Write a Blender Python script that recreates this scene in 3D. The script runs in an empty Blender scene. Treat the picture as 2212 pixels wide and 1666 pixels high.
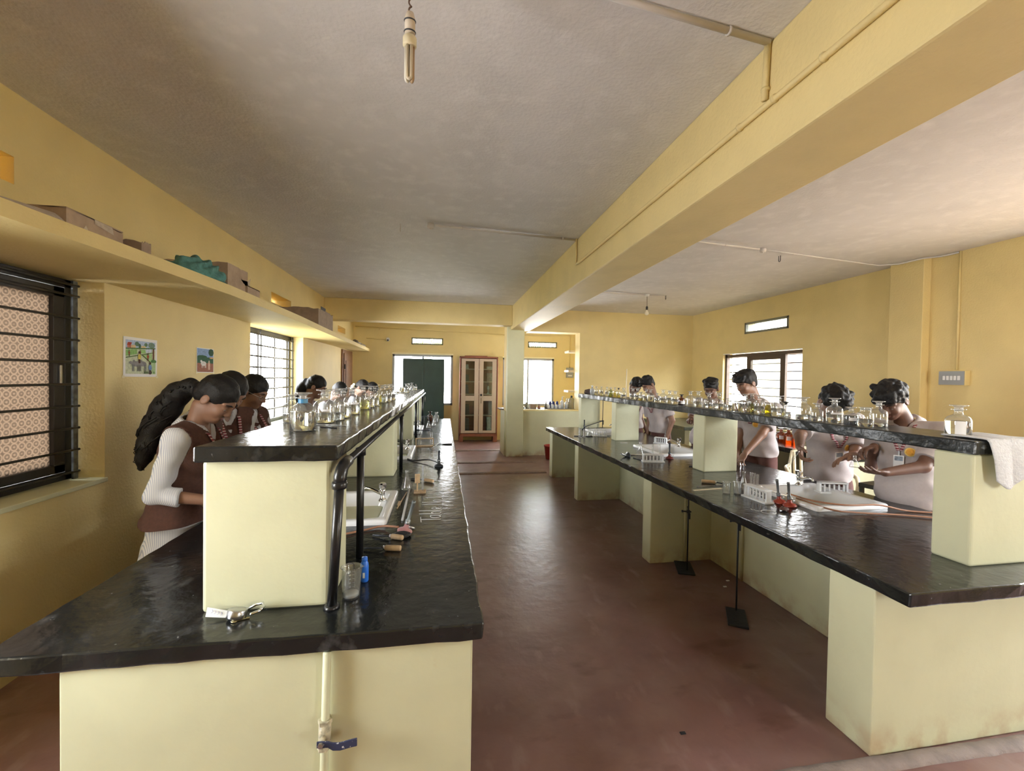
import bpy, bmesh, math, random
import numpy as np
from mathutils import Vector, Matrix, Euler
from math import sin, cos, pi, radians, sqrt, atan2
random.seed(7)
S = bpy.context.scene
COL = S.collection

# ---------------------------------------------------------------- camera
IMW, IMH, FPX, CAMZ = 2212.0, 1666.0, 930.0, 1.55
VPX, VPY, ROLL = 958.0, 813.0, 0.016
_Y = np.array([VPX-IMW/2, VPY-IMH/2, FPX]); _Y /= np.linalg.norm(_Y)
_h = np.array([cos(ROLL), sin(ROLL), 0.0])
_n = np.cross(_Y, _h); _n /= np.linalg.norm(_n)
if _n[1] < 0: _n = -_n
_Z = -_n
_X = np.cross(_Y, _Z); _X /= np.linalg.norm(_X)
if _X[0] < 0: _X = -_X
_R = np.stack([_X, _Y, _Z])            # camera (right, down, forward) -> world
cam_data = bpy.data.cameras.new('camera')
cam = bpy.data.objects.new('camera', cam_data); COL.objects.link(cam)
_r, _u, _b = _R @ np.array([1, 0, 0]), _R @ np.array([0, -1, 0]), _R @ np.array([0, 0, -1])
cam.matrix_world = Matrix(((_r[0], _u[0], _b[0], 0), (_r[1], _u[1], _b[1], 0), (_r[2], _u[2], _b[2], CAMZ), (0, 0, 0, 1)))
cam_data.sensor_width = 36.0; cam_data.sensor_fit = 'HORIZONTAL'
cam_data.lens = FPX/IMW*36.0
cam_data.clip_start = 0.05; cam_data.clip_end = 200
S.camera = cam

def A(u, v, x=None, y=None, z=None):
    """world point seen at photo pixel (u, v) on the plane x=, y= or z="""
    d = _R @ np.array([u-IMW/2, v-IMH/2, FPX])
    t = x/d[0] if x is not None else (y/d[1] if y is not None else (z-CAMZ)/d[2])
    return Vector((float(d[0]*t), float(d[1]*t), float(d[2]*t)+CAMZ))
def depth_at(p):
    return float((_R.T @ np.array([p[0], p[1], p[2]-CAMZ]))[2])
def mpp(p):                             # metres per photo pixel at a world point
    return depth_at(p)/FPX

# ---------------------------------------------------------------- world, exposure
W = bpy.data.worlds.new('daylight'); S.world = W; W.use_nodes = True
_nt = W.node_tree; _nt.nodes.clear()
_o = _nt.nodes.new('ShaderNodeOutputWorld'); _bg = _nt.nodes.new('ShaderNodeBackground')
_tc = _nt.nodes.new('ShaderNodeTexCoord'); _sx = _nt.nodes.new('ShaderNodeSeparateXYZ'); _cr = _nt.nodes.new('ShaderNodeValToRGB')
_mr = _nt.nodes.new('ShaderNodeMapRange'); _mr.inputs[1].default_value = -1; _mr.inputs[2].default_value = 1
_nt.links.new(_tc.outputs['Generated'], _sx.inputs[0]); _nt.links.new(_sx.outputs[2], _mr.inputs[0]); _nt.links.new(_mr.outputs[0], _cr.inputs[0])
_cr.color_ramp.elements[0].position = 0.0; _cr.color_ramp.elements[0].color = (0.93, 0.90, 0.88, 1)     # sunlit ground
_cr.color_ramp.elements[1].position = 1.0; _cr.color_ramp.elements[1].color = (0.78, 0.88, 1.0, 1)
_e = _cr.color_ramp.elements.new(0.47); _e.color = (0.95, 0.94, 0.93, 1)
_e = _cr.color_ramp.elements.new(0.52); _e.color = (0.96, 0.98, 1.0, 1)
_nt.links.new(_cr.outputs[0], _bg.inputs[0]); _nt.links.new(_bg.outputs[0], _o.inputs[0])
_bg.inputs[1].default_value = 32.0
S.view_settings.view_transform = 'Standard'; S.view_settings.look = 'None'
S.view_settings.gamma = 1.0; S.view_settings.use_curve_mapping = False
S.view_settings.exposure = 0.20
S.cycles.max_bounces = 14; S.cycles.diffuse_bounces = 8; S.cycles.glossy_bounces = 4
S.cycles.transmission_bounces = 8; S.cycles.transparent_max_bounces = 24
S.cycles.sample_clamp_indirect = 6.0; S.cycles.caustics_reflective = False; S.cycles.caustics_refractive = False
S.cycles.blur_glossy = 0.5

# ---------------------------------------------------------------- room numbers
CEIL, LWX, RWX, BWY = 2.913, -2.1, 5.2, 10.55
FRY = 8.42                              # far right wall
BMX0, BMX1, BMZ = 1.274, 1.67, 2.47     # ceiling beam
SZ, SZB = 0.755, 0.700                  # worktop top / underside
RZ = 1.305                              # reagent shelf top
OPEN_Y = -2.2                           # unseen wall behind the photographer; its opening is sized for the light

# daylight entering through the window openings (sampling portals for the sky)
def portal(name, loc, rot, sx, sy):
    L = bpy.data.lights.new(name, 'AREA'); L.shape = 'RECTANGLE'; L.size = sx; L.size_y = sy
    L.cycles.is_portal = True
    o = bpy.data.objects.new(name, L); o.location = loc; o.rotation_euler = rot; COL.objects.link(o); return o
BACKOPEN = [(3.0, 3.8, .9, 2.1)]
for _i, (_a, _b2, _c, _d) in enumerate(BACKOPEN):
    portal('daylight_behind_%d' % _i, ((_a+_b2)/2, OPEN_Y-.26, (_c+_d)/2), (radians(90), 0, 0), _b2-_a, _d-_c)

# ---------------------------------------------------------------- materials
MATS = {}
def mat(name, color, rough=0.6, metal=0.0, noise=0.0, nscale=8.0, bump=0.0, bscale=40.0, spec=0.5, col2=None, cfac=(0.4, 0.65), trans=0.0, ior=1.5, detail=4.0):
    if name in MATS: return MATS[name]
    m = bpy.data.materials.new(name); m.use_nodes = True; nt = m.node_tree; b = nt.nodes['Principled BSDF']
    b.inputs['Base Color'].default_value = (*color, 1); b.inputs['Roughness'].default_value = rough; b.inputs['Metallic'].default_value = metal
    b.inputs['Specular IOR Level'].default_value = spec
    if trans: b.inputs['Transmission Weight'].default_value = trans; b.inputs['IOR'].default_value = ior
    if noise or col2 or bump:
        tc = nt.nodes.new('ShaderNodeTexCoord')
    if noise or col2:
        c2 = col2 if col2 else tuple(max(0, c*(1-noise)) for c in color)
        n = nt.nodes.new('ShaderNodeTexNoise'); n.inputs['Scale'].default_value = nscale; n.inputs['Detail'].default_value = detail
        nt.links.new(tc.outputs['Object'], n.inputs['Vector'])
        r = nt.nodes.new('ShaderNodeMapRange'); r.inputs[1].default_value = cfac[0]; r.inputs[2].default_value = cfac[1]
        nt.links.new(n.outputs['Fac'], r.inputs[0])
        mx = nt.nodes.new('ShaderNodeMix'); mx.data_type = 'RGBA'
        mx.inputs[6].default_value = (*color, 1); mx.inputs[7].default_value = (*c2, 1)
        nt.links.new(r.outputs[0], mx.inputs[0]); nt.links.new(mx.outputs[2], b.inputs['Base Color'])
    if bump:
        n2 = nt.nodes.new('ShaderNodeTexNoise'); n2.inputs['Scale'].default_value = bscale; n2.inputs['Detail'].default_value = 3
        nt.links.new(tc.outputs['Object'], n2.inputs['Vector'])
        bp = nt.nodes.new('ShaderNodeBump'); bp.inputs['Strength'].default_value = bump; bp.inputs['Distance'].default_value = 0.01
        nt.links.new(n2.outputs['Fac'], bp.inputs['Height']); nt.links.new(bp.outputs[0], b.inputs['Normal'])
    MATS[name] = m; return m
def add_layer(m, color, scale, lo, hi, detail=6.0, stretch=None, seedoff=0.0):
    """mix another worn-paint colour over the base by a noise mask"""
    nt = m.node_tree; b = nt.nodes['Principled BSDF']; inp = b.inputs['Base Color']
    tc = nt.nodes.new('ShaderNodeTexCoord'); n = nt.nodes.new('ShaderNodeTexNoise'); n.inputs['Scale'].default_value = scale; n.inputs['Detail'].default_value = detail
    mp = nt.nodes.new('ShaderNodeMapping'); mp.inputs['Location'].default_value = (seedoff, seedoff*1.7, seedoff*.6)
    if stretch: mp.inputs['Scale'].default_value = stretch
    nt.links.new(tc.outputs['Object'], mp.inputs[0]); nt.links.new(mp.outputs[0], n.inputs['Vector'])
    r = nt.nodes.new('ShaderNodeMapRange'); r.inputs[1].default_value = lo; r.inputs[2].default_value = hi; nt.links.new(n.outputs['Fac'], r.inputs[0])
    mx = nt.nodes.new('ShaderNodeMix'); mx.data_type = 'RGBA'; mx.inputs[7].default_value = (*color, 1)
    if inp.is_linked: nt.links.new(inp.links[0].from_socket, mx.inputs[6])
    else: mx.inputs[6].default_value = inp.default_value
    nt.links.new(r.outputs[0], mx.inputs[0]); nt.links.new(mx.outputs[2], inp)
def thin_glass(name, tint, ior=1.5, rough=0.02, haze=0.0, hcol=(.9, .9, .9)):
    """thin-walled glass: transparent, with a Schlick mirror that is the same from both sides"""
    if name in MATS: return MATS[name]
    m = bpy.data.materials.new(name); m.use_nodes = True; nt = m.node_tree; nt.nodes.clear()
    o = nt.nodes.new('ShaderNodeOutputMaterial'); t = nt.nodes.new('ShaderNodeBsdfTransparent'); g = nt.nodes.new('ShaderNodeBsdfGlossy')
    lw = nt.nodes.new('ShaderNodeLayerWeight'); lw.inputs[0].default_value = .5
    pw = nt.nodes.new('ShaderNodeMath'); pw.operation = 'POWER'; pw.inputs[1].default_value = 4.0; nt.links.new(lw.outputs['Facing'], pw.inputs[0])
    f0 = ((ior-1)/(ior+1))**2
    f = nt.nodes.new('ShaderNodeMapRange'); f.inputs[3].default_value = f0*1.6; f.inputs[4].default_value = .7 if ior > 1.3 else .12; nt.links.new(pw.outputs[0], f.inputs[0])
    mx = nt.nodes.new('ShaderNodeMixShader')
    if ior > 1.3:
        ed = nt.nodes.new('ShaderNodeMix'); ed.data_type = 'RGBA'; ed.inputs[6].default_value = (*tint, 1); ed.inputs[7].default_value = (*[c*.30 for c in tint], 1); nt.links.new(pw.outputs[0], ed.inputs[0]); nt.links.new(ed.outputs[2], t.inputs[0])
    t.inputs[0].default_value = (*tint, 1); g.inputs['Roughness'].default_value = rough; g.inputs[0].default_value = (1, 1, 1, 1)
    nt.links.new(f.outputs[0], mx.inputs[0]); nt.links.new(t.outputs[0], mx.inputs[1]); nt.links.new(g.outputs[0], mx.inputs[2])
    out = mx
    if haze:
        d = nt.nodes.new('ShaderNodeBsdfDiffuse'); d.inputs[0].default_value = (*hcol, 1); m2 = nt.nodes.new('ShaderNodeMixShader'); m2.inputs[0].default_value = haze
        nt.links.new(mx.outputs[0], m2.inputs[1]); nt.links.new(d.outputs[0], m2.inputs[2]); out = m2
    nt.links.new(out.outputs[0], o.inputs[0]); MATS[name] = m; return m

WALL = mat('yellow_wall_paint', (0.73, 0.60, 0.285), .62, noise=.06, nscale=3, bump=.25, bscale=60)
add_layer(WALL, (0.67, 0.55, 0.28), 1.3, .55, .8, seedoff=3)
BEAM = mat('yellow_beam_paint', (0.74, 0.61, 0.30), .6, noise=.06, nscale=4, bump=.35, bscale=50)
PALE = mat('pale_yellow_bench_paint', (0.625, 0.63, 0.425), .5, noise=.05, nscale=5, bump=.10, bscale=30)
add_layer(PALE, (0.56, 0.46, 0.27), 7, .72, .84, seedoff=1)
def foot_stain(m, color, zmax):
    """splash dirt along the foot of the masonry"""
    nt = m.node_tree; b = nt.nodes['Principled BSDF']; inp = b.inputs['Base Color']
    tc = nt.nodes.new('ShaderNodeTexCoord'); sx = nt.nodes.new('ShaderNodeSeparateXYZ'); n = nt.nodes.new('ShaderNodeTexNoise'); n.inputs['Scale'].default_value = 9; n.inputs['Detail'].default_value = 6
    nt.links.new(tc.outputs['Object'], sx.inputs[0]); nt.links.new(tc.outputs['Object'], n.inputs['Vector'])
    r1 = nt.nodes.new('ShaderNodeMapRange'); r1.inputs[1].default_value = zmax; r1.inputs[2].default_value = 0.0; nt.links.new(sx.outputs[2], r1.inputs[0])
    r2 = nt.nodes.new('ShaderNodeMapRange'); r2.inputs[1].default_value = .42; r2.inputs[2].default_value = .66; nt.links.new(n.outputs['Fac'], r2.inputs[0])
    mu = nt.nodes.new('ShaderNodeMath'); mu.operation = 'MULTIPLY'; nt.links.new(r1.outputs[0], mu.inputs[0]); nt.links.new(r2.outputs[0], mu.inputs[1])
    mx = nt.nodes.new('ShaderNodeMix'); mx.data_type = 'RGBA'; mx.inputs[7].default_value = (*color, 1)
    nt.links.new(inp.links[0].from_socket, mx.inputs[6]); nt.links.new(mu.outputs[0], mx.inputs[0]); nt.links.new(mx.outputs[2], inp)
foot_stain(PALE, (0.44, 0.31, 0.18), .15)
CEILM = mat('grey_ceiling_paint', (0.72, 0.715, 0.725), .75, noise=.07, nscale=2.5, bump=.32, bscale=55)
add_layer(CEILM, (0.78, 0.775, 0.785), 9, .5, .75, seedoff=5)
FLOOR = mat('red_oxide_floor', (0.225, 0.125, 0.115), .36, col2=(0.17, 0.09, 0.083), nscale=2.2, bump=.25, bscale=14)
add_layer(FLOOR, (0.26, 0.17, 0.15), 3.4, .45, .8, seedoff=2)
add_layer(FLOOR, (0.15, 0.072, 0.05), 1.7, .5, .85, seedoff=8)
add_layer(FLOOR, (0.30, 0.205, 0.19), 9, .58, .8, stretch=(1, .45, 1), seedoff=21)
add_layer(FLOOR, (0.13, 0.06, 0.045), 7, .60, .78, stretch=(.5, 1, 1), seedoff=33)
def vary_rough(m, lo, hi, scale):
    nt = m.node_tree; b = nt.nodes['Principled BSDF']; tc = nt.nodes.new('ShaderNodeTexCoord'); n = nt.nodes.new('ShaderNodeTexNoise')
    n.inputs['Scale'].default_value = scale; n.inputs['Detail'].default_value = 5; r = nt.nodes.new('ShaderNodeMapRange')
    r.inputs[1].default_value = .35; r.inputs[2].default_value = .7; r.inputs[3].default_value = lo; r.inputs[4].default_value = hi
    nt.links.new(tc.outputs['Object'], n.inputs['Vector']); nt.links.new(n.outputs['Fac'], r.inputs[0]); nt.links.new(r.outputs[0], b.inputs['Roughness'])
TOP = mat('black_painted_worktop', (0.011, 0.012, 0.012), .2, noise=.3, nscale=5, bump=.30, bscale=18)
add_layer(TOP, (0.030, 0.031, 0.032), 3.5, .5, .85, seedoff=4)
add_layer(TOP, (0.075, 0.078, 0.08), 14, .6, .85, stretch=(1, .6, 1), seedoff=14)
add_layer(TOP, (0.22, 0.22, 0.22), 55, .71, .78, seedoff=9)
CHALKY = mat('black_edge_with_chalk_scribble', (0.016, 0.018, 0.018), .3, noise=.3, nscale=6, bump=.4, bscale=25)
add_layer(CHALKY, (0.26, 0.28, 0.29), 26, .60, .78, detail=8, stretch=(.6, .35, 1.6), seedoff=6)
CEMENT = mat('grey_cement', (0.27, 0.22, 0.20), .8, noise=.25, nscale=12, bump=.5, bscale=60)
REDCEM = mat('red_cement_kerb', (0.20, 0.125, 0.10), .6, noise=.25, nscale=9, bump=.4, bscale=40)
BLACKP = mat('black_gloss_paint', (0.012, 0.012, 0.013), .28, bump=.1, bscale=30)
BLACKM = mat('black_window_paint', (0.02, 0.018, 0.016), .42, bump=.15, bscale=40)
GREYF = mat('grey_aluminium_frame', (0.36, 0.38, 0.40), .45, metal=.3)
OLIVE = mat('olive_grey_frame', (0.20, 0.20, 0.15), .5)
BROWNF = mat('dark_brown_frame', (0.075, 0.05, 0.035), .5)
GLASS = thin_glass('clear_glass', (0.98, 0.985, 0.985), 1.15)
BOTGL = thin_glass('bottle_glass', (0.94, 0.955, 0.95), 1.62, .03, haze=.07)
STOPGL = thin_glass('stopper_glass', (0.86, 0.88, 0.88), 1.8, .05, haze=.2)
AMBERGL = thin_glass('amber_glass', (0.42, 0.17, 0.04), 1.6)
WATER = mat('clear_solution', (0.90, 0.93, 0.93), .06, trans=1.0, ior=1.22, spec=.5)
YELLIQ = mat('yellow_solution', (0.90, 0.74, 0.02), .08, trans=.75, ior=1.2)
GRNLIQ = mat('yellow_green_solution', (0.82, 0.82, 0.28), .06, trans=.85, ior=1.2)
PALELIQ = mat('pale_straw_solution', (0.90, 0.86, 0.62), .06, trans=.9, ior=1.2)
DARKLIQ = mat('dark_solution', (0.03, 0.032, 0.035), .1)
LABEL = mat('white_paper_label', (0.80, 0.80, 0.80), .7)
CERAMIC = mat('white_ceramic', (0.82, 0.83, 0.84), .12, bump=.02, bscale=5)
CHROME = mat('chrome', (0.75, 0.76, 0.78), .12, metal=1.0)
STEEL = mat('brushed_steel', (0.55, 0.56, 0.58), .28, metal=1.0)
BRASS = mat('brass', (0.62, 0.52, 0.28), .35, metal=1.0)
IRON = mat('dark_iron', (0.035, 0.04, 0.05), .45, metal=.4, bump=.2, bscale=80)
WHITEPL = mat('white_plastic', (0.78, 0.80, 0.82), .35)
CREAMPL = mat('cream_plastic', (0.70, 0.62, 0.44), .4)
GREYPL = mat('grey_plastic', (0.30, 0.32, 0.33), .45)
PIPEW = mat('whitewashed_conduit', (0.60, 0.57, 0.54), .6)
WOOD = mat('pale_wood', (0.58, 0.42, 0.25), .55, noise=.25, nscale=30)
DOORW = mat('brown_door_wood', (0.20, 0.085, 0.03), .45, noise=.3, nscale=14)
CARD = mat('cardboard', (0.38, 0.285, 0.21), .85, noise=.16, nscale=18, bump=.2, bscale=40)
CARD2 = mat('dark_cardboard', (0.29, 0.215, 0.16), .88, noise=.2, nscale=18)
CARDW = mat('torn_cardboard', (0.50, 0.43, 0.36), .9, noise=.2, nscale=40)
TEAL = mat('teal_cloth', (0.10, 0.27, 0.26), .9, noise=.45, nscale=30)
RUBBER = mat('brown_rubber_hose', (0.33, 0.16, 0.09), .55)
BLKRUB = mat('black_rubber', (0.02, 0.02, 0.02), .6)
REDP = mat('red_enamel', (0.30, 0.035, 0.02), .35)
PINKP = mat('faded_pink_paint', (0.42, 0.20, 0.20), .5)
GREENST = mat('dark_green_steel', (0.018, 0.045, 0.038), .35, noise=.2, nscale=5)
CABWOOD = mat('reddish_cabinet_wood', (0.26, 0.085, 0.05), .5, noise=.2, nscale=12)
CABDOOR = mat('mauve_cabinet_paint', (0.50, 0.40, 0.33), .5, noise=.05, nscale=8)
BLUEPL = mat('blue_plastic', (0.03, 0.17, 0.72), .35)
WHITE = mat('white_paper', (0.85, 0.86, 0.88), .7)
CLOTHW = mat('white_towel', (0.72, 0.74, 0.76), .95, noise=.08, nscale=60, bump=.6, bscale=120)
CHALK = mat('white_chalk', (0.62, 0.62, 0.60), .9)
BULBW = mat('milky_bulb', (0.80, 0.78, 0.70), .3)
BROWNTUBE = mat('stained_lamp_tube', (0.36, 0.24, 0.13), .4)

# ---------------------------------------------------------------- mesh helpers
class MB:
    def __init__(s): s.v = []; s.f = []; s.smooth = []; s.mi = []; s.cur = 0
    def add(s, vs, fs, smooth=False, mtx=None):
        o = len(s.v)
        for p in vs:
            p = Vector(p)
            if mtx is not None: p = mtx @ p
            s.v.append(p)
        for f in fs: s.f.append(tuple(i+o for i in f)); s.smooth.append(smooth); s.mi.append(s.cur)
        return s
    def box(s, x0, x1, y0, y1, z0, z1, mtx=None):
        vs = [(x0,y0,z0),(x1,y0,z0),(x1,y1,z0),(x0,y1,z0),(x0,y0,z1),(x1,y0,z1),(x1,y1,z1),(x0,y1,z1)]
        return s.add(vs, [(3,2,1,0),(4,5,6,7),(0,1,5,4),(1,2,6,5),(2,3,7,6),(3,0,4,7)], False, mtx)
    def prism(s, pts, z0, z1, mtx=None):          # pts counter-clockwise in xy
        n = len(pts); vs = [(p[0],p[1],z0) for p in pts]+[(p[0],p[1],z1) for p in pts]
        fs = [tuple(range(n-1,-1,-1)), tuple(range(n,2*n))]+[(i,(i+1)%n,n+(i+1)%n,n+i) for i in range(n)]
        return s.add(vs, fs, False, mtx)
    def lathe(s, prof, n=20, mtx=None, smooth=True, cap=True):
        vs = []; fs = []
        for r, z in prof:
            for k in range(n): a = 2*pi*k/n; vs.append((r*cos(a), r*sin(a), z))
        m = len(prof)
        for i in range(m-1):
            for k in range(n): fs.append((i*n+k, i*n+(k+1)%n, (i+1)*n+(k+1)%n, (i+1)*n+k))
        if cap:
            if prof[0][0] > 1e-5: fs.append(tuple(range(n-1,-1,-1)))
            if prof[-1][0] > 1e-5: fs.append(tuple((m-1)*n+k for k in range(n)))
        return s.add(vs, fs, smooth, mtx)
    def tube(s, pts, r, n=8, mtx=None, closed=False):
        pts = [Vector(p) for p in pts]; rs = r if isinstance(r, (list, tuple)) else [r]*len(pts)
        vs = []; fs = []; m = len(pts); prev = None
        for i, p in enumerate(pts):
            if closed: t = (pts[(i+1)%m]-pts[i-1])
            else: t = (pts[min(i+1,m-1)]-pts[max(i-1,0)])
            if t.length < 1e-9: t = Vector((0,0,1))
            t.normalize()
            if prev is None:
                a = Vector((0,0,1)) if abs(t.z) < .9 else Vector((1,0,0)); nx = t.cross(a).normalized()
            else:
                nx = prev-t*prev.dot(t)
                nx = nx.normalized() if nx.length > 1e-6 else t.orthogonal().normalized()
            prev = nx; ny = t.cross(nx)
            for k in range(n):
                a = 2*pi*k/n; vs.append(p+nx*(rs[i]*cos(a))+ny*(rs[i]*sin(a)))
        rng = m if closed else m-1
        for i in range(rng):
            j = (i+1)%m
            for k in range(n): fs.append((i*n+k, i*n+(k+1)%n, j*n+(k+1)%n, j*n+k))
        if not closed: fs.append(tuple(range(n-1,-1,-1))); fs.append(tuple((m-1)*n+k for k in range(n)))
        return s.add(vs, fs, True, mtx)
    def ball(s, c, r, n=14, m=9, mtx=None):
        r = r if isinstance(r, (tuple, list)) else (r, r, r); vs = [(c[0],c[1],c[2]-r[2])]; fs = []
        for i in range(1, m):
            b = -pi/2+pi*i/m
            for k in range(n): a = 2*pi*k/n; vs.append((c[0]+r[0]*cos(b)*cos(a), c[1]+r[1]*cos(b)*sin(a), c[2]+r[2]*sin(b)))
        vs.append((c[0],c[1],c[2]+r[2])); L = len(vs)-1
        for k in range(n): fs.append((0, 1+(k+1)%n, 1+k)); fs.append((L, 1+(m-2)*n+k, 1+(m-2)*n+(k+1)%n))
        for i in range(m-2):
            for k in range(n): fs.append((1+i*n+k, 1+i*n+(k+1)%n, 1+(i+1)*n+(k+1)%n, 1+(i+1)*n+k))
        return s.add(vs, fs, True, mtx)
    def grid(s, P, nu, nv, smooth=True):           # P[i*nv+j]
        fs = [(i*nv+j, (i+1)*nv+j, (i+1)*nv+j+1, i*nv+j+1) for i in range(nu-1) for j in range(nv-1)]
        return s.add(P, fs, smooth)
    def mesh(s, name, mats):
        me = bpy.data.meshes.new(name); me.from_pydata([tuple(p) for p in s.v], [], s.f); me.update()
        for m in (mats if isinstance(mats, (list, tuple)) else [mats]): me.materials.append(m)
        me.polygons.foreach_set('use_smooth', s.smooth); me.polygons.foreach_set('material_index', s.mi)
        return me
    def build(s, name, mats, parent=None, bevel=0.0, seg=2, loc=None):
        o = bpy.data.objects.new(name, s.mesh(name, mats)); COL.objects.link(o)
        if parent is not None: o.parent = parent
        if loc is not None: o.location = loc
        if bevel:
            b = o.modifiers.new('bevel', 'BEVEL'); b.width = bevel; b.segments = seg; b.limit_method = 'ANGLE'; b.angle_limit = radians(40)
        return o
def tag(o, label=None, cat=None, group=None, kind=None):
    if label: o['label'] = label
    if cat: o['category'] = cat
    if group: o['group'] = group
    if kind: o['kind'] = kind
    return o
def thing(name, label, cat, loc=(0,0,0), rz=0.0, group=None, rot=None):
    o = bpy.data.objects.new(name, None); COL.objects.link(o); o.empty_display_size = .05
    o.location = loc; o.rotation_euler = rot if rot is not None else (0, 0, rz)
    return tag(o, label, cat, group)
def struct(o): o['kind'] = 'structure'; return o
def copy_tree(o, parent=None):
    c = o.copy(); COL.objects.link(c)
    if parent is not None: c.parent = parent
    for ch in list(o.children): copy_tree(ch, c)
    return c
def Rz(a): return Matrix.Rotation(a, 4, 'Z')
def T(x, y, z): return Matrix.Translation((x, y, z))
def align(p, d):                                    # matrix putting local z along d at p
    d = Vector(d).normalized(); return Matrix.Translation(p) @ d.to_track_quat('Z', 'Y').to_matrix().to_4x4()

def wall_holes(name, m, a0, a1, z0, z1, holes, plane, t, axis):
    """wall slab spanning a0..a1 along its length, holes [(a0,a1,z0,z1)], its room face at `plane`, thickness t (signed)"""
    As = sorted({a0, a1, *[h[0] for h in holes], *[h[1] for h in holes]}); Zs = sorted({z0, z1, *[h[2] for h in holes], *[h[3] for h in holes]})
    solid = lambda i, j: 0 <= i < len(As)-1 and 0 <= j < len(Zs)-1 and not any(h[0] <= (As[i]+As[i+1])/2 <= h[1] and h[2] <= (Zs[j]+Zs[j+1])/2 <= h[3] for h in holes)
    P = (lambda a, d, z: (plane+d*t, a, z)) if axis == 'y' else (lambda a, d, z: (a, plane+d*t, z))
    mb = MB()
    for i in range(len(As)-1):
        for j in range(len(Zs)-1):
            if not solid(i, j): continue
            x0, x1, y0, y1 = As[i], As[i+1], Zs[j], Zs[j+1]
            q = lambda *ps: mb.add(ps, [(0,1,2,3)])
            q(P(x0,0,y0),P(x1,0,y0),P(x1,0,y1),P(x0,0,y1)); q(P(x0,1,y0),P(x0,1,y1),P(x1,1,y1),P(x1,1,y0))
            if not solid(i-1,j): q(P(x0,0,y0),P(x0,0,y1),P(x0,1,y1),P(x0,1,y0))
            if not solid(i+1,j): q(P(x1,0,y0),P(x1,1,y0),P(x1,1,y1),P(x1,0,y1))
            if not solid(i,j-1): q(P(x0,0,y0),P(x0,1,y0),P(x1,1,y0),P(x1,0,y0))
            if not solid(i,j+1): q(P(x0,0,y1),P(x1,0,y1),P(x1,1,y1),P(x0,1,y1))
    o = mb.build(name, m)
    bm = bmesh.new(); bm.from_mesh(o.data); bmesh.ops.remove_doubles(bm, verts=bm.verts, dist=1e-4); bmesh.ops.recalc_face_normals(bm, faces=bm.faces); bm.to_mesh(o.data); bm.free()
    return struct(o)
# ================================================================= ROOM SHELL
struct(MB().box(-2.5, 5.6, OPEN_Y-.24, 10.9, -.12, 0).build('floor', FLOOR))
struct(MB().box(-2.5, 5.6, OPEN_Y-.24, 10.9, CEIL, CEIL+.12).build('ceiling', CEILM))
LWIN_ADDED = (.42, 1.20, .88, 2.10); WIN1 = (1.27, 3.07, .88, 2.10); WIN2 = (5.13, 6.93, .90, 2.10)  # first opening is added out of view to light the beam and ceiling
LV = [(1.78, 2.5, 2.46, 2.595), (5.705, 6.40, 2.43, 2.555), (9.085, 9.75, 2.42, 2.54)]
wall_holes('wall_left', WALL, OPEN_Y, 10.55, 0, CEIL, [WIN1, WIN2, LWIN_ADDED]+LV, LWX, -.24, 'y')
RWIN = (5.58, 7.40, .80, 2.05); RVENT = (5.85, 6.82, 2.37, 2.565); RWIN0 = (.6, 2.8, .80, 2.35)
wall_holes('wall_right', WALL, OPEN_Y, 10.55, 0, CEIL, [RWIN, RVENT, RWIN0], RWX, .2, 'y')
BWIN = (-1.20, .22, .85, 2.06); BV1 = (-.765, -.02, 2.30, 2.465); BWIN2 = (1.45, 2.74, .85, 2.03); BV2 = (2.07, 2.81, 2.30, 2.45)
wall_holes('wall_back', WALL, -2.34, 5.4, 0, CEIL, [BWIN, BV1, BWIN2, BV2], BWY, .24, 'x')
wall_holes('wall_front', WALL, -2.34, 5.4, 0, CEIL, BACKOPEN, OPEN_Y, -.24, 'x')
# far right wall with the service opening, its half wall, and the column
OPN = (1.30, 2.72, .905, 2.50)
wall_holes('wall_far_right', WALL, 1.22, RWX, 0, CEIL, [OPN], FRY, .3, 'x')
for nm, x0, x1, y0, y1, z0, z1 in (('column', 1.222, 1.552, 8.27, 8.62, 0, CEIL),):
    struct(MB().box(x0, x1, y0, y1, z0, z1).build(nm, PALE, bevel=.008))
struct(MB().box(1.19, 2.72, 8.36, 8.95, 0, .886).build('wall_half_height', PALE, bevel=.006))
tag(MB().box(1.13, 2.715, 8.65, 9.02, .888, .912).build('stone_counter', mat('dark_counter_stone', (.16, .16, .16), .3), bevel=.003),
    'dark stone counter slab on the half wall of the service opening', 'counter')
struct(MB().box(3.62, 3.72, 8.7, 10.55, 0, CEIL).build('wall_store_room', WALL))
# beams
struct(MB().box(BMX0, BMX1, OPEN_Y, 8.45, BMZ, CEIL).build('ceiling_beam', BEAM, bevel=.012))
struct(MB().box(LWX, BMX0, 8.06, 8.36, 2.53, CEIL).build('ceiling_cross_beam', BEAM, bevel=.01))
struct(MB().box(BMX1, 2.9, 8.40, 8.75, 2.47, CEIL).build('ceiling_lintel_beam', BEAM))
# pilaster on the right wall
struct(MB().box(5.10, RWX, 3.91, 4.27, 0, CEIL).build('pilaster', WALL, bevel=.006))
# left window sills
struct(MB().box(LWX-.24, LWX+.02, WIN1[0], WIN1[1], .855, .882).build('window_sill', PALE, bevel=.004))
struct(MB().box(LWX-.24, LWX+.01, WIN2[0], WIN2[1], .875, .902).build('window_sill', PALE, bevel=.004))
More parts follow.
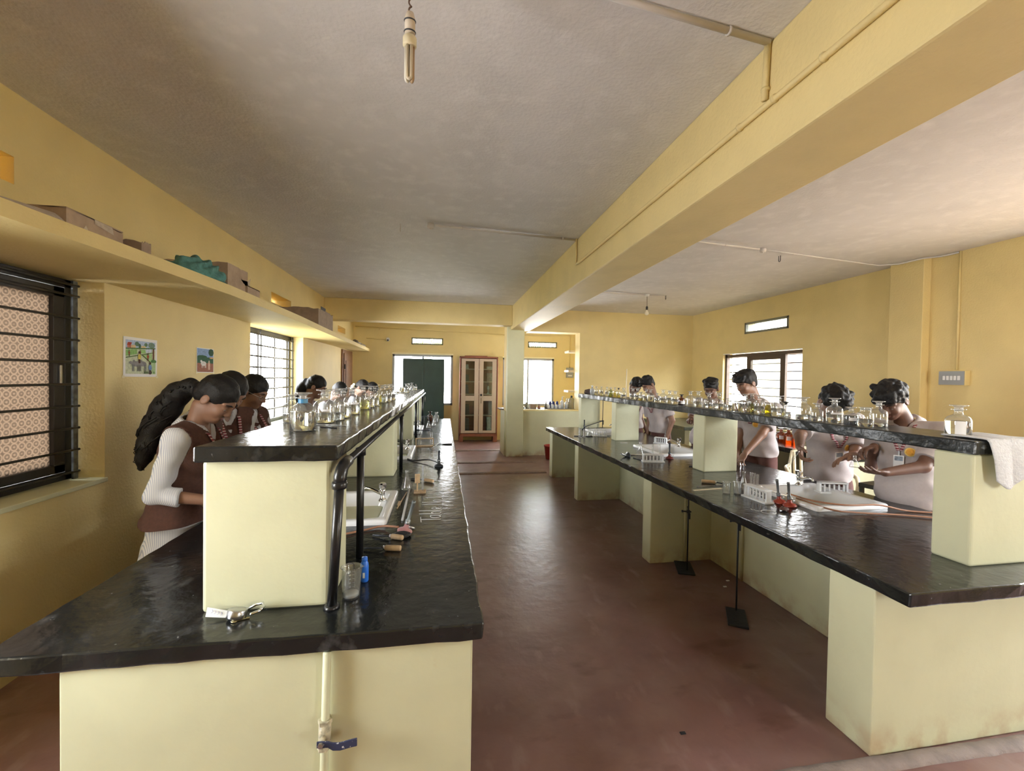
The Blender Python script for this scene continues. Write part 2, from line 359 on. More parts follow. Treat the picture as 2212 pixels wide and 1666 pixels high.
# cement kerbs crossing the floor
def kerb(name, x0, x1, y, w, h, m, skew=0):
    mb = MB(); n = 40; P = []
    for i in range(n+1):
        x = x0+(x1-x0)*i/n; yy = y+skew*(x-x0)+random.uniform(-.003, .003)
        for j in range(7):
            a = pi*j/6; P.append((x, yy-w/2*cos(a), -.002+h*sin(a)*random.uniform(.85, 1.0)))
    mb.grid(P, n+1, 7); return struct(mb.build(name, m))
kerb('trim_1', 1.30, 3.4, 1.462, .07, .022, CEMENT)
for i, (yy, hh) in enumerate(((6.80, .030), (7.66, .032), (8.95, .03))):
    x1 = 1.68 if i < 2 else 1.19
    kerb('trim_%d' % (i+2), .12, x1, yy+.07, .15, .026, REDCEM)
# loft ledge of concrete along the left wall
mb = MB()
_LX = ((-3, -1.66), (0, -1.63), (1.8, -1.575), (2.45, -1.532), (3.32, -1.488), (4.9, -1.508), (10.6, -1.72))
def lx(y):
    for (a, b), (c, d) in zip(_LX[:-1], _LX[1:]):
        if y <= c: return b+(d-b)*(y-a)/(c-a)
    return _LX[-1][1]
ys = [OPEN_Y, 0, 1.0, 1.8, 2.45, 3.32, 4.9, 7, 9, 10.55]
P = []
for y in ys:
    for x, z in ((LWX, 2.10), (lx(y), 2.10), (lx(y), 2.166), (LWX, 2.166)): P.append((x, y, z))
fs = []
for i in range(len(ys)-1):
    for j in range(4): fs.append((i*4+j, i*4+(j+1) % 4, (i+1)*4+(j+1) % 4, (i+1)*4+j))
mb.add(P, fs).add([P[k] for k in range(4)], [(0, 1, 2, 3)])
ledge = mb.build('loft_ledge', WALL)
bm = bmesh.new(); bm.from_mesh(ledge.data); bmesh.ops.recalc_face_normals(bm, faces=bm.faces); bm.to_mesh(ledge.data); bm.free()
struct(ledge)

# ---------------------------------------------------------------- windows
def win_portal(n, y0, y1, z0, z1, x, ang):
    portal('daylight_'+n, (x, (y0+y1)/2, (z0+z1)/2), (radians(90), 0, radians(ang)), y1-y0, z1-z0)
win_portal('left_added', *LWIN_ADDED, LWX-.27, -90); win_portal('left_near', *WIN1, LWX-.27, -90); win_portal('left_far', *WIN2, LWX-.27, -90)
win_portal('right_far', *RWIN, RWX+.24, 90); win_portal('right_near', *RWIN0, RWX+.24, 90)
for n, h in (('back_left', BWIN), ('back_right', BWIN2)):
    portal('daylight_'+n, ((h[0]+h[1])/2, BWY+.28, (h[2]+h[3])/2), (radians(-90), 0, 0), h[1]-h[0], h[3]-h[2])
# patterned glass for the near left window
def pattern_glass():
    m = bpy.data.materials.new('patterned_glass'); m.use_nodes = True; nt = m.node_tree; nt.nodes.clear()
    o = nt.nodes.new('ShaderNodeOutputMaterial'); tr = nt.nodes.new('ShaderNodeBsdfTranslucent'); tp = nt.nodes.new('ShaderNodeBsdfTransparent'); g = nt.nodes.new('ShaderNodeBsdfGlossy')
    tc = nt.nodes.new('ShaderNodeTexCoord'); mp = nt.nodes.new('ShaderNodeMapping'); mp.inputs['Scale'].default_value = (1, 1.0, 1.0)
    v = nt.nodes.new('ShaderNodeTexVoronoi'); v.inputs['Scale'].default_value = 24; v.inputs['Randomness'].default_value = .12
    w = nt.nodes.new('ShaderNodeMath'); w.operation = 'SINE'; mu = nt.nodes.new('ShaderNodeMath'); mu.operation = 'MULTIPLY'; mu.inputs[1].default_value = 17
    nt.links.new(tc.outputs['Object'], mp.inputs[0]); nt.links.new(mp.outputs[0], v.inputs['Vector']); nt.links.new(v.outputs['Distance'], mu.inputs[0]); nt.links.new(mu.outputs[0], w.inputs[0])
    cr = nt.nodes.new('ShaderNodeMapRange'); cr.inputs[1].default_value = -.9; cr.inputs[2].default_value = .9; cr.inputs[3].default_value = .0; cr.inputs[4].default_value = 1
    nt.links.new(w.outputs[0], cr.inputs[0])
    mx = nt.nodes.new('ShaderNodeMix'); mx.data_type = 'RGBA'; mx.inputs[6].default_value = (.085, .068, .053, 1); mx.inputs[7].default_value = (.165, .132, .102, 1)
    nt.links.new(cr.outputs[0], mx.inputs[0]); nt.links.new(mx.outputs[2], tr.inputs[0])
    bp = nt.nodes.new('ShaderNodeBump'); bp.inputs['Strength'].default_value = .8; bp.inputs['Distance'].default_value = .01; nt.links.new(cr.outputs[0], bp.inputs['Height'])
    nt.links.new(bp.outputs[0], tr.inputs['Normal']); nt.links.new(bp.outputs[0], g.inputs['Normal']); g.inputs['Roughness'].default_value = .2
    m1 = nt.nodes.new('ShaderNodeMixShader'); m1.inputs[0].default_value = .012; nt.links.new(tr.outputs[0], m1.inputs[1]); nt.links.new(tp.outputs[0], m1.inputs[2])
    m2 = nt.nodes.new('ShaderNodeMixShader'); m2.inputs[0].default_value = .05; nt.links.new(m1.outputs[0], m2.inputs[1]); nt.links.new(g.outputs[0], m2.inputs[2])
    nt.links.new(m2.outputs[0], o.inputs[0]); return m
PATGL = pattern_glass()
def bars(root, y0, y1, x, zs, r, m):
    for z in zs: MB().tube([(x, y0-.012, z), (x, y1+.012, z)], r, 8).build('grille_bar', m, root)
for a0, a1, b0, b1 in LV: struct(MB().box(LWX-.34, LWX-.31, a0-.35, a1+.35, b0-.12, b1+.3).build('vent_sky_blocker', WALL))  # plates added outside the ventilators to block the bright sky
# window 1: near left, black steel with a closed patterned-glass shutter
w1 = thing('window_1', None, None); struct(w1)
y0, y1, z0, z1 = WIN1; xf = LWX-.20
f = MB(); f.box(xf-.03, xf+.03, y0, y1, z1-.05, z1); f.box(xf-.03, xf+.03, y0, y1, z0+.0, z0+.05); f.box(xf-.03, xf+.03, y1-.06, y1-.012, z0, z1); f.box(xf-.03, xf+.03, y0, y0+.05, z0, z1); f.box(xf-.03, xf+.03, 2.06, 2.12, z0, z1)
f.build('frame', BLACKM, w1, bevel=.003)
sh = MB(); a0, a1 = 2.12, y1-.075
sh.box(xf-.012, xf+.04, a1-.075, a1, z0+.055, z1-.055); sh.box(xf-.012, xf+.04, a0, a0+.06, z0+.055, z1-.055); sh.box(xf-.012, xf+.04, a0, a1, z0+.055, z0+.105); sh.box(xf-.012, xf+.04, a0, a1, z1-.115, z1-.055)
sh = sh.build('shutter', BLACKM, w1, bevel=.003)
MB().box(xf+.008, xf+.016, a0+.06, a1-.075, z0+.105, z1-.115).build('pane', PATGL, sh)
MB().box(xf+.04, xf+.052, a1-.045, a1-.03, 1.46, 1.58).build('latch', STEEL, sh, bevel=.003)
sh2 = MB(); b0, b1 = y0+.05, 2.06
sh2.box(xf-.012, xf+.03, b0, b0+.06, z0+.055, z1-.055); sh2.box(xf-.012, xf+.03, b1-.06, b1, z0+.055, z1-.055); sh2.box(xf-.012, xf+.03, b0, b1, z0+.055, z0+.105); sh2.box(xf-.012, xf+.03, b0, b1, z1-.115, z1-.055)
sh2 = sh2.build('shutter', BLACKM, w1); MB().box(xf+.008, xf+.014, b0+.06, b1-.06, z0+.105, z1-.115).build('pane', PATGL, sh2)
xg = LWX-.14
bars(w1, y0, y1, xg, [z0+.045+.135*k for k in range(9)]+[z1-.03], .0075, BLACKM)
MB().box(xg-.006, xg+.006, y1-.05, y1-.015, z0, z1-.005).build('grille_upright', mat('galvanised_flat_bar', (.16, .18, .20), .4, metal=.5, noise=.6, nscale=25), w1, bevel=.001)
# window 2: far left, open casements behind a black grille
w2 = thing('window_2', None, None); struct(w2)
y0, y1, z0, z1 = WIN2; xf = LWX-.20
f = MB(); f.box(xf-.03, xf+.03, y0, y1, z1-.06, z1); f.box(xf-.03, xf+.03, y0, y1, z0, z0+.05)
for q in (y0+.0, 5.80, 6.34, y1-.04): f.box(xf-.012, xf+.012, q, q+.035, z0, z1)
f.build('frame', BLACKM, w2, bevel=.003)
MB().box(xf-.02, xf+.03, 6.74, 6.79, z0+.05, z1-.07).build('shutter_edge', BLACKM, w2)
bars(w2, y0, y1, xg, [z0+.05+.135*k for k in range(9)], .0095, BLACKM)
for q in (y0+.62, y1-.04): MB().box(xg-.006, xg+.006, q, q+.03, z0, z1-.005).build('grille_upright', BLACKM, w2)
# window 3: right wall, brown sliding frame
w3 = thing('window_3', None, None); struct(w3)
y0, y1, z0, z1 = RWIN; xf = RWX+.08
f = MB(); f.box(xf-.03, xf+.03, y0, y1, z1-.07, z1-.015); f.box(xf-.03, xf+.03, y0, y1, z0, z0+.04); f.box(xf-.03, xf+.03, y0, y0+.045, z0, z1); f.box(xf-.03, xf+.03, y1-.05, y1, z0, z1)
f.build('frame', BROWNF, w3, bevel=.003)
for q0, q1 in ((6.70, 6.80), (5.94, 6.04)): MB().box(xf-.045, xf+.0, q0, q1, z0+.04, z1-.07).build('sash_stile', BROWNF, w3, bevel=.003)
MB().box(xf-.04, xf-.005, 6.04, 6.70, z1-.14, z1-.07).build('sash_rail', BROWNF, w3)
MB().box(xf-.02, xf-.012, 6.04, 6.70, z0+.04, z1-.14).build('pane', thin_glass('dusty_glass', (.96, .97, .93), 1.45, .1, haze=.12, hcol=(.8, .85, .75)), w3)
for k in range(9): MB().tube([(xf+.06, y0+.02, z0+.10+.135*k), (xf+.06, y1-.02, z0+.10+.135*k)], .010, 6).build('grille_bar', mat('near_black_bar', (.010, .008, .007), .6), w3)
MB().box(RWX+.001, RWX+.02, y0-.01, y1+.01, z1-.012, z1+.012).build('paint_edge', WHITE, w3)
# the ventilators
def vent_x(name, y0, y1, z0, z1, x, m):
    v = thing(name, None, None); struct(v); f = MB(); t = .035; d = .05
    f.box(x-.01, x+d, y0-.0, y1, z1-t, z1); f.box(x-.01, x+d, y0, y1, z0, z0+t); f.box(x-.01, x+d, y0, y0+t, z0, z1); f.box(x-.01, x+d, y1-t, y1, z0, z1)
    f.build('frame', m, v, bevel=.003); MB().box(x+.02, x+.026, y0+t, y1-t, z0+t, z1-t).build('pane', PATVENT, v)
def vent_y(name, x0, x1, z0, z1, y, m):
    v = thing(name, None, None); struct(v); f = MB(); t = .03; d = .05
    f.box(x0, x1, y-.01, y+d, z1-t, z1); f.box(x0, x1, y-.01, y+d, z0, z0+t); f.box(x0, x0+t, y-.01, y+d, z0, z1); f.box(x1-t, x1, y-.01, y+d, z0, z1)
    f.build('frame', m, v, bevel=.003); MB().box(x0+t, x1-t, y+.02, y+.026, z0+t, z1-t).build('pane', GLASS, v)
PATVENT = thin_glass('ventilator_glass', (.80, .84, .88), 1.5, .15, haze=.25, hcol=(.7, .75, .8))
vent_x('window_4', *RVENT, RWX, OLIVE); vent_y('window_5', *BV1, BWY, OLIVE); vent_y('window_6', *BV2, BWY, OLIVE)
for nm, h in (('window_7', BWIN), ('window_8', BWIN2)):
    v = thing(nm, None, None); struct(v); f = MB(); t = .05; x0, x1, z0, z1 = h; y = BWY+.02
    f.box(x0, x1, y-.03, y+.03, z1-t, z1); f.box(x0, x1, y-.03, y+.03, z0, z0+t); f.box(x0, x0+t, y-.03, y+.03, z0, z1); f.box(x1-t, x1, y-.03, y+.03, z0, z1)
    xm = (x0+x1)/2 if nm == 'window_7' else 2.08
    f.box(xm-.02, xm+.02, y-.02, y+.03, z0+t, z1-t)
    f.build('frame', GREYF, v, bevel=.003); MB().box(x0+t, x1-t, y+.004, y+.008, z0+t, z1-t).build('pane', GLASS, v)
    MB().box(x0-.01, x1+.01, BWY-.004, BWY+.001, z1+.002, z1+.035).build('lintel_edge', mat('cream_edge', (.85, .78, .52), .6), v)  # plain cream strip along the window head
# outside: palm fronds beyond the ventilators, a veranda wall and ground beyond the windows
FROND = mat('palm_leaf', (.16, .26, .05), .5, noise=.4, nscale=6)
for tx0, fx, lab in ((-.5, (-1.2, -.35, .5), 'green palm outside the left small high window of the back wall'), (3.25, (1.35, 2.2, 3.05), 'green palm outside the right small high window of the back wall')):
    pr = thing('palm_tree', lab, 'palm tree', (tx0, BWY+2.0, -.12), group='palms outside')
    MB().tube([(0, 0, 0), (.05, .02, 1.5), (.02, 0, 3.1)], [.14, .11, .10], 10).build('trunk', mat('palm_trunk', (.22, .17, .12), .9), pr)
    for x in fx:
        mb = MB(); y = random.uniform(-.3, .4); x -= tx0
        mb.tube([(.02, 0, 3.02), (x*.5, y*.5, 3.1), (x, y, 2.97)], .014, 6)
        for q in range(34):
            s = q/33; px = x-1.1+2.2*s; pz = 2.97-1.1*(s-.5)**2; L = .55*sin(pi*min(.97, s+.06))+.1
            d = Vector((.25*(1 if s > .5 else -1), random.uniform(-.1, .1), -1)).normalized(); b = Vector((px, y, pz)); w = Vector((.022, 0, 0))
            mb.add([b-w, b+w, b+d*L*.6+w*.8, b+d*L, b+d*L*.6-w*.8], [(0, 1, 2, 3, 4)])
        mb.tube([(x-1.1+2.2*i/10, y, 2.97-1.1*(i/10-.5)**2) for i in range(11)], .014, 6)
        mb.build('frond', FROND, pr)
# neighbouring building through the right window
OUTW = mat('outer_building_wall', (.82, .80, .80), .8); OUTD = mat('outer_window_dark', (.30, .30, .42), .4)
ob = thing('building', 'pale neighbouring building with barred windows seen through the right wall window', 'building', (8.6, 6.0, 0))
MB().box(0, .3, -6, 5, 0, 2.3).build('outer_wall', OUTW, ob)
MB().box(-.7, .6, -6, 5, 2.3, 2.42).build('eave', OUTW, ob)
for yy in (-1.6, -.75, 2.4): 
    wnd = MB().box(-.02, .02, yy, yy+.45, .9, 1.75).build('window', OUTD, ob)
    for k in range(4): MB().box(-.03, -.02, yy+.09*k+.07, yy+.09*k+.085, .9, 1.75).build('window_bar', OUTW, wnd)
struct(MB().box(5.7, 30, -20, 30, -.16, -.12).build('ground_outside', mat('sandy_ground', (.45, .34, .24), .9, noise=.2, nscale=2)))
struct(MB().box(-30, -2.6, 4.2, 30, -.16, -.12).build('ground_outside', mat('uplight_cut_ground', (.24, .22, .14), .9, noise=.3, nscale=2)))  # dark ground added to cut the light bounced up through the far left window
# store room shelves beyond the opening
for z in (A(1243, 760, y=8.8).z, A(1243, 802, y=8.8).z, A(1243, 846, y=8.8).z):
    tag(MB().box(2.60, 3.62, 8.78, 9.1, z-.022, z+.022).build('wall_shelf', mat('cream_shelf', (.75, .66, .52), .6), bevel=.003), 'cream slab shelf inside the store room, %s' % ('highest of three' if z > 1.9 else 'middle of three' if z > 1.5 else 'lowest of three'), 'shelf', 'store room shelves')
# brown door in the left wall near the back corner
d1 = thing('door_1', None, None); struct(d1)
MB().box(LWX, LWX+.03, 9.38, 10.34, 0, 2.08).build('frame', DOORW, d1, bevel=.004)
MB().box(LWX+.03, LWX+.05, 9.46, 10.26, 0, 2.0).build('leaf', DOORW, d1, bevel=.004)
MB().box(LWX+.05, LWX+.065, 9.56, 10.16, 1.1, 1.85).box(LWX+.05, LWX+.065, 9.56, 10.16, .2, .95).build('door_panel', DOORW, d1, bevel=.006)
for z in (.4, 1.72): MB().tube([(LWX+.055, 9.47, z-.05), (LWX+.055, 9.47, z+.05)], .012).build('hinge', IRON, d1)
MB().tube([(LWX+.06, 10.2, .98), (LWX+.09, 10.2, 1.0), (LWX+.09, 10.2, 1.1), (LWX+.06, 10.2, 1.12)], .008).build('handle', STEEL, d1)

# ================================================================= ELECTRICS
def conduit(pts, r, m, label, clips=(), group=None, name='electrical_conduit'):
    root = thing(name, label, 'conduit', pts[0], group=group); p0 = Vector(pts[0])
    MB().tube([Vector(p)-p0 for p in pts], r, 8).build('pipe', m, root)
    for c, n in clips:
        MB().tube([Vector(c)-p0-Vector(n)*.006, Vector(c)-p0+Vector(n)*.006], r*1.35, 8).build('saddle_clip', m, root)
    return root
cz = CEIL-.014
pa, pb = Vector((.30, 1.44, cz)), Vector((BMX0-.012, 1.56, cz))
lerp = lambda a, b, t: Vector(a)*(1-t)+Vector(b)*t
dx = (pb-pa).normalized()
conduit([pa, pb], .0125, PIPEW, 'thick whitewashed conduit on the ceiling, meeting the top of the ceiling beam', [(lerp(pa, pb, .80), dx)])
bxp = BMX0-.013
conduit([(bxp, 1.565, CEIL-.005), (bxp, 1.575, 2.68)], .0125, BEAM, 'yellow conduit drop on the beam side under the thick ceiling conduit', [((bxp, 1.572, 2.72), (0, 0, 1))])
conduit([(bxp, .2, 2.652), (bxp, 3.95, 2.655), (bxp, 4.05, 2.662)], .0125, BEAM, 'long yellow conduit running lengthwise along the side of the ceiling beam', [((bxp, q, 2.6535), (0, 1, 0)) for q in (1.30, 1.52, 1.72)])
conduit([(bxp, 4.07, CEIL-.005), (bxp, 4.07, 2.655)], .011, BEAM, 'yellow conduit drop on the beam below the ceiling junction box run', ())
ja = Vector((-.13, 3.945, cz)); jb = Vector((BMX0-.012, 4.075, cz))
conduit([ja+Vector((.04, 0, 0)), jb], .011, PIPEW, 'thin whitewashed conduit between round junction box and beam on the ceiling', [(lerp(ja, jb, t), (1, 0, 0)) for t in (.2, .45, .9)])
def junction(p, label):
    r = thing('junction_box', label, 'junction box', p); MB().lathe([(.0, -.0), (.03, 0), (.032, -.03), (.026, -.042), (0, -.042)], 16).build('cover', PIPEW, r)
    MB().lathe([(.008, -.042), (.012, -.05), (0, -.052)], 10).build('screw_cap', PIPEW, r); return r
junction((-.13, 3.945, CEIL), 'round white junction box on the ceiling above the left bench, ending its conduit')
def hook(p, label, m):
    pts = [(0, -.012, 0)]+[(0, -.012, -.05)]+[(0, .012*-cos(a), -.05-.014*sin(a)) for a in (0.5, 1.1, 1.6, 2.1, 2.7)]+[(0, .012, -.05), (0, .012, 0)]
    return tag(MB().tube(pts, .0035, 6).build('ceiling_hook', m, loc=p), label, 'hook')
hook((-.40, 4.02, CEIL), 'pale ceiling hook left of the round junction box over the left bench', PIPEW)
hook((3.58, 4.18, CEIL), 'dark wire ceiling hook beside the junction box over the right bench', IRON)
jr = Vector((3.21, 3.975, CEIL))
junction(jr, 'round white junction box on the right ceiling in the middle of its conduit run')
conduit([(BMX1, 3.80, cz), (2.46, 3.885, cz), (3.17, 3.97, cz)], .009, PIPEW, 'thin grey conduit on the right ceiling from beam to junction box', [((2.75, 3.92, cz), (1, 0, 0))])
conduit([(3.25, 3.98, cz), (4.0, 4.1, cz), (4.9, 4.24, cz), (5.06, 4.14, cz), (5.07, 3.9, cz), (5.17, 3.8, cz), (5.18, 3.65, cz)], .009, PIPEW, 'thin grey conduit bending round the pilaster top on the right ceiling', [((3.62, 4.04, cz), (1, 0, 0))])
conduit([(RWX-.011, 3.643, CEIL-.002), (RWX-.011, 3.643, 1.70)], .011, WALL, 'yellow vertical conduit on the right wall above the switch board', [((RWX-.011, 3.643, 2.3), (0, 0, 1))])
sw = thing('switch_board', 'grey switch board with white switches on the right wall', 'switch board', (RWX, 3.65, 1.615))
MB().box(-.06, 0, -.118, .118, -.075, .075).build('box', WALL, sw, bevel=.004)
MB().box(-.066, -.06, -.112, .112, -.07, .07).build('face_plate', GREYPL, sw, bevel=.002)
for k in range(5): MB().box(-.075, -.066, -.07+.032*k-.012, -.07+.032*k+.012, -.022, .022).build('switch', WHITEPL, sw, bevel=.003)
db = thing('distribution_box', 'small grey electrical box on the store room back wall', 'electrical box', (3.15, BWY, 1.69))
MB().box(-.09, .09, -.06, 0, -.125, .125).build('box', GREYPL, db, bevel=.004)
MB().box(-.05, .05, -.066, -.06, -.09, -.06).build('breaker_window', WHITEPL, db)
conduit([(3.15, BWY-.012, 1.815), (3.15, BWY-.012, 2.62), (1.66, BWY-.012, 2.60)], .01, WALL, 'yellow conduit above the electrical box in the store room')
conduit([(-2.05, BWY-.012, 2.685), (1.6, BWY-.012, 2.60)], .012, WALL, 'long yellow conduit along the top of the back wall', [((q, BWY-.012, 2.64), (1, 0, 0)) for q in (-1.5, -.4, .6)])
conduit([(LWX+.3, BWY-.012, 2.42), (-1.36, BWY-.012, 2.40)], .009, WALL, 'short yellow conduit leading to the white lamp holder on the back wall')
lh = thing('wall_lamp_holder', 'small white angled lamp holder high on the back wall', 'lamp holder', (-1.31, BWY, 2.405))
mt = align((0, 0, 0), (0.1, -1, -.35))
MB().lathe([(.045, 0), (.045, .02), (.03, .03), (.034, .075), (.03, .08)], 16, mt, cap=True).build('shell', WHITEPL, lh)
MB().lathe([(.0, .0805), (.022, .0808), (0, .081)], 12, mt).build('socket', BLKRUB, lh)
# pendant fluorescent lamp near the camera
pl = thing('pendant_lamp', 'unlit stained fluorescent lamp hanging from twisted cord over left aisle end', 'lamp', (A(885, 100, y=1.42).x, 1.42, 0))
PX = lambda v: A(886, v, y=1.42).z
cord = [(.004*cos(a*9), .004*sin(a*9), PX(32)+(CEIL-PX(32))*a/6) for a in [i*.1 for i in range(61)]]
MB().tube(cord, .0028, 6).build('cord', mat('brown_flex', (.10, .06, .045), .6), pl)
m_ = mpp(Vector((-.12, 1.42, 2.7)))
zt, z1_, z2_, z3_, z4_ = PX(28), PX(42), PX(78), PX(102), PX(178)
MB().lathe([(.004, zt), (.012, zt-.002), (.0165, z1_), (.0165, z2_-.002), (.0155, z2_)], 18).build('bulb_holder', mat('bone_holder', (.62, .55, .45), .5), pl)
for zz in (PX(46), PX(70)): MB().tube([(.017*cos(a), .017*sin(a), zz+.003*sin(a)) for a in [2*pi*k/20 for k in range(20)]], .0022, 6, closed=True).build('holder_ring', IRON, pl)
MB().lathe([(.015, z2_), (.0215, z2_-.008), (.0215, z3_+.004), (.017, z3_)], 18).build('lamp_base', mat('yellowed_plastic', (.66, .60, .42), .5), pl)
for k in range(3):
    a = 2*pi*k/3+.5; t = Vector((-sin(a), cos(a), 0))*.0062; c = Vector((cos(a), sin(a), 0))*.0095
    pts = [c+t+Vector((0, 0, z3_)), c+t+Vector((0, 0, z4_+.012))]+[c+t*cos(q)+Vector((0, 0, z4_+.012-.0065*sin(q))) for q in (.6, 1.2, 1.57, 1.95, 2.55)]+[c-t+Vector((0, 0, z4_+.012)), c-t+Vector((0, 0, z3_))]
    MB().tube(pts, .0048, 8).build('lamp_tube', [BROWNTUBE, BULBW, mat('yellowed_tube', (.62, .55, .42), .4)][k], pl)
# hanging bulb over the right bench
p = A(1398, 636, z=CEIL); p.y -= .0
rb = thing('hanging_bulb', 'clear bulb hanging by a short cord from the right ceiling', 'bulb', p)
q = mpp(p)
MB().lathe([(0, 0), (.04, 0), (.03, -.03), (.012, -.035)], 14).build('ceiling_rose', WHITEPL, rb)
MB().tube([(0, 0, -.03), (.003, 0, -.20)], .004, 6).build('cord', BROWNF, rb)
MB().lathe([(.008, -.19), (.017, -.20), (.017, -.245), (.012, -.25)], 12).build('bulb_holder', BLKRUB, rb)
MB().lathe([(.012, -.245), (.016, -.26), (.034, -.30), (.030, -.325), (0, -.338)], 16).build('bulb', mat('warm_bulb_glass', (.72, .66, .50), .2), rb)
conduit([p+Vector((-1.45, -.12, -.012)), p+Vector((-.03, 0, -.012))], .009, PIPEW, 'thin grey conduit on the ceiling leading to the hanging bulb')
hook(p+Vector((.33, .02, 0)), 'thin wire ceiling hook right of the hanging bulb', IRON)
conduit([p+Vector((.03, 0, -.012)), p+Vector((.30, .02, -.012))], .008, PIPEW, 'short grey conduit from the hanging bulb to the ceiling hook beside it')
# ================================================================= BENCHES
def slab_holes(name, m, a0, a1, b0, b1, z0, z1, holes, parent, bevel=.006, rough=.0035):
    As = sorted({a0, a1, *[h[0] for h in holes], *[h[1] for h in holes]}); Bs = sorted({b0, b1, *[h[2] for h in holes], *[h[3] for h in holes]})
    def dens(L, step):
        out = []
        for p, q in zip(L[:-1], L[1:]):
            n = max(1, int((q-p)/step)); out += [p+(q-p)*k/n for k in range(n)]
        return out+[L[-1]]
    As, Bs = dens(As, .07), dens(Bs, .07)
    solid = lambda i, j: 0 <= i < len(As)-1 and 0 <= j < len(Bs)-1 and not any(h[0] < (As[i]+As[i+1])/2 < h[1] and h[2] < (Bs[j]+Bs[j+1])/2 < h[3] for h in holes)
    bm = bmesh.new(); V = {}
    rnd = random.Random(3)
    def v(i, j, k):
        key = (i, j, k)
        if key not in V:
            e = 0
            x, y = As[i], Bs[j]
            edge = i in (0, len(As)-1) or j in (0, len(Bs)-1)
            if edge: x += rnd.uniform(-rough, rough); y += rnd.uniform(-rough, rough)
            z = (z0, z1)[k]+(rnd.uniform(-rough*.5, rough*.5) if (edge and k == 0) else 0)
            V[key] = bm.verts.new((x, y, z))
        return V[key]
    for i in range(len(As)-1):
        for j in range(len(Bs)-1):
            if not solid(i, j): continue
            bm.faces.new((v(i,j,1), v(i+1,j,1), v(i+1,j+1,1), v(i,j+1,1))); bm.faces.new((v(i,j,0), v(i,j+1,0), v(i+1,j+1,0), v(i+1,j,0)))
            if not solid(i-1,j): bm.faces.new((v(i,j,0), v(i,j,1), v(i,j+1,1), v(i,j+1,0)))
            if not solid(i+1,j): bm.faces.new((v(i+1,j,0), v(i+1,j+1,0), v(i+1,j+1,1), v(i+1,j,1)))
            if not solid(i,j-1): bm.faces.new((v(i,j,0), v(i+1,j,0), v(i+1,j,1), v(i,j,1)))
            if not solid(i,j+1): bm.faces.new((v(i,j+1,0), v(i,j+1,1), v(i+1,j+1,1), v(i+1,j+1,0)))
    me = bpy.data.meshes.new(name); bm.to_mesh(me); bm.free(); me.materials.append(m)
    o = bpy.data.objects.new(name, me); COL.objects.link(o); o.parent = parent
    bv = o.modifiers.new('bevel', 'BEVEL'); bv.width = bevel; bv.segments = 2; bv.limit_method = 'ANGLE'; bv.angle_limit = radians(50)
    return o
# ---- left bench (local frame = world)
LB = thing('lab_bench', 'left laboratory bench, black worktop on pale yellow masonry, with reagent shelf on piers', 'bench', (0, 0, 0))
LSINK = [(-.86, -.29, 2.345, 2.96), (-.86, -.29, 4.17, 4.86), (-.86, -.29, 6.2, 6.85)]
slab_holes('worktop', TOP, -1.262, .139, 1.372, 8.126, SZB, SZ, [(h[0]+.03, h[1]-.03, h[2]+.03, h[3]-.03) for h in LSINK], LB)
mb = MB(); mb.box(-1.066, .105, 1.388, 1.60, 0, SZB)
mb.box(-.78, -.38, 1.60, 7.9, 0, SZB)
mb.build('base_wall', PALE, LB, bevel=.006)
for y in (3.40, 5.35, 7.30, 7.92): MB().box(-1.066, .08, y, y+.16, 0, SZB).build('leg', PALE, LB, bevel=.006)
LP = [(1.545, 1.80), (3.48, 3.73), (5.45, 5.72), (7.62, 7.95)]
for y0, y1 in LP: MB().box(-.778, -.376, y0, y1, SZ-.002, 1.262).build('pier', PALE, LB, bevel=.014, seg=3)
slab_holes('reagent_shelf', TOP, -.785, -.348, 1.51, 8.0, 1.26, 1.312, [], LB)
# ---- right bench, turned by about a degree
RA = .0215; RO = (1.756, 1.352)
RBN = thing('lab_bench', 'right laboratory bench, black worktop on recessed yellow piers, with long bottle shelf', 'bench', (RO[0], RO[1], 0), RA)
def RW(a, b, z=0): return Vector((RO[0]+a*cos(RA)-b*sin(RA), RO[1]+a*sin(RA)+b*cos(RA), z))
def RL(p): dx, dy = p[0]-RO[0], p[1]-RO[1]; return (dx*cos(RA)+dy*sin(RA), -dx*sin(RA)+dy*cos(RA))
RSINK = [(.535, 1.07, .93, 1.50), (.535, 1.07, 2.76, 3.42), (.50, 1.03, 4.38, 4.98)]
slab_holes('worktop', TOP, 0, 1.29, 0, 5.40, SZB, SZ, [(h[0]+.03, h[1]-.03, h[2]+.03, h[3]-.03) for h in RSINK], RBN)
MB().box(.012, 1.25, .142, .352, 0, SZB).build('end_wall', PALE, RBN, bevel=.006)
MB().box(.585, .80, .352, 5.28, 0, SZB).build('base_wall', PALE, RBN, bevel=.006)
for b0, b1, a in ((2.01, 2.15, .02), (3.87, 4.0, .02), (5.13, 5.28, .035)): MB().box(a, 1.22, b0, b1, 0, SZB).build('leg', PALE, RBN, bevel=.006)
for b0, b1 in ((.160, .315), (2.045, 2.215), (3.89, 4.03), (5.23, 5.345)): MB().box(.525, .85, b0, b1, SZ-.002, 1.246).build('pier', PALE, RBN, bevel=.012, seg=3)
slab_holes('reagent_shelf', CHALKY, .52, .862, .15, 5.36, 1.246, RZ, [], RBN)
# pipe chase painted on the base wall
MB().tube([(.578, 1.62, 0), (.578, 1.62, SZB)], .011).build('water_pipe', PALE, RBN)
MB().tube([(.33, 2.0, 0), (.33, 2.0, SZB)], .01).build('water_pipe', PALE, RBN)
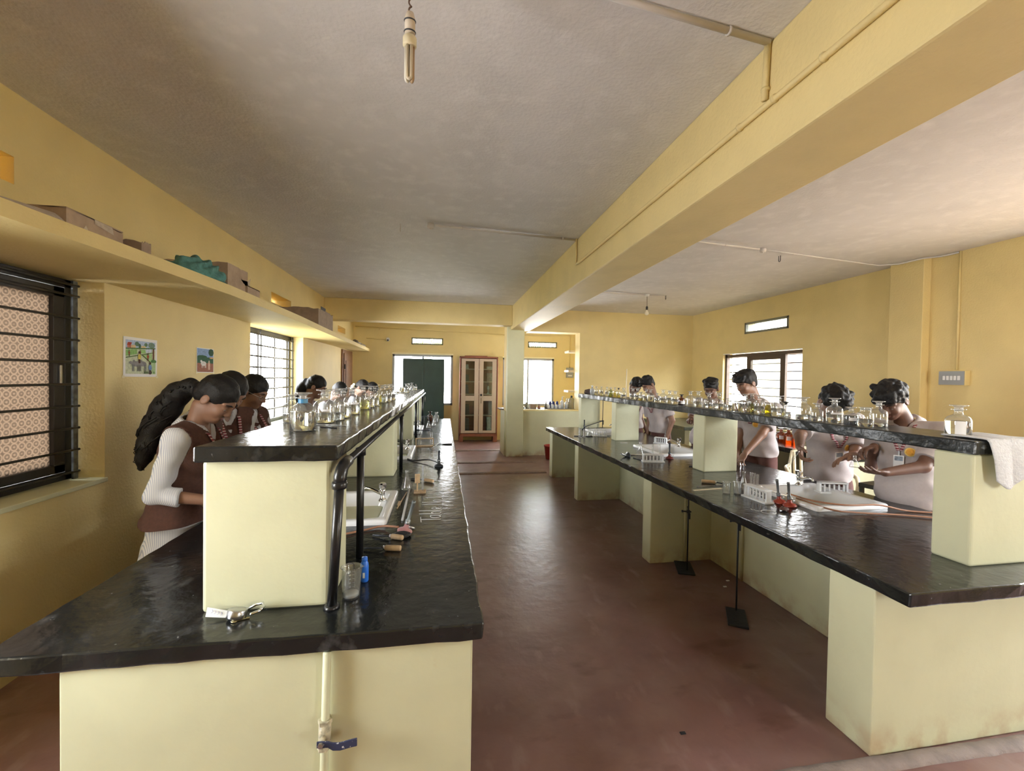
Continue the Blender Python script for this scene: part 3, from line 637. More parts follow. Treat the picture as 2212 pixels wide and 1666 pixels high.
# ---- counter along the right wall
for x0, x1, y0, y1, lab in ((4.07, 5.195, 6.78, 8.41, 'far side counter with dark edge in the far right corner behind the people'), (4.12, 5.195, 4.0, 6.2, 'black side counter under the right window behind the people')):
    sc = thing('side_counter', lab, 'counter', (x0, y0, 0))
    slab_holes('worktop', TOP if y0 < 5 else mat('olive_dark_worktop', (.06, .065, .045), .3), 0, x1-x0, 0, y1-y0, .69, .75, [], sc)
    for q in ([.02, (y1-y0)/2, y1-y0-.2] if y0 < 5 else [.04, 1.2]): MB().box(.12, x1-x0, q, q+.14, 0, .69).build('leg', PALE, sc, bevel=.005)
    MB().box(x1-x0-.12, x1-x0, .06, y1-y0-.02, 0, .69).build('back_wall', WALL, sc)

# ---------------------------------------------------------------- sinks
def sink(parent_loc, sx, sy, rz, label, tap_xy, tap_rz, nm='sink', depth=.17):
    s = thing(nm, label, 'sink', parent_loc, rz, group='ceramic bench sinks')
    def ring(hx, hy, z, r, n=6):
        out = []
        for cx, cy, a0 in ((hx-r, hy-r, 0), (-hx+r, hy-r, 90), (-hx+r, -hy+r, 180), (hx-r, -hy+r, 270)):
            for k in range(n+1): a = radians(a0+90*k/n); out.append((cx+r*cos(a), cy+r*sin(a), z))
        return out
    hx, hy = sx/2, sy/2; o = .05
    rings = [ring(hx, hy, .0005, .02), ring(hx, hy, .022, .02), ring(hx-.006, hy-.006, .028, .02), ring(hx-o+.008, hy-o+.008, .026, .04), ring(hx-o, hy-o, .018, .05), ring(hx-o-.02, hy-o-.02, -.05, .06), ring(hx-o-.035, hy-o-.035, -depth+.03, .07), ring(hx-o-.07, hy-o-.07, -depth, .06)]
    n = len(rings[0]); mb = MB(); vs = [p for r in rings for p in r]; fs = []
    for i in range(len(rings)-1):
        for k in range(n): fs.append((i*n+k, i*n+(k+1) % n, (i+1)*n+(k+1) % n, (i+1)*n+k))
    fs.append(tuple((len(rings)-1)*n+k for k in range(n)))
    mb.add(vs, fs, True)
    mb.build('basin', CERAMIC, s)
    MB().lathe([(.028, -depth+.001), (.028, -depth+.004), (.02, -depth+.002), (0, -depth+.001)], 16).build('drain', CHROME, s)
    tx, ty = tap_xy; mt = T(tx, ty, .026) @ Rz(tap_rz)
    tp = MB(); tp.lathe([(.026, 0), (.022, .008), (.013, .018), (.013, .05), (.018, .058), (.018, .066), (.012, .072)], 14, mt)
    tp.tube([(0, 0, .04), (.03, 0, .052), (.07, 0, .068), (.10, 0, .075), (.118, 0, .07), (.124, 0, .055)], [.012, .011, .0095, .009, .009, .008], 10, mt)
    tp = tp.build('tap', CHROME, s)
    kb = MB(); kb.lathe([(.010, .072), (.022, .078), (.024, .10), (.018, .108), (0, .109)], 10, mt, smooth=False).build('tap_knob', CHROME, tp)
    return s
for i, h in enumerate(LSINK):
    nm = ['white ceramic sink in the left bench nearest the front, with chrome tap', 'white ceramic sink in the middle of the left bench behind the second pier', 'far white ceramic sink in the left bench, near the ring stand'][i]
    sink(((h[0]+h[1])/2, (h[2]+h[3])/2, SZ), h[1]-h[0], h[3]-h[2], 0, nm, (.215, .07), pi*.93)
for i, h in enumerate(RSINK):
    p = RW((h[0]+h[1])/2, (h[2]+h[3])/2, SZ)
    nm = ['large white ceramic sink on the right bench beside the red burners', 'white ceramic sink on the right bench between the second and third piers', 'far white ceramic sink on the right bench behind the small test tube rack'][i]
    sink(p, h[1]-h[0], h[3]-h[2], RA, nm, ((.1, .235) if i == 0 else (.19, .10)), (-pi/2 if i == 0 else pi*.8))

# ---------------------------------------------------------------- gas line of the left bench
gp = thing('gas_pipe', 'black gas pipe rising up the front pier of the left bench and under its shelf', 'pipe', (-.345, 1.50, 0))
o = Vector((-.345, 1.50, 0)); L = lambda *p: Vector(p)-o
MB().tube([L(-.366, 1.528, SZ), L(-.342, 1.522, 1.19)], .0165, 12).build('riser', BLACKP, gp)
MB().tube([L(-.342, 1.522, 1.175), L(-.341, 1.522, 1.205), L(-.338, 1.535, 1.228), L(-.335, 1.56, 1.240), L(-.333, 1.61, 1.243)], [.021, .022, .021, .02, .02], 12).build('elbow', BLACKP, gp)
MB().lathe([(.024, 0), (.026, .008), (.026, .016), (.024, .024)], 12, align(L(-.3425, 1.522, 1.165), (0, 0, 1))).build('collar', BLACKP, gp)
MB().lathe([(.028, 0), (.022, .012)], 12, align(L(-.366, 1.528, SZ), (0, 0, 1))).build('collar', BLACKP, gp)
MB().tube([L(-.333, 1.60, 1.243), L(-.326, 7.95, 1.243)], .0135, 10).build('rail', BLACKP, gp)
for y in (1.95, 3.80, 5.80, 7.55):
    x = -.352
    MB().tube([L(x, y, SZ), L(x, y, 1.235)], .0155, 10).build('drop_pipe', BLACKP, gp)
    MB().lathe([(.022, 0), (.022, .03), (.018, .034)], 12, align(L(x, y, 1.20), (0, 0, 1))).build('collar', BLACKP, gp)
lp = thing('gas_supply_pipe', 'cream painted pipe down the front of the left bench, with a dark blue lever valve', 'pipe', (-.352, 1.37, 0))
MB().tube([(.0, -.002, 0), (.012, .0, SZB)], .0125, 12).build('pipe', PALE, lp)
vz = .452
MB().tube([(.006, -.002, vz-.035), (.008, -.002, vz+.035)], .0185, 8).lathe([(.010, 0), (.010, .02)], 10, align((.007, -.02, vz), (0, -1, 0))).lathe([(.021, 0), (.021, .012)], 6, align((.006, -.002, vz-.045), (0, 0, 1)), smooth=False).lathe([(.021, 0), (.021, .012)], 6, align((.008, -.002, vz+.033), (0, 0, 1)), smooth=False).build('valve_body', mat('worn_brass_cream', (.55, .50, .36), .45, noise=.5, nscale=60), lp)
HBL = mat('chipped_blue_lever', (.035, .045, .10), .4, noise=.0, nscale=50); add_layer(HBL, (.7, .7, .7), 90, .6, .66)
hb = MB(); prof = [(-.012, 0), (.02, -.002), (.034, -.010), (.055, -.012), (.085, -.006), (.103, -.004)]
P = []
for x, z in prof:
    w = .010 if x < .03 else .0125
    P += [(.007+x, -.041, vz+z-w), (.007+x, -.045, vz+z-w), (.007+x, -.045, vz+z+w), (.007+x, -.041, vz+z+w)]
fs = [(i*4+j, i*4+(j+1) % 4, (i+1)*4+(j+1) % 4, (i+1)*4+j) for i in range(len(prof)-1) for j in range(4)]+[(3, 2, 1, 0), tuple(len(P)-4+k for k in range(4))]
hb.add(P, fs).build('lever', HBL, lp, bevel=.002)
MB().lathe([(.0085, 0), (.0085, .006), (0, .008)], 6, align((.007, -.045, vz), (0, -1, 0)), smooth=False).build('nut', STEEL, lp)

# chalk writing on the left worktop
def strokes(name, lines, scale, origin, xdir, ydir, r, label, cat='chalk writing'):
    mb = MB(); xd, yd = Vector(xdir), Vector(ydir)
    for l in lines: mb.tube([Vector(origin)+xd*(p[0]*scale)+yd*(p[1]*scale)+Vector((0, 0, .0006)) for p in l], r, 5)
    o_ = mb.build(name, CHALK); return tag(o_, label, cat)
arc = lambda cx, cy, rx, ry, a0, a1, n=10: [(cx+rx*cos(radians(a0+(a1-a0)*k/n)), cy+ry*sin(radians(a0+(a1-a0)*k/n))) for k in range(n+1)]
txt = [[(-.1, 1.0), (.7, 1.08)], [(.3, 1.05), (.28, .0)],
       arc(.75, .3, .2, .28, 60, 380), [(.96, .6), (.97, .05), (1.05, 0)],
       [(1.25, 1.2), (1.25, .05)], arc(1.43, .28, .2, .27, 150, -170),
       [(1.8, 1.25), (1.8, .1), (1.88, 0)],
       [(2.05, .3), (2.38, .34)]+arc(2.22, .3, .18, .27, 10, 310),
       [(2.95, 0), (2.95, 1.15), (3.4, 0), (3.4, 1.2)], arc(3.75, .3, .16, .26, 0, 360), [(4.1, .0), (4.12, .03)], [(4.3, .9), (4.45, 1.1), (4.45, .05)]]
strokes('chalk_writing', txt, .105, (-.005, 2.38, SZ), (0.02, 1, 0), (-1, .02, 0), .0022, 'white chalk handwriting on the left worktop reading Table No 1')
strokes('chalk_circle', [arc(0, 0, 1, .9, 0, 360, 24)+[(1.05, .2)], [(-1.2, .9), (-1.0, .5), (-1.5, .6), (-1.3, 1.2), (-1.7, 1.1), (-1.5, 1.7)]], .042, (1.963, 2.325, SZ), (1, 0, 0), (0, 1, 0), .0018, 'white chalk ring drawn on the right worktop in front of the red burners', 'chalk mark')
# ================================================================= GLASSWARE
GB = {}
def bottle_meshes(kind):
    """unit-height reagent bottles (height 1 incl. stopper)"""
    if kind in GB: return GB[kind]
    if kind == 'narrow':
        body = [(0, .012), (.20, 0), (.275, .004), (.285, .02), (.287, .48), (.282, .53), (.262, .585), (.22, .635), (.16, .675), (.115, .695), (.098, .715), (.094, .80), (.10, .835), (.165, .85), (.165, .865), (.10, .872)]
        stop = [(.0, .80), (.085, .80), (.10, .865), (.09, .885), (.085, .91), (.12, .95), (.205, .975), (.205, .995), (0, 1.0)]
        lr = .275
    elif kind == 'slim':
        body = [(0, .012), (.15, 0), (.205, .004), (.212, .02), (.212, .56), (.205, .61), (.18, .66), (.13, .70), (.085, .725), (.075, .745), (.074, .83), (.12, .85), (.12, .862), (.07, .868)]
        stop = [(0, .82), (.062, .82), (.074, .87), (.06, .90), (.07, .93), (.15, .975), (.15, .995), (0, 1.0)]
        lr = .203
    elif kind == 'wide':
        body = [(0, .012), (.26, 0), (.34, .004), (.35, .02), (.35, .60), (.34, .66), (.30, .72), (.24, .755), (.225, .775), (.225, .87), (.235, .90), (.29, .91), (.29, .925), (.22, .93)]
        stop = [(0, .86), (.20, .86), (.225, .93), (.21, .945), (.31, .985), (.31, .998), (0, 1.0)]
        lr = .338
    elif kind == 'drop':
        body = [(0, .012), (.22, 0), (.295, .004), (.30, .02), (.30, .50), (.285, .56), (.235, .62), (.16, .665), (.115, .69), (.105, .71), (.105, .775), (.17, .79), (.17, .805), (.10, .81)]
        stop = [(0, .78), (.09, .78), (.105, .825), (.085, .85), (.10, .90), (.23, .965), (.23, .985), (0, 1.0)]
        lr = .288
    b = MB(); b.lathe(body, 28, cap=False); 
    st = MB(); st.lathe(stop, 22, cap=False)
    GB[kind] = (b.mesh('bottle_body', BOTGL), st.mesh('stopper', STOPGL), body, lr); return GB[kind]
def liquid_mesh(kind, level, m):
    key = (kind, round(level, 2), m.name)
    if key in GB: return GB[key]
    body = bottle_meshes(kind)[2]; pr = [(0, .018)]
    for r, z in body[1:]:
        if z >= level: break
        pr.append((max(0.01, r-.012), max(z, .018)))
    i = next(k for k, (r, z) in enumerate(body) if z >= level); (r0, z0), (r1, z1) = body[i-1], body[i]
    rr = r0+(r1-r0)*(level-z0)/max(1e-6, z1-z0)-.012
    pr += [(rr, level), (0, level)]
    GB[key] = MB().lathe(pr, 28, cap=False, smooth=True).mesh('solution', m)
    return GB[key]
def link(name, me, parent):
    o = bpy.data.objects.new(name, me); COL.objects.link(o); o.parent = parent; return o
def label_patch(r, z0, z1, a0, a1, m=None):
    mb = MB(); n = 10; P = []
    for i in range(n+1):
        a = a0+(a1-a0)*i/n
        P += [(r*cos(a), r*sin(a), z0), (r*cos(a), r*sin(a), z1)]
    return mb.grid(P, n+1, 2).mesh('paper_label', m or LABEL)
def bottle(p, h, kind='narrow', liq=WATER, level=.45, label=None, group=None, lab=None, body_m=None, stop_m=None, name='reagent_bottle', wide=1.0, band=None, face=None):
    b = thing(name, label, 'bottle', p, random.uniform(0, 6), group=group)
    if face is not None: b.rotation_euler.z = face
    b.scale = (h*wide, h*wide, h)
    bme, sme, prof, lr = bottle_meshes(kind)
    o = link('bottle_body', bme, b)
    if body_m: o.data = bme.copy(); o.data.materials.clear(); o.data.materials.append(body_m)
    s_ = link('stopper', sme, b)
    if stop_m: s_.data = sme.copy(); s_.data.materials.clear(); s_.data.materials.append(stop_m)
    if liq is not None and level: link('solution', liquid_mesh(kind, level, liq), b)
    if lab: link('paper_label', label_patch(lr+.016, *lab), b)
    if band: link('tape_band', MB().lathe([(.106, .72), (.106, .83)], 18, cap=False).mesh('tape_band', band), b)
    return b
def shelf_left(u, v):
    p = A(u, v, z=1.312)
    if not -.74 < p.x < -.41:
        x = -.72 if p.x < -.74 else -.44
        d = _R @ np.array([u-IMW/2, v-IMH/2, FPX]); y = float(x/d[0]*d[1]); p = Vector((x, y, 1.312))
    return p
def shelf_right(u, v):
    p = A(u, v, z=RZ); a, b = RL(p)
    if not .575 < a < .82 or b > 5.25:
        a = min(.80, max(.60, a))
        d = _R @ np.array([u-IMW/2, v-IMH/2, FPX]); k = float(d[0]/d[1])       # x = k*y ; x = RO.x + a - RA*(y-RO.y)
        y = (RO[0]+a+RA*RO[1])/(k+RA); p = Vector((k*y, y, RZ))
    return p
def place_row(rows, fn, grp):
    taken = []
    for r in rows:
        u, vb, vt, kind, liq, lev, label = r[:7]; ex = r[7] if len(r) > 7 else {}
        p = fn(u, vb)
        h = (A(u, vt, y=p.y).z-p.z)
        h = min(.215, max(.10, h))
        prof = bottle_meshes(kind)[2]; rad = max(q[0] for q in prof)*h*ex.get('wide', 1.0)
        for _ in range(60):                                   # keep neighbours apart: slide along the sight line
            hit = [t for t in taken if (t[0]-p).length < t[1]+rad+.004]
            if not hit: break
            d = Vector((p.x, p.y, 0)).normalized(); p = p+d*.02
        taken.append((p.copy(), rad))
        bottle(p, h, kind, liq, lev, label, grp, **ex)
W_ = WATER
LROW = [
 (654, 930, 848, 'narrow', W_, .50, 'nearest and largest clear bottle on the left shelf, with blue tape at its neck', dict(band=mat('blue_tape', (.05, .22, .42), .4), wide=1.12)),
 (630, 912, 852, 'narrow', W_, .30, 'clear bottle half hidden behind the nearest taped bottle, on the left shelf'),
 (701, 913, 842, 'narrow', W_, .30, 'clear bottle with a small white label on the left shelf, second nearest', dict(wide=1.1, lab=(.36, .42, .2, .9), face=-1.75)),
 (724, 908, 841, 'narrow', W_, .25, 'clear bottle just behind the small-labelled bottle on the left shelf'),
 (740, 902, 839, 'narrow', W_, .38, 'clear bottle with wide flat stopper, fifth along the left shelf'),
 (760, 895, 837, 'narrow', W_, .38, 'clear bottle with a pale paper band, sixth along the left shelf', dict(lab=(.38, .45, 0, 2.2), face=-2.6)),
 (784, 884, 833, 'narrow', GRNLIQ, .40, 'clear bottle with faint greenish liquid, near the middle of the left shelf'),
 (799, 880, 834, 'slim', W_, .50, 'slender clear bottle beside the faint greenish one on the left shelf'),
 (809, 877, 834, 'slim', W_, .40, 'slender clear bottle just before the bright yellow one on the left shelf'),
 (817, 871, 838, 'slim', YELLIQ, .55, 'bottle of bright yellow solution on the left shelf'),
 (826, 871, 832, 'narrow', W_, .45, 'clear bottle just beyond the bright yellow one on the left shelf'),
 (835, 868, 831, 'narrow', W_, .40, 'clear bottle, second beyond the bright yellow one on the left shelf'),
 (845, 865, 830, 'narrow', W_, .40, 'clear bottle, third beyond the bright yellow one on the left shelf'),
 (857, 857, 836, 'drop', W_, .30, 'small squat clear bottle near the far end of the left shelf'),
 (867, 859, 828, 'narrow', PALELIQ, .55, 'straw coloured bottle against the green cupboard, left shelf far end'),
 (878, 859, 829, 'narrow', W_, .45, 'clear bottle right of the straw coloured one, left shelf far end'),
 (884, 855, 828, 'narrow', W_, .45, 'clear bottle in the far cluster on the left shelf, behind the front two'),
 (890, 853, 827, 'narrow', W_, .40, 'clear bottle in the far cluster on the left shelf, second from its right'),
 (898, 850, 832, 'slim', PALELIQ, .40, 'last small pale bottle at the far end of the left shelf')]
LFAR = [r for r in LROW if r[0] > 855]; LNEAR = [r for r in LROW if r[0] <= 855]
def shelf_left_far(u, v):
    x = {857: -.60, 867: -.60, 878: -.50, 884: -.55, 890: -.50, 898: -.45}[u]
    d = _R @ np.array([u-IMW/2, v-IMH/2, FPX]); y = min(7.85, float(x/d[0]*d[1])); return Vector((float(d[0]/d[1])*y, y, 1.312))
place_row(LNEAR, shelf_left, 'reagent bottles on the left shelf'); place_row(LFAR, shelf_left_far, 'reagent bottles on the left shelf')
WHP = mat('white_cap_plastic', (.75, .78, .80), .4)
DKS = mat('dark_stopper', (.03, .03, .03), .4)
RROW = [
 (1279, 856, 833, 'slim', W_, .55, 'whitish bottle at the far end of the right shelf beside the dark cloth', dict(body_m=thin_glass('milky_plastic', (.7, .74, .78), 1.5, .1, haze=.3, hcol=(.85, .88, .92)), stop_m=WHP)),
 (1288, 857, 835, 'slim', PALELIQ, .45, 'pale bottle second from the far end of the right shelf'),
 (1299, 858, 835, 'slim', PALELIQ, .5, 'pale straw bottle third from the far end of the right shelf'),
 (1311, 859, 836, 'slim', W_, .5, 'clear bottle fourth from the far end of the right shelf'),
 (1319, 860, 837, 'slim', GRNLIQ, .6, 'greenish bottle just left of the two far yellow bottles, right shelf', dict(body_m=thin_glass('green_glass', (.62, .68, .50), 1.6))),
 (1328, 861, 837, 'slim', YELLIQ, .62, 'first of two far bottles of yellow solution on the right shelf'),
 (1336, 862, 838, 'slim', YELLIQ, .45, 'second of two far bottles of yellow solution on the right shelf', dict(stop_m=DKS)),
 (1347, 864, 838, 'narrow', W_, .35, 'clear bottle right after the two far yellow bottles on the right shelf'),
 (1367, 869, 839, 'narrow', W_, .4, 'clear bottle below the faces of the far pair, right shelf, left of its twin'),
 (1377, 870, 838, 'narrow', W_, .4, 'clear bottle just left of the small half-yellow bottle on the right shelf'),
 (1385, 871, 848, 'drop', YELLIQ, .30, 'small bottle with a little yellow liquid on the right shelf'),
 (1396, 872, 840, 'narrow', W_, .4, 'clear bottle just right of the small half-yellow bottle on the right shelf'),
 (1405, 873, 841, 'narrow', W_, .5, 'clear bottle second right of the small half-yellow bottle on the right shelf'),
 (1419, 874, 850, 'drop', W_, .4, 'short clear bottle in front of the far person in white shirt, right shelf'),
 (1432, 877, 842, 'narrow', W_, .35, 'tall clear bottle right of the short one, far half of the right shelf'),
 (1446, 878, 844, 'narrow', W_, .45, 'clear bottle with flat stopper, second left of the small amber bottle'),
 (1458, 879, 845, 'narrow', W_, .4, 'clear bottle directly left of the small amber bottle on the right shelf'),
 (1472, 880, 852, 'drop', DARKLIQ, .35, 'small amber bottle with dark stopper and white label on the right shelf', dict(body_m=AMBERGL, stop_m=DKS, lab=(.12, .38, 0, 1.6), face=-2.4)),
 (1491, 882, 845, 'narrow', None, 0, 'empty clear bottle directly right of the small amber bottle'),
 (1508, 885, 845, 'narrow', W_, .35, 'clear bottle second right of the small amber bottle'),
 (1531, 887, 849, 'narrow', W_, .28, 'cloudy clear bottle in front of the person left of the right window'),
 (1552, 889, 848, 'narrow', W_, .35, 'large clear bottle between the tall person and the person left of the window', dict(wide=1.05)),
 (1573, 890, 860, 'drop', W_, .45, 'short clear bottle left of the tall person leaning in profile'),
 (1593, 894, 851, 'narrow', W_, .5, 'clear bottle half full in front of the tall person, first of his pair'),
 (1610, 894, 851, 'slim', W_, .5, 'clear bottle half full in front of the tall person, second of his pair', dict(wide=1.15)),
 (1624, 896, 851, 'slim', GRNLIQ, .48, 'bottle with pale yellow-green liquid in front of the tall person', dict(wide=1.15)),
 (1640, 897, 853, 'slim', W_, .40, 'clear bottle directly left of the brightest yellow bottle', dict(wide=1.2)),
 (1657, 900, 856, 'wide', YELLIQ, .52, 'wide bottle of deep bright yellow solution in the middle of the right shelf'),
 (1681, 902, 855, 'narrow', W_, .40, 'clear bottle directly right of the brightest yellow bottle', dict(wide=1.1)),
 (1697, 905, 869, 'drop', W_, .30, 'short clear bottle with a dark stopper right of the brightest yellow bottle', dict(stop_m=DKS)),
 (1736, 908, 858, 'narrow', W_, .22, 'clear round-shouldered bottle standing alone at the right edge of the window', dict(wide=1.05)),
 (1765, 912, 871, 'drop', W_, .28, 'smallish clear bottle left of the person bowing head down'),
 (1802, 917, 860, 'narrow', W_, .40, 'clear bottle with paper band in front of the person bowing head down', dict(lab=(.36, .43, 0, 2.4), face=-2.8)),
 (1838, 920, 879, 'drop', DARKLIQ, .52, 'bottle of dark solution with white label, right of the person bowing head down', dict(lab=(.25, .42, 0, 1.5), face=-2.7, wide=1.1)),
 (1869, 924, 880, 'wide', W_, .40, 'squat wide-mouthed clear jar left of the tall bottle, right shelf near end'),
 (1897, 927, 868, 'narrow', W_, .12, 'tall nearly empty clear bottle in front of the nearest person'),
 (2069, 943, 875, 'narrow', W_, .50, 'nearest clear bottle with white label at the near end of the right shelf', dict(wide=1.1, lab=(.08, .50, 0, .8), face=-2.75))]
place_row(RROW, shelf_right, 'reagent bottles on the right shelf')
# glass rod standing up behind the far bottles
p = shelf_right(1352, 862)
gr = thing('burette', 'thin upright glass tube standing among the far bottles of the right shelf', 'glass tube', p)
hh = A(1353, 797, y=p.y).z-p.z
MB().tube([(0, 0, 0), (.004, 0, hh)], .006, 8).build('tube', mat('ivory_glass', (.7, .64, .5), .3), gr)
MB().lathe([(.03, 0), (.03, .008), (.01, .014)], 14).build('foot', BOTGL, gr)

# ---------------------------------------------------------------- beakers, flasks, tubes
def beaker(p, r, h, label, liq=None, lev=0, marks=False, group=None, m=None, rz=0):
    b = thing('beaker', label, 'beaker', p, rz, group=group); t = .0025
    prof = [(0, 0), (r*.9, 0), (r*.98, .004), (r, .012), (r, h-.008), (r+.003, h-.002), (r+.006, h), (r+.003, h+.001), (r-t, h-.006), (r-t, .012), (r*.9, .006), (0, .005)]
    mb = MB(); n = 32; vs = []; fs = []
    for rr, z in prof:
        for k in range(n):
            a = 2*pi*k/n; sp = 0
            if z > h-.03 and rr > r-.006:
                da = abs((a-pi+pi) % (2*pi)-pi); sp = max(0, 1-da/.4)*.010*(z-(h-.03))/.03
            vs.append(((rr+sp)*cos(a), (rr+sp)*sin(a), z))
    for i in range(len(prof)-1):
        for k in range(n): fs.append((i*n+k, i*n+(k+1) % n, (i+1)*n+(k+1) % n, (i+1)*n+k))
    mb.add(vs, fs, True).build('glass', m or BOTGL, b)
    if liq: MB().lathe([(0, .006), (r*.88, .007), (r-.004, .014), (r-.004, lev), (0, lev)], 28, cap=False).build('residue', liq, b)
    if marks:
        mk = MB(); a0 = marks
        def bar(z, w, hgt, da=0): 
            P = []; 
            for i in range(7):
                a = a0+da+w*i/6; P += [((r+.0006)*cos(a), (r+.0006)*sin(a), z), ((r+.0006)*cos(a), (r+.0006)*sin(a), z+hgt)]
            mk.grid(P, 7, 2)
        bar(.018, .03, h*.56)
        for k, z in enumerate((.20, .33, .46, .59, .70)): bar(h*z, .32, .0014); bar(h*z-.003, .22, .006, .45)
        bar(h*.66, .5, .006, .5); bar(h*.71, .45, .004, .5)
        mk.build('graduation_marks', WHITE, b)
    return b
p = A(758, 1290, z=SZ); 
beaker(p, .0305, (A(758, 1222, y=p.y).z-SZ)*.97, 'glass beaker with white graduations and cloudy residue on the left worktop front', mat('cloudy_residue', (.55, .56, .55), .6), .016, marks=-1.75, rz=pi*.98)
# small blue bottle
p = A(786, 1259, z=SZ)+Vector((0, .012, 0)); hh = A(785, 1204, y=p.y).z-SZ
bb = thing('plastic_bottle', 'small bright blue plastic bottle behind the graduated beaker', 'bottle', p)
MB().lathe([(0, 0), (.013, 0), (.0155, .004), (.0155, hh*.62), (.0145, hh*.74), (.010, hh*.84), (.009, hh*.86)], 20).build('bottle_body', BLUEPL, bb)
MB().lathe([(.0105, hh*.85), (.0115, hh*.86), (.0105, hh), (0, hh+.001)], 18).build('cap', BLUEPL, bb)
MB().box(-.004, .004, -.0165, -.0155, hh*.2, hh*.42).build('paper_label', LABEL, bb)
def flask(p, r, h, label, rz=0):
    f = thing('conical_flask', label, 'flask', p, rz, group='conical flasks')
    MB().lathe([(0, .004), (r*.92, 0), (r, .006), (r*.97, .016), (r*.36, h*.66), (r*.33, h*.72), (r*.33, h*.93), (r*.40, h*.985), (r*.40, h), (r*.34, h*.995)], 28, cap=False).build('glass', BOTGL, f)
    return f
def hgt(u, vt, p): return A(u, vt, y=p.y).z-p.z
p = A(868, 1057, z=SZ); p.x = -.245; flask(p, .04, hgt(868, 1017, p), 'conical flask beside the nearest sink of the left bench')
p = A(1383, 984, z=SZ); flask(p, .042, hgt(1383, 955, p), 'conical flask on the right bench left of the middle sink')
p = A(1606, 1058, z=SZ); flask(p, .034, hgt(1600, 1019, p), 'conical flask behind the two small beakers on the right bench')
p = A(1569, 1067, z=SZ); beaker(p, .0255, hgt(1569, 1041, p), 'left one of two small empty beakers on the right bench', group='pair of small beakers')
p = A(1591, 1068, z=SZ); p = p+Vector((.006, 0, 0)); beaker(p, .0255, hgt(1591, 1041, p), 'right one of two small empty beakers, beside the flask on the right bench', group='pair of small beakers')
p = A(937, 920, z=SZ); flask(p, .04, .13, 'conical flask toward the far end of the left bench, by the ring stand')
p = A(920, 925, z=SZ); p.x = -.22; flask(p, .038, .11, 'short conical flask standing behind the iron ring on the left bench')
def amber(p, h, label, body, st): return bottle(p, h, 'narrow', None, 0, label, 'two bottles at the far end of the left worktop', body_m=body, stop_m=st)
p = A(927, 905, z=SZ); p = Vector((-.225, 7.75, SZ)); amber(p, .165, 'amber glass bottle at the far end of the left worktop', AMBERGL, AMBERGL)
amber(Vector((-.115, 7.62, SZ)), .165, 'clear bottle beside the amber one at the far end of the left worktop', None, None)
# test tube racks: white plastic, two rows of holes
def rack(p, rz, L, D, H, label, tubes=(), m=WHITEPL, sticks=6):
    r = thing('test_tube_rack', label, 'test tube rack', p, rz, group='white test tube racks')
    MB().box(-L/2-.012, L/2+.012, -D/2-.006, D/2+.006, 0, .012).build('base', m, r, bevel=.002)
    MB().box(-L/2, L/2, -D/2, D/2, H-.010, H).build('top_plate', m, r, bevel=.002)
    for sx in (-1, 1): MB().box(sx*L/2-.006, sx*L/2+.006, -D*.3, D*.3, .012, H-.010).build('post', m, r)
    n = sticks
    for k in range(n):
        x = -L/2+L*(k+.8)/(n+.6)
        MB().lathe([(.0065, .012), (.0055, H*.80)], 10, T(x, -D*.32, 0)).build('drying_peg', m, r)
    for k in tubes:
        x = -L/2+L*(k+.8)/(n+.6)
        t = thing('test_tube', 'upright glass test tube in the '+' '.join(label.replace('white test tube rack','white rack').split()[:9]), 'test tube', r.matrix_basis @ Vector((x, D*.22, .013)), group='tubes in the white racks')
        hh = .155
        MB().lathe([(0, .008), (.004, .002), (.0075, .009), (.0075, hh-.002), (.0092, hh), (.0075, hh)], 14, cap=False).build('glass', BOTGL, t)
    return r
def rack_px(ua, va, ub, vb, vt, D, label, tubes=(), sticks=6):
    a, b = A(ua, va, z=SZ), A(ub, vb, z=SZ); d = b-a; c = (a+b)/2; n = Vector((-d.y, d.x, 0)).normalized()
    if n.y < 0: n = -n
    c = c+n*D/2; H = A((ua+ub)/2, vt, y=c.y).z-SZ
    return rack(c, atan2(d.y, d.x), d.length*.86, D, H, label, tubes, sticks=sticks)
rack_px(1601, 1071, 1655, 1091, 1052, .06, 'near white test tube rack beside the red burners on the right bench', (0, 1, 2), 6)
rack_px(1770, 1066, 1838, 1068, 1041, .06, 'white test tube rack in front of the people, beyond the large sink', (), 5)
rack_px(1388, 999, 1437, 1000, 981, .06, 'white test tube rack in front of the middle sink of the right bench', (2, 4), 5)
rack_px(1411, 958, 1440, 961, 945, .055, 'small white test tube rack by the far people, beyond the third pier', (4,), 5)
rack_px(1280, 943, 1312, 944, 928, .06, 'farthest white test tube rack near the iron stand on the right bench', (1,), 5)
# loose tubes and stands at the far end of the right bench
for u, v, vt, lab in ((1253, 945, 926, 'upright glass tube at the far end of the right bench, farther left'), (1262, 945, 927, 'upright glass tube at the far end of the right bench, nearer the rack')):
    p = A(u, v, z=SZ); t = thing('measuring_cylinder', lab, 'cylinder', p); hh = hgt(u, vt, p)
    MB().lathe([(0, .003), (.028, 0), (.028, .006), (.013, .012), (.0125, hh), (.011, hh)], 16, cap=False).build('glass', STOPGL, t)
p = A(1273, 941, z=SZ); flask(p, .04, hgt(1273, 922, p), 'conical flask at the far end of the right bench beside the tubes')
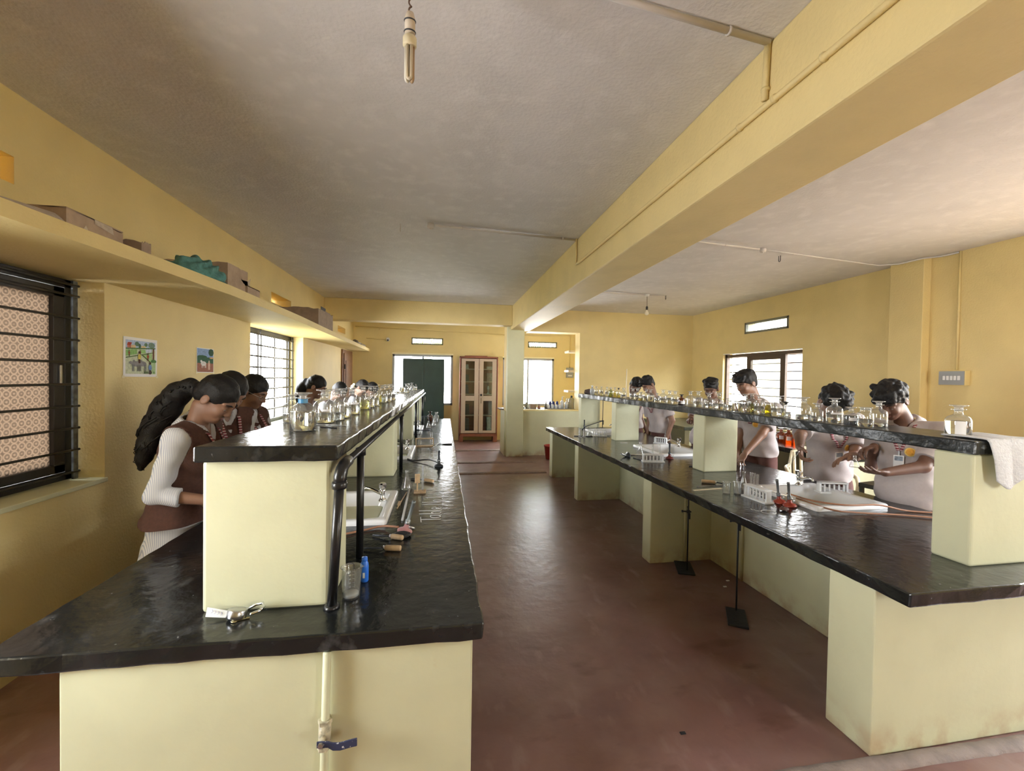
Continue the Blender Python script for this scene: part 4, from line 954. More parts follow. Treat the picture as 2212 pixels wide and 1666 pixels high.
# test tubes bundled near the second sink on the left bench
rk = thing('wooden_test_tube_rack', 'wooden test tube rack behind the second sink of the left bench', 'test tube rack', (-.20, 4.93, SZ), .05)
MB().box(-.10, .10, -.03, .03, 0, .012).build('base', WOOD, rk, bevel=.002); MB().box(-.10, .10, -.02, .02, .085, .095).build('top_plate', WOOD, rk, bevel=.002)
for s_ in (-1, 1): MB().box(s_*.095-.005, s_*.095+.005, -.02, .02, .012, .085).build('post', WOOD, rk)
for k, x in enumerate((-.07, -.045, .06, .08)):
    t = thing('test_tube', 'glass test tube, %s of four in the wooden rack on the left bench' % ['leftmost', 'second from left', 'third from left', 'rightmost'][k], 'test tube', (-.20+x, 4.93+.05*x, SZ+.013), group='tubes in the wooden rack')
    MB().lathe([(0, .008), (.005, .002), (.008, .009), (.008, .148), (.0095, .15), (.008, .15)], 14, cap=False).build('glass', BOTGL, t)
tt = thing('test_tube', 'glass test tube lying aslant against the wooden rack on the left bench', 'test tube', (-.12, 4.74, SZ+.01), rot=(radians(-72), 0, radians(-35)))
MB().lathe([(0, .0), (.008, .009), (.008, .15), (.0095, .152), (.008, .152)], 14, cap=False).build('glass', BOTGL, tt)
# small wooden rack with one tube, near the first sink
p = (A(895, 1067, z=SZ)+A(918, 1067, z=SZ))/2
wr = thing('wooden_tube_stand', 'small pale wooden test tube stand with a holed paddle on the left worktop', 'tube stand', p+Vector((0, .02, 0)), .02)
hw = .040; HH = hgt(906, 1025, p)
MB().box(-hw, hw, -.02, .04, 0, .014).build('base', WOOD, wr, bevel=.002)
MB().box(-.022, -.012, 0, .012, .014, HH*.55).build('post', WOOD, wr, bevel=.001)
MB().box(-.034, .0, -.004, .016, HH*.52, HH*.54).build('ledge', WOOD, wr)
pd = MB(); pd.box(-.034, -.026, 0, .01, HH*.54, HH*.98); pd.box(-.008, .0, 0, .01, HH*.54, HH*.98); pd.box(-.026, -.008, 0, .01, HH*.90, HH*.98); pd.box(-.026, -.008, 0, .01, HH*.54, HH*.60); pd.box(-.026, -.008, .006, .01, HH*.6, HH*.9)
pd.build('holed_paddle', WOOD, wr, bevel=.001)
t = thing('test_tube', 'white test tube upright in the small wooden stand on the left worktop', 'test tube', wr.location+Vector((.018, .01, .014)))
MB().lathe([(0, 0), (.006, .003), (.0075, .01), (.0075, HH*1.28), (.009, HH*1.3), (.007, HH*1.3)], 14, cap=False).build('glass', thin_glass('whitish_tube', (.75, .78, .8), 1.6, .1, haze=.2), t)
# ================================================================= TOOLS ON THE LEFT BENCH
def pt(u, v, z=SZ, dz=0): 
    p = A(u, v, z=z); return Vector((p.x, p.y, p.z+dz))
def file_tool(p0, p1, hl, label, tip=None):
    """wooden handled tool lying from tip p0 to handle end p1"""
    d = (p1-p0); Ln = d.length; ang = atan2(d.y, d.x)
    t = thing('charcoal_borer', label, 'tool', (p0.x, p0.y, SZ), ang, group='wooden handled tools')
    MB().tube([(0, 0, .006), (.02, 0, .008), (Ln-hl, 0, .013)], [.004, .0055, .004], 8).build('blade', IRON, t)
    MB().lathe([(.008, 0), (.0125, .006), (.013, hl*.5), (.0125, hl-.004), (.010, hl)], 14, align((Ln-hl, 0, .0135), (1, 0, 0))).build('handle', WOOD, t)
    MB().lathe([(.0095, -.006), (.0095, .004)], 12, align((Ln-hl, 0, .0135), (1, 0, 0))).build('ferrule', STEEL, t)
    return t
file_tool(pt(782, 1188), pt(866, 1191), .075, 'wooden handled tool lying nearest the front on the left worktop')
file_tool(pt(805, 1159), pt(870, 1168), .065, 'wooden handled tool lying behind the nearest one, beside black rubber coil')
file_tool(pt(888, 1036), pt(936, 1044), .085, 'wooden handled tool lying behind the small wooden stand, left worktop')
file_tool(pt(1568, 1048), pt(1515, 1043), .10, 'wooden handled tool lying on the right bench behind the small beakers')
mb = MB(); c = pt(868, 1159)
for k in range(4):
    mb.tube([c+Vector((.028*cos(a)*(1+.15*k), .02*sin(a)*(1+.12*k), .006+.005*(k % 2)+.002*sin(3*a+k))) for a in [2*pi*q/22 for q in range(22)]], .0055, 6, closed=True)
tag(mb.build('rubber_tube_coil', BLKRUB), 'small coil of black rubber tube beside a wooden handled tool', 'rubber tube')
def burner(p, label, body, tube_m=IRON, tilt=0.0, tdir=0.0, H=.15, hose=None, hose_m=RUBBER, hr=.0055):
    b = thing('bunsen_burner', label, 'burner', p, group='gas burners')
    b.rotation_euler = (tilt*sin(tdir), -tilt*cos(tdir), 0) if tilt else (0, 0, 0)
    MB().lathe([(.0, 0), (.038, 0), (.040, .006), (.034, .014), (.018, .022), (.012, .032), (.012, .05), (0, .05)], 22).build('base', body, b)
    MB().lathe([(.013, .045), (.013, .065), (.0095, .068), (.0085, .07), (.0085, H-.012), (.0098, H-.010), (.0098, H), (.0075, H)], 16, cap=False).build('barrel', tube_m, b)
    MB().tube([(.010, 0, .034), (.042, 0, .030)], [.006, .005], 8).build('gas_inlet', STEEL, b)
    MB().lathe([(.005, .0), (.007, .004), (.007, .010)], 8, align((0, -.012, .055), (0, -1, 0))).build('air_screw', STEEL, b)
    if hose:
        h = thing('rubber_hose', hose[0], 'hose', hose[1][0]); o_ = Vector(hose[1][0])
        pts = [Vector(q)-o_ for q in hose[1]]; sm = []
        for i in range(len(pts)-1):
            p0, p1, p2, p3 = pts[max(0, i-1)], pts[i], pts[i+1], pts[min(len(pts)-1, i+2)]
            for k in range(6):
                t = k/6; sm.append(.5*((2*p1)+(p2-p0)*t+(2*p0-5*p1+4*p2-p3)*t*t+(3*p1-p0-3*p2+p3)*t**3))
        sm.append(pts[-1]); MB().tube(sm, hr, 8).build('hose', hose_m, h)
    return b
p = pt(874, 1150)
burner(p, 'burner with faded pink base and grey barrel, tilted, before the nearest left sink', PINKP, mat('grey_barrel', (.25, .28, .28), .4, metal=.6), .28, pi*.97, .165,
       ('brown rubber hose running left from the pink based burner under the shelf', [p+Vector((-.03, -.005, .03)), pt(825, 1142, dz=.012), pt(790, 1148, dz=.007), pt(740, 1158, dz=.007)]))
p = pt(948, 1008)
burner(p, 'black burner on the left bench beside the second sink', IRON, IRON, 0, 0, .14,
       ('black rubber hose curving from the black burner toward the second pier', [p+Vector((-.012, 0, .034)), pt(925, 1000, dz=.03), pt(895, 997, dz=.008), pt(872, 990, dz=.007)]), BLKRUB)
# burette and tongs lying on the left worktop
def lying(name, label, cat, a, b, r, m, part='tube'):
    t = thing(name, label, cat, (a.x, a.y, SZ)); d = b-a
    MB().tube([(0, 0, r+.0005), (d.x*.5, d.y*.5, r+.0005), (d.x, d.y, r+.0005)], r, 10).build(part, m, t); return t
t = lying('glass_tube', 'long whitish glass tube lying along the left worktop beside the burner', 'glass tube', Vector((-.212, 2.40, SZ)), Vector((-.226, 3.06, SZ)), .0065, thin_glass('white_tube', (.8, .8, .8), 1.6, .1, haze=.45))
t = lying('test_tube_holder', 'slim wooden test tube holder lying left of the long glass tube', 'holder', Vector((-.262, 2.62, SZ)), Vector((-.236, 2.98, SZ)), .004, WOOD, 'stick')
MB().box(-.006, .012, .06, .13, .001, .012).build('jaw', WOOD, t, bevel=.002)
tg = thing('crucible_tongs', 'pair of dark handled tongs lying across the left worktop toward the aisle', 'tongs', pt(944, 961))
for s_ in (-1, 1): MB().tube([(0, 0, .005), (.06, .012*s_, .006), (.10, .02*s_, .006), (.17, .016*s_, .006)], [.003, .003, .007, .007], 8).build('handle', BLKRUB, tg)
# iron ring on a stand by the far half of the left bench
rs = thing('ring_stand', 'black iron stand with a horizontal ring on the left bench by the third pier', 'stand', (-.335, 6.02, SZ))
MB().box(-.05, .05, -.09, .09, 0, .014).build('base', IRON, rs, bevel=.003); MB().tube([(0, 0, .014), (0, 0, .46)], .005).build('rod', IRON, rs)
zr = A(920, 930, y=6.0).z-SZ
MB().tube([(.105+.06*cos(a), .06*sin(a), zr) for a in [2*pi*k/28 for k in range(28)]], .0055, 8, closed=True).tube([(0, 0, zr), (.046, 0, zr)], .005).build('ring', IRON, rs)
MB().box(-.018, .018, -.012, .012, zr-.014, zr+.014).lathe([(.008, 0), (.008, .02)], 8, align((-.018, 0, zr), (-1, 0, 0))).build('boss_head', IRON, rs, bevel=.002)
tp = thing('tripod_stand', 'low black iron tripod near the far end of the left worktop', 'tripod', (-.29, 7.15, SZ))
MB().tube([(.055*cos(a), .055*sin(a), .135) for a in [2*pi*k/24 for k in range(24)]], .005, 6, closed=True).build('ring', IRON, tp)
for k in range(3): a = 2*pi*k/3+.4; MB().tube([(.055*cos(a), .055*sin(a), .135), (.08*cos(a), .08*sin(a), 0)], .0045).build('leg', IRON, tp)
# padlock and keys at the front of the left bench
pk = thing('padlock', 'round steel padlock with open shackle lying at the foot of the front pier', 'padlock', pt(512, 1336, dz=.0), .12)
mt = align((0, 0, .016), (.15, .25, 1))
MB().lathe([(0, -.014), (.026, -.014), (.029, -.010), (.029, .010), (.026, .014), (0, .014)], 24, mt).build('lock_body', STEEL, pk)
MB().tube([(.022, .012, .018), (.05, .016, .030), (.072, .010, .036), (.080, -.006, .034), (.072, -.022, .028), (.05, -.026, .022), (.045, -.026, .021)], .0045, 10).build('shackle', CHROME, pk)
kt = thing('key_tag', 'white paper key tag tied beside the steel padlock', 'key tag', pt(492, 1338, dz=.004))
mb = MB(); mb.add([(-.004, -.006, .004), (-.010, .022, .012), (-.075, .030, .024), (-.064, -.004, .010), (-.004, -.006, .0046), (-.010, .022, .0126), (-.075, .030, .0246), (-.064, -.004, .0106)], [(0, 1, 2, 3), (7, 6, 5, 4), (0, 4, 5, 1), (1, 5, 6, 2), (2, 6, 7, 3), (3, 7, 4, 0)])
mb.build('card', WHITE, kt)
mk = MB()
for k in range(4): 
    q = Vector((-.022-.010*k, .006+.002*k, .0105+.0022*k)); mk.tube([q+Vector((0, -.006, -.0012)), q+Vector((.003, 0, .0008)), q+Vector((-.003, .008, .0026))], .0006, 4)
mk.build('ink_writing', mat('ink', (.25, .25, .42), .8), kt)
MB().tube([(-.006, .004, .006), (.01, .008, .014), (.02, .004, .012), (.012, -.006, .006)], .0012, 6).build('string', mat('string', (.5, .35, .3), .9), kt)
for (u, v), ang, ln, m, lab in (((506, 1344), .35, .042, BRASS, 'brass key lying flat in front of the steel padlock'), ((492, 1326), 1.2, .028, CHROME, 'small chrome key lying behind the padlock tag')):
    k_ = thing('key', lab, 'key', pt(u, v), ang, group='keys by the padlock'); z = .003 if m is BRASS else .006
    MB().lathe([(0, -.001), (.009, -.001), (.0095, 0), (.009, .001), (0, .001)], 14, T(0, 0, z)).build('bow', m, k_)
    MB().box(.007, ln, -.0025, .0025, z-.001, z+.001).box(ln-.010, ln-.006, .002, .007, z-.001, z+.001).box(ln-.004, ln, .002, .006, z-.001, z+.001).build('blade', m, k_)
    MB().tube([(-.006+.004*cos(a), .004*sin(a), z+.001+.001*sin(a)) for a in [2*pi*q/12 for q in range(12)]], .0007, 5, closed=True).build('split_ring', STEEL, k_)
# glass rods and wires lying on the left shelf between the first bottles
for i, (a, b, r, m, lab) in enumerate((((676, 919), (748, 921), .003, STOPGL, 'thin glass rod lying on the left shelf before the second bottle'), ((692, 923), (728, 926), .0018, IRON, 'dark wire lying on the left shelf next to the thin glass rod'))):
    pa_, pb_ = A(*a, z=1.312), A(*b, z=1.312)
    t = thing('glass_rod' if i == 0 else 'wire', lab, 'rod', pa_); d = pb_-pa_
    MB().tube([(0, 0, r), tuple(d*.5+Vector((0, .006, r))), tuple(d+Vector((0, 0, r)))], r, 6).build('rod', m, t)
p = A(858, 861, z=1.312); p = Vector((-.60, p.y if p.y < 7 else 6.2, 1.312))
tag(MB().box(-.07, .07, -.10, .10, 0, .014).build('notebook', mat('brown_cover', (.16, .10, .07), .7), loc=p, bevel=.003), 'brown notebook lying flat among the far bottles of the left shelf', 'notebook')

# ================================================================= TOOLS ON THE RIGHT BENCH
h1 = [pt(1700, 1076, dz=.032)+Vector((.0, 0, 0)), RW(.60, 1.02, SZ+.040), RW(.75, .93, SZ+.034), RW(.95, .90, SZ+.036), RW(1.10, .86, SZ+.008), RW(1.24, .80, SZ+.007)]
h2 = [pt(1720, 1086, dz=.030), RW(.60, .90, SZ+.022), RW(.75, .86, SZ+.009), RW(.95, .80, SZ+.008), RW(1.12, .72, SZ+.008), RW(1.22, .66, SZ+.007)]
burner(pt(1684, 1086), 'red based burner beside the near white rack, left of its twin', REDP, mat('grey_barrel2', (.14, .15, .16), .4, metal=.5), .16, .0, .155, ('brown rubber hose running over the big sink rim toward the near pier', h1))
burner(pt(1706, 1094), 'red based burner nearest the worktop edge, right of its twin', REDP, mat('grey_barrel2', (.14, .15, .16), .4, metal=.5), .10, .0, .155, ('brown rubber hose lying in front of the big sink on the right bench', h2))
burner(pt(1446, 991), 'dark red burner in front of the middle sink of the right bench', mat('dark_red', (.14, .02, .015), .4), IRON, 0, 0, .16)
burner(pt(1262, 928), 'black burner near the iron stand at the far end of the right bench', IRON, IRON, 0, 0, .15)
burner(pt(1356, 986), 'small dark burner lying at the aisle edge of the right bench', IRON, STEEL, 1.25, .3, .10)
# ruler, rods, holders
def flat(name, label, cat, a, b, w, m, h=.004):
    d = b-a; t = tag(MB().box(0, d.length, -w/2, w/2, 0, h).build(name, m, loc=(a.x, a.y, SZ), bevel=.0008), label, cat); t.rotation_euler.z = atan2(d.y, d.x); return t
flat('burette_scale', 'pale graduated scale lying across the right worktop to the beakers', 'scale', pt(1498, 1060), pt(1558, 1056), .018, CREAMPL)
lying('glass_rod', 'thin glass rod lying between the scale and the wooden handled tool', 'rod', pt(1505, 1052), pt(1560, 1050), .003, STOPGL, 'rod')
lying('glass_rod', 'white glass rod lying along the front rim of the big sink rack', 'rod', pt(1650, 1075), pt(1610, 1052), .0035, mat('white_rod', (.75, .78, .8), .3), 'rod')
lying('crucible_tongs', 'dark pair of tongs lying by the rack before the middle sink', 'tongs', pt(1368, 990), pt(1390, 996), .004, IRON, 'tongs_arm')
lying('glass_tube', 'pale glass tube lying in front of the middle sink flask', 'glass tube', pt(1362, 984), pt(1396, 984), .006, mat('ivory_tube', (.6, .55, .45), .4))
lying('test_tube_brush', 'dark brush lying at the far end of the right worktop', 'brush', pt(1240, 943), pt(1280, 944), .006, IRON, 'brush_stem')
lying('glass_tube', 'pale tube lying at the far end of the right worktop behind the dark brush', 'glass tube', pt(1262, 942), pt(1318, 945), .005, STOPGL)
flat('watch_glass_card', 'white card strip lying at the foot of the third right pier', 'card', pt(1341, 957), pt(1355, 957), .03, WHITE, .002)
lying('spatula', 'small dark spatula lying at the foot of the second right pier', 'spatula', pt(1488, 1008), pt(1500, 1009), .004, IRON, 'blade')
tag(MB().ball((0, 0, .012), (.03, .02, .012), 10, 6).build('rubber_bung', mat('dark_brown_rubber', (.08, .04, .03), .6), loc=pt(1694, 1104)), 'dark brown rubber piece lying in front of the two red burners', 'rubber bung')
# ---- retort stands under the right bench and on it
def retort(loc, rz, label, H, clampz, side=1, base=(.13, .21), rod_at=(0, -.07), arm=None):
    r = thing('retort_stand', label, 'retort stand', loc, rz, group='retort stands')
    MB().box(-base[0]/2, base[0]/2, -base[1]/2, base[1]/2, 0, .014).build('base', IRON, r, bevel=.003)
    x, y = rod_at
    MB().tube([(x, y, .014), (x, y, H)], .0058, 8).build('rod', IRON, r)
    c = MB(); c.box(x-.012, x+.012, y-.012, y+.012, clampz-.012, clampz+.012)
    c.tube([(x-.04*side, y, clampz), (x+.022*side, y, clampz)], .0065, 8).lathe([(.009, 0), (.011, .006), (.009, .012)], 8, align((x-.04*side, y, clampz), (-side, 0, 0)))
    c.tube([(x, y, clampz), (x-.010*side, y-.01, clampz+.045)], .004, 6).box(x+.004, x+.016, y-.006, y+.006, clampz-.06, clampz-.012)
    c.build('boss_head', IRON, r, bevel=.002)
    if arm: 
        MB().tube([(x, y, clampz), arm], .006, 8).build('clamp_arm', IRON, r)
    return r
retort((1.974, 3.238, 0), -.38, 'iron retort stand standing on the floor in the niche next to the third leg', .685, .49, 1, base=(.13, .24), rod_at=(.011, -.056))
retort((1.908, 2.51, 0), -.55, 'iron retort stand standing on the floor nearer the photographer', .685, .61, 1, base=(.118, .23), rod_at=(.005, .088))
retort((2.50, 6.50, SZ), .1, 'black retort stand on the far end of the right bench reaching under the shelf', .47, .12, 1, base=(.12, .18), rod_at=(.03, .06), arm=(-.30, .0, .04))
# floor scraps
for u, v in ((1572, 1255), (1566, 1268), (2033, 1640), (1475, 1585)):
    tag(MB().box(-.012, .012, -.006, .006, 0, .004).build('paper_scrap', WHITE if v != 1585 else IRON, loc=A(u, v, z=0.0)), 'tiny %s scrap lying on the red floor %s' % (('dark' if v == 1585 else 'white'), {1255: 'by the niche corner', 1268: 'a little nearer than the niche corner one', 1640: 'in front of the cement kerb', 1585: 'of the aisle'}[v]), 'scrap', 'floor scraps')

# ---- towel and dark cloth on the right shelf
def cloth_drape():
    P = []; nu, nv = 34, 26
    for i in range(nu):
        s = i/(nu-1)
        for j in range(nv):
            t = j/(nv-1); a = .585+.27*t+.012*sin(5*s+2)*(1-t)
            L_ = s*.36+.02*sin(7*t)
            if L_ < .19: b, z = .335-L_, RZ+.004+.004*abs(sin(9*t+4*s))+.003*sin(16*t)
            else:
                q = L_-.19; b = .143-.012*(1-math.exp(-q*30))-.014*abs(sin(6.5*t+.6))*min(1, q*12); z = RZ+.004-q*(1.0+.10*sin(5*t))
            P.append(RW(a, b, z))
    o_ = MB().grid(P, nu, nv).build('towel', CLOTHW); so = o_.modifiers.new('thick', 'SOLIDIFY'); so.thickness = .004; so.offset = 1; return o_
tag(cloth_drape(), 'white towel hanging over the near end of the right shelf', 'towel')
def lump(name, m, loc, r, label, cat, seed, amp=.35, freq=18, n=36, mm=20):
    mb = MB(); rnd = random.Random(seed); ph = [rnd.uniform(0, 6) for _ in range(8)]
    mb.ball((0, 0, 0), r, n, mm)
    for p_ in mb.v:
        k = 1+amp*.25*(sin(p_.x*freq/r[0]*.12*3+ph[0]+2*sin(p_.y*30+ph[4]))+sin(p_.y*freq/r[1]*.3+ph[1]+p_.x*20)+.6*sin((p_.x+p_.z*2)*90+ph[2]))
        p_.x *= k; p_.y *= k; p_.z = max(p_.z*k, -r[2]*.55)
    o_ = mb.build(name, m, loc=(loc[0], loc[1], loc[2]+r[2]*.55)); return tag(o_, label, cat)
p = A(1264, 851, z=RZ); p = RW(.66, 5.24, RZ)
lump('rag', mat('dark_rag', (.07, .05, .045), .95), p, (.075, .10, .05), 'dark crumpled cloth on the far end of the right shelf', 'cloth', 3)

# ================================================================= LOFT LEDGE
def open_carton(name, y0, y1, x0, x1, z0, z1, m, label, torn=0.0, seed=0, lid=None, group='cardboard boxes on the loft ledge'):
    """cardboard box, open or torn along its top"""
    rnd = random.Random(seed); r = thing(name, label, 'box', ((x0+x1)/2, (y0+y1)/2, z0), group=group); cx, cy = (x0+x1)/2, (y0+y1)/2
    hx, hy, H = (x1-x0)/2, (y1-y0)/2, z1-z0; mb = MB()
    per = []
    for (ax, ay), (bx_, by) in (((-hx, -hy), (hx, -hy)), ((hx, -hy), (hx, hy)), ((hx, hy), (-hx, hy)), ((-hx, hy), (-hx, -hy))):
        for k in range(8): per.append((ax+(bx_-ax)*k/8, ay+(by-ay)*k/8))
    n = len(per); top = [H*(1-torn*rnd.random()**2) for _ in per]
    vs = [(x, y, 0) for x, y in per]+[(x, y, t) for (x, y), t in zip(per, top)]+[(x*.985, y*.985, t) for (x, y), t in zip(per, top)]+[(x*.985, y*.985, .004) for x, y in per]
    fs = []
    for a in range(3):
        for k in range(n): fs.append((a*n+k, a*n+(k+1) % n, (a+1)*n+(k+1) % n, (a+1)*n+k))
    fs += [tuple(range(n-1, -1, -1)), tuple(3*n+k for k in range(n))]
    mb.add(vs, fs).build('carton', m, r)
    if lid == 'shut': MB().box(-hx, hx, -hy, hy, H-.006, H).build('lid', m, r)
    if lid == 'flap': MB().add([(hx, hy*.2, H*.55), (hx, hy, H*.6), (hx*1.05, hy*1.12, H*.75), (hx*1.02, hy*1.1, H*.35), (hx, hy, H*.3)], [(0, 1, 2, 3, 4)]).build('flap', CARDW, r)
    return r
FX = lambda y: lx(y)-.03
def front(u, v, off=.04):                       # point on a vertical plane just behind the ledge edge
    p = A(u, v, x=-1.56); 
    for _ in range(4): p = A(u, v, x=lx(p.y)-off)
    return p
a_, b_ = front(143, 446, .08), front(276, 500, .08)
bx1 = open_carton('cardboard_box', a_.y, b_.y, LWX+.03, a_.x, 2.167, a_.z, CARD, 'long torn cardboard box, nearest the photographer on the loft ledge', .12, 2, 'shut')
bhx, bhy, bH = (a_.x-LWX-.03)/2+.003, (b_.y-a_.y)/2, a_.z-2.167
MB().add([(bhx, -bhy*.6, 0), (bhx, -bhy*.2, 0), (bhx, -bhy*.4, bH*.5)], [(0, 1, 2)]).add([(bhx, -bhy*.1, bH*.75), (bhx, bhy*.6, bH*.6), (bhx, bhy*.55, bH*.95), (bhx, -bhy*.1, bH*.97)], [(0, 1, 2, 3)]).build('torn_patch', CARDW, bx1)
tag(MB().add([(0, 0, 0), (.10, .02, .0), (.12, .30, .0), (.01, .28, 0), (0, 0, .05), (.03, .02, .05), (.05, .30, .07), (0, .28, .07)], [(3, 2, 1, 0), (4, 5, 6, 7), (0, 1, 5, 4), (1, 2, 6, 5), (2, 3, 7, 6), (3, 0, 4, 7)]).build('cardboard_sheet', CARDW, loc=(-1.72, front(80, 450).y-.06, 2.167)), 'loose torn cardboard piece before the long box on the loft ledge', 'cardboard')
a_, b_ = front(250, 528, .02), front(333, 548, .02)
open_carton('cardboard_box', bx1.location.y+bhy+.02, b_.y, -1.85, lx(a_.y)-.02, 2.167, b_.z+.05, CARD2, 'low flat cardboard box beyond the long torn one on the loft ledge', .25, 5, None)
a_, b_ = front(492, 566, .05), front(534, 590, .05)
open_carton('cardboard_box', a_.y, b_.y, LWX+.05, lx(a_.y)-.05, 2.167, a_.z, CARD, 'tall upright cardboard box beside the teal cloth on the loft ledge', .05, 8, 'flap')
a_, b_ = front(535, 625, .03), front(554, 630, .03)
sb = open_carton('cardboard_box', a_.y, b_.y+.06, -1.85, lx(a_.y)-.03, 2.167, a_.z+.03, CARD, 'small cardboard box with white label against the tall upright box', .0, 9, 'shut')
MB().box((lx(a_.y)+1.79)/2-.0, (lx(a_.y)+1.79)/2+.003, -.5*(b_.y-a_.y), .45*(b_.y-a_.y), .0, (a_.z-2.167)*.55).build('paper_label', LABEL, sb)
a_, b_ = front(688, 664, .04), front(715, 676, .04)
bt = open_carton('cardboard_box', a_.y, b_.y, LWX+.03, lx(a_.y)-.04, 2.167, a_.z, CARD2, 'torn dark cardboard box with a rip, farthest along the loft ledge', .12, 12, None)
MB().box(0, .004, -.12, .10, 0, .25).build('rip_shade_sheet', BLKRUB, bt, loc=((b_.x-LWX)/2-.012, -.1, .02))  # black sheet on the face stands for the dark inside the rip
flatb = thing('cardboard_sheet', 'flat cardboard sheets lying before the torn dark box on the loft ledge', 'cardboard', (-1.78, a_.y-.75, 2.167))
MB().box(-.16, .16, -.5, .3, 0, .02).box(-.1, .13, -.4, .34, .02, .035).build('sheet', CARDW, flatb)
# teal cloth with wrinkles
p = front(438, 598, .16); y0_, y1_ = front(394, 575, .1).y, front(478, 610, .1).y
tc_ = thing('teal_cloth', 'crumpled teal cloth bundle on the loft ledge before the tall box', 'cloth', (p.x, (y0_+y1_)/2, 2.167))
mb = MB(); mb.ball((0, 0, 0), (.15, (y1_-y0_)/2, .145), 72, 44)
for q in mb.v:
    w = .8*sin(q.y*24+7*sin(q.x*11+q.z*10))+.7*sin(q.y*47+q.x*44+5*sin(q.z*30))
    k = 1+.13*w; q.x *= k; q.z = max(0, q.z*k*(1.0-.25*(q.y/(y1_-y0_)+.0))); q.y *= 1+.03*w
mb.build('cloth_bundle', TEAL, tc_)
tag(MB().box(-.10, .10, -.2, .2, 0, .012).build('wood_board', mat('dirty_board', (.16, .12, .05), .8), loc=(-1.70, y0_-.05, 2.167)), 'thin dirty board under the teal cloth on the loft ledge', 'board')
# small things at the far end of the ledge
p = Vector((lx(8.75)-.05, 8.75, 2.167)); tag(lump('rag', mat('grey_rag', (.12, .10, .08), .9), p, (.05, .07, .045), 'small dark rag near the far end of the loft ledge', 'rag', 5), None)
tr = thing('metal_tray', 'small metal tray with loose odds near the far end of the loft ledge', 'tray', (lx(9.7)-.09, 9.6, 2.167))
MB().box(-.08, .08, -.25, .25, 0, .012).box(-.08, -.07, -.25, .25, .012, .04).box(.07, .08, -.25, .25, .012, .04).build('tray', STEEL, tr)
for k in range(3): tag(MB().lathe([(.02, 0), (.024, .03), (.015, .05), (0, .055)], 10).build('tin_lid', STEEL, loc=(lx(9.7)-.09, 9.45+.14*k, 2.19)), 'little metal cap in the tray on the loft ledge', 'cap', 'caps in the ledge tray')

# ================================================================= BACK OF THE ROOM
# glazed cabinet
CW0, CW1, CY, CZ1 = .375, 1.285, 10.2, 2.03
cb = thing('cabinet', 'two door glazed cabinet with mauve doors and red brown frame against the back wall', 'cabinet', ((CW0+CW1)/2, CY, 0)); hw = (CW1-CW0)/2
cc = MB(); cc.box(-hw, -hw+.03, 0, .32, .14, CZ1); cc.box(hw-.03, hw, 0, .32, .14, CZ1); cc.box(-hw, hw, 0, .32, CZ1-.04, CZ1); cc.box(-hw, hw, 0, .32, .13, .20); cc.box(-hw, hw, .30, .32, .14, CZ1)
cc.build('carcass', CABWOOD, cb, bevel=.004)
for z in (.62, 1.12, 1.42, 1.72): MB().box(-hw+.03, hw-.03, .03, .30, z, z+.02).build('shelf', CABDOOR, cb)
for s_ in (-1, 1): MB().box(s_*hw-(.10 if s_ > 0 else 0), s_*hw+(.10 if s_ < 0 else 0), .0, .30, 0, .13).build('leg', CABWOOD, cb, bevel=.004)
for s_ in (-1, 1):
    x0, x1 = (-hw+.04, -.006) if s_ < 0 else (.006, hw-.04); z0, z1 = .215, CZ1-.055; st = .10; zm = .98
    d = MB(); d.box(x0, x0+st, -.022, 0, z0, z1).box(x1-st, x1, -.022, 0, z0, z1).box(x0+st, x1-st, -.022, 0, z0, z0+.06).box(x0+st, x1-st, -.022, 0, z1-.06, z1).box(x0+st, x1-st, -.022, 0, zm, zm+.12)
    d = d.build('door', CABDOOR, cb, bevel=.003)
    for a0, a1 in ((z0+.06, zm), (zm+.12, z1-.06)): MB().box(x0+st, x1-st, -.012, -.008, a0, a1).build('pane', thin_glass('cabinet_glass', (.8, .84, .82), 1.45, .03), d)
    if s_ > 0:
        MB().lathe([(.012, 0), (.026, .01), (.026, .018), (0, .024)], 14, align((x0+.05, -.022, 1.12), (0, -1, 0))).build('door_knob', IRON, d)
        MB().box(x0+.038, x0+.062, -.03, -.022, .92, 1.05).build('hasp', mat('dull_brass', (.25, .2, .14), .5), d)
ITEMS = [(-.30, 1.74, .12, .10, 'bundle of white papers on the top left cabinet shelf', (.6, .6, .58)), (-.30, 1.44, .14, .16, 'dark folded bundle on the second left cabinet shelf', (.08, .09, .10)), (-.30, 1.14, .13, .22, 'dark blue box on the third left cabinet shelf', (.04, .06, .12)), (.26, 1.44, .13, .20, 'brown carton on the second right cabinet shelf', (.32, .25, .2)), (.26, 1.74, .14, .06, 'slanting pale papers on the top right cabinet shelf', (.5, .45, .4)), (.26, .21, .10, .37, 'tall pale sheet standing at the bottom right of the cabinet', (.5, .55, .5)), (-.28, .64, .14, .24, 'dark stack of files in the lower left of the cabinet', (.05, .06, .06)), (-.28, .21, .14, .34, 'dark box at the bottom left of the cabinet', (.07, .08, .09))]
for x, z, w, h, lab, c in ITEMS:
    r = thing('stored_box', lab, 'stored item', (cb.location.x+x, CY+.17, z)); n_ = 3
    for k in range(n_): MB().box(-w/2+.006*(k % 2), w/2-.004*k, -.09, .09, h*k/n_+.001, h*(k+1)/n_).build('layer', mat('stored_%.2f_%.2f_%.2f' % c, c, .8, noise=.3, nscale=20), r)
tv = thing('small_trophy', 'little white figurine on the third right cabinet shelf', 'figurine', (cb.location.x+.24, CY+.16, 1.14))
MB().lathe([(.035, 0), (.03, .02), (.01, .04), (.01, .09), (.028, .13), (.022, .18), (0, .20)], 16).build('figurine', WHITEPL, tv)
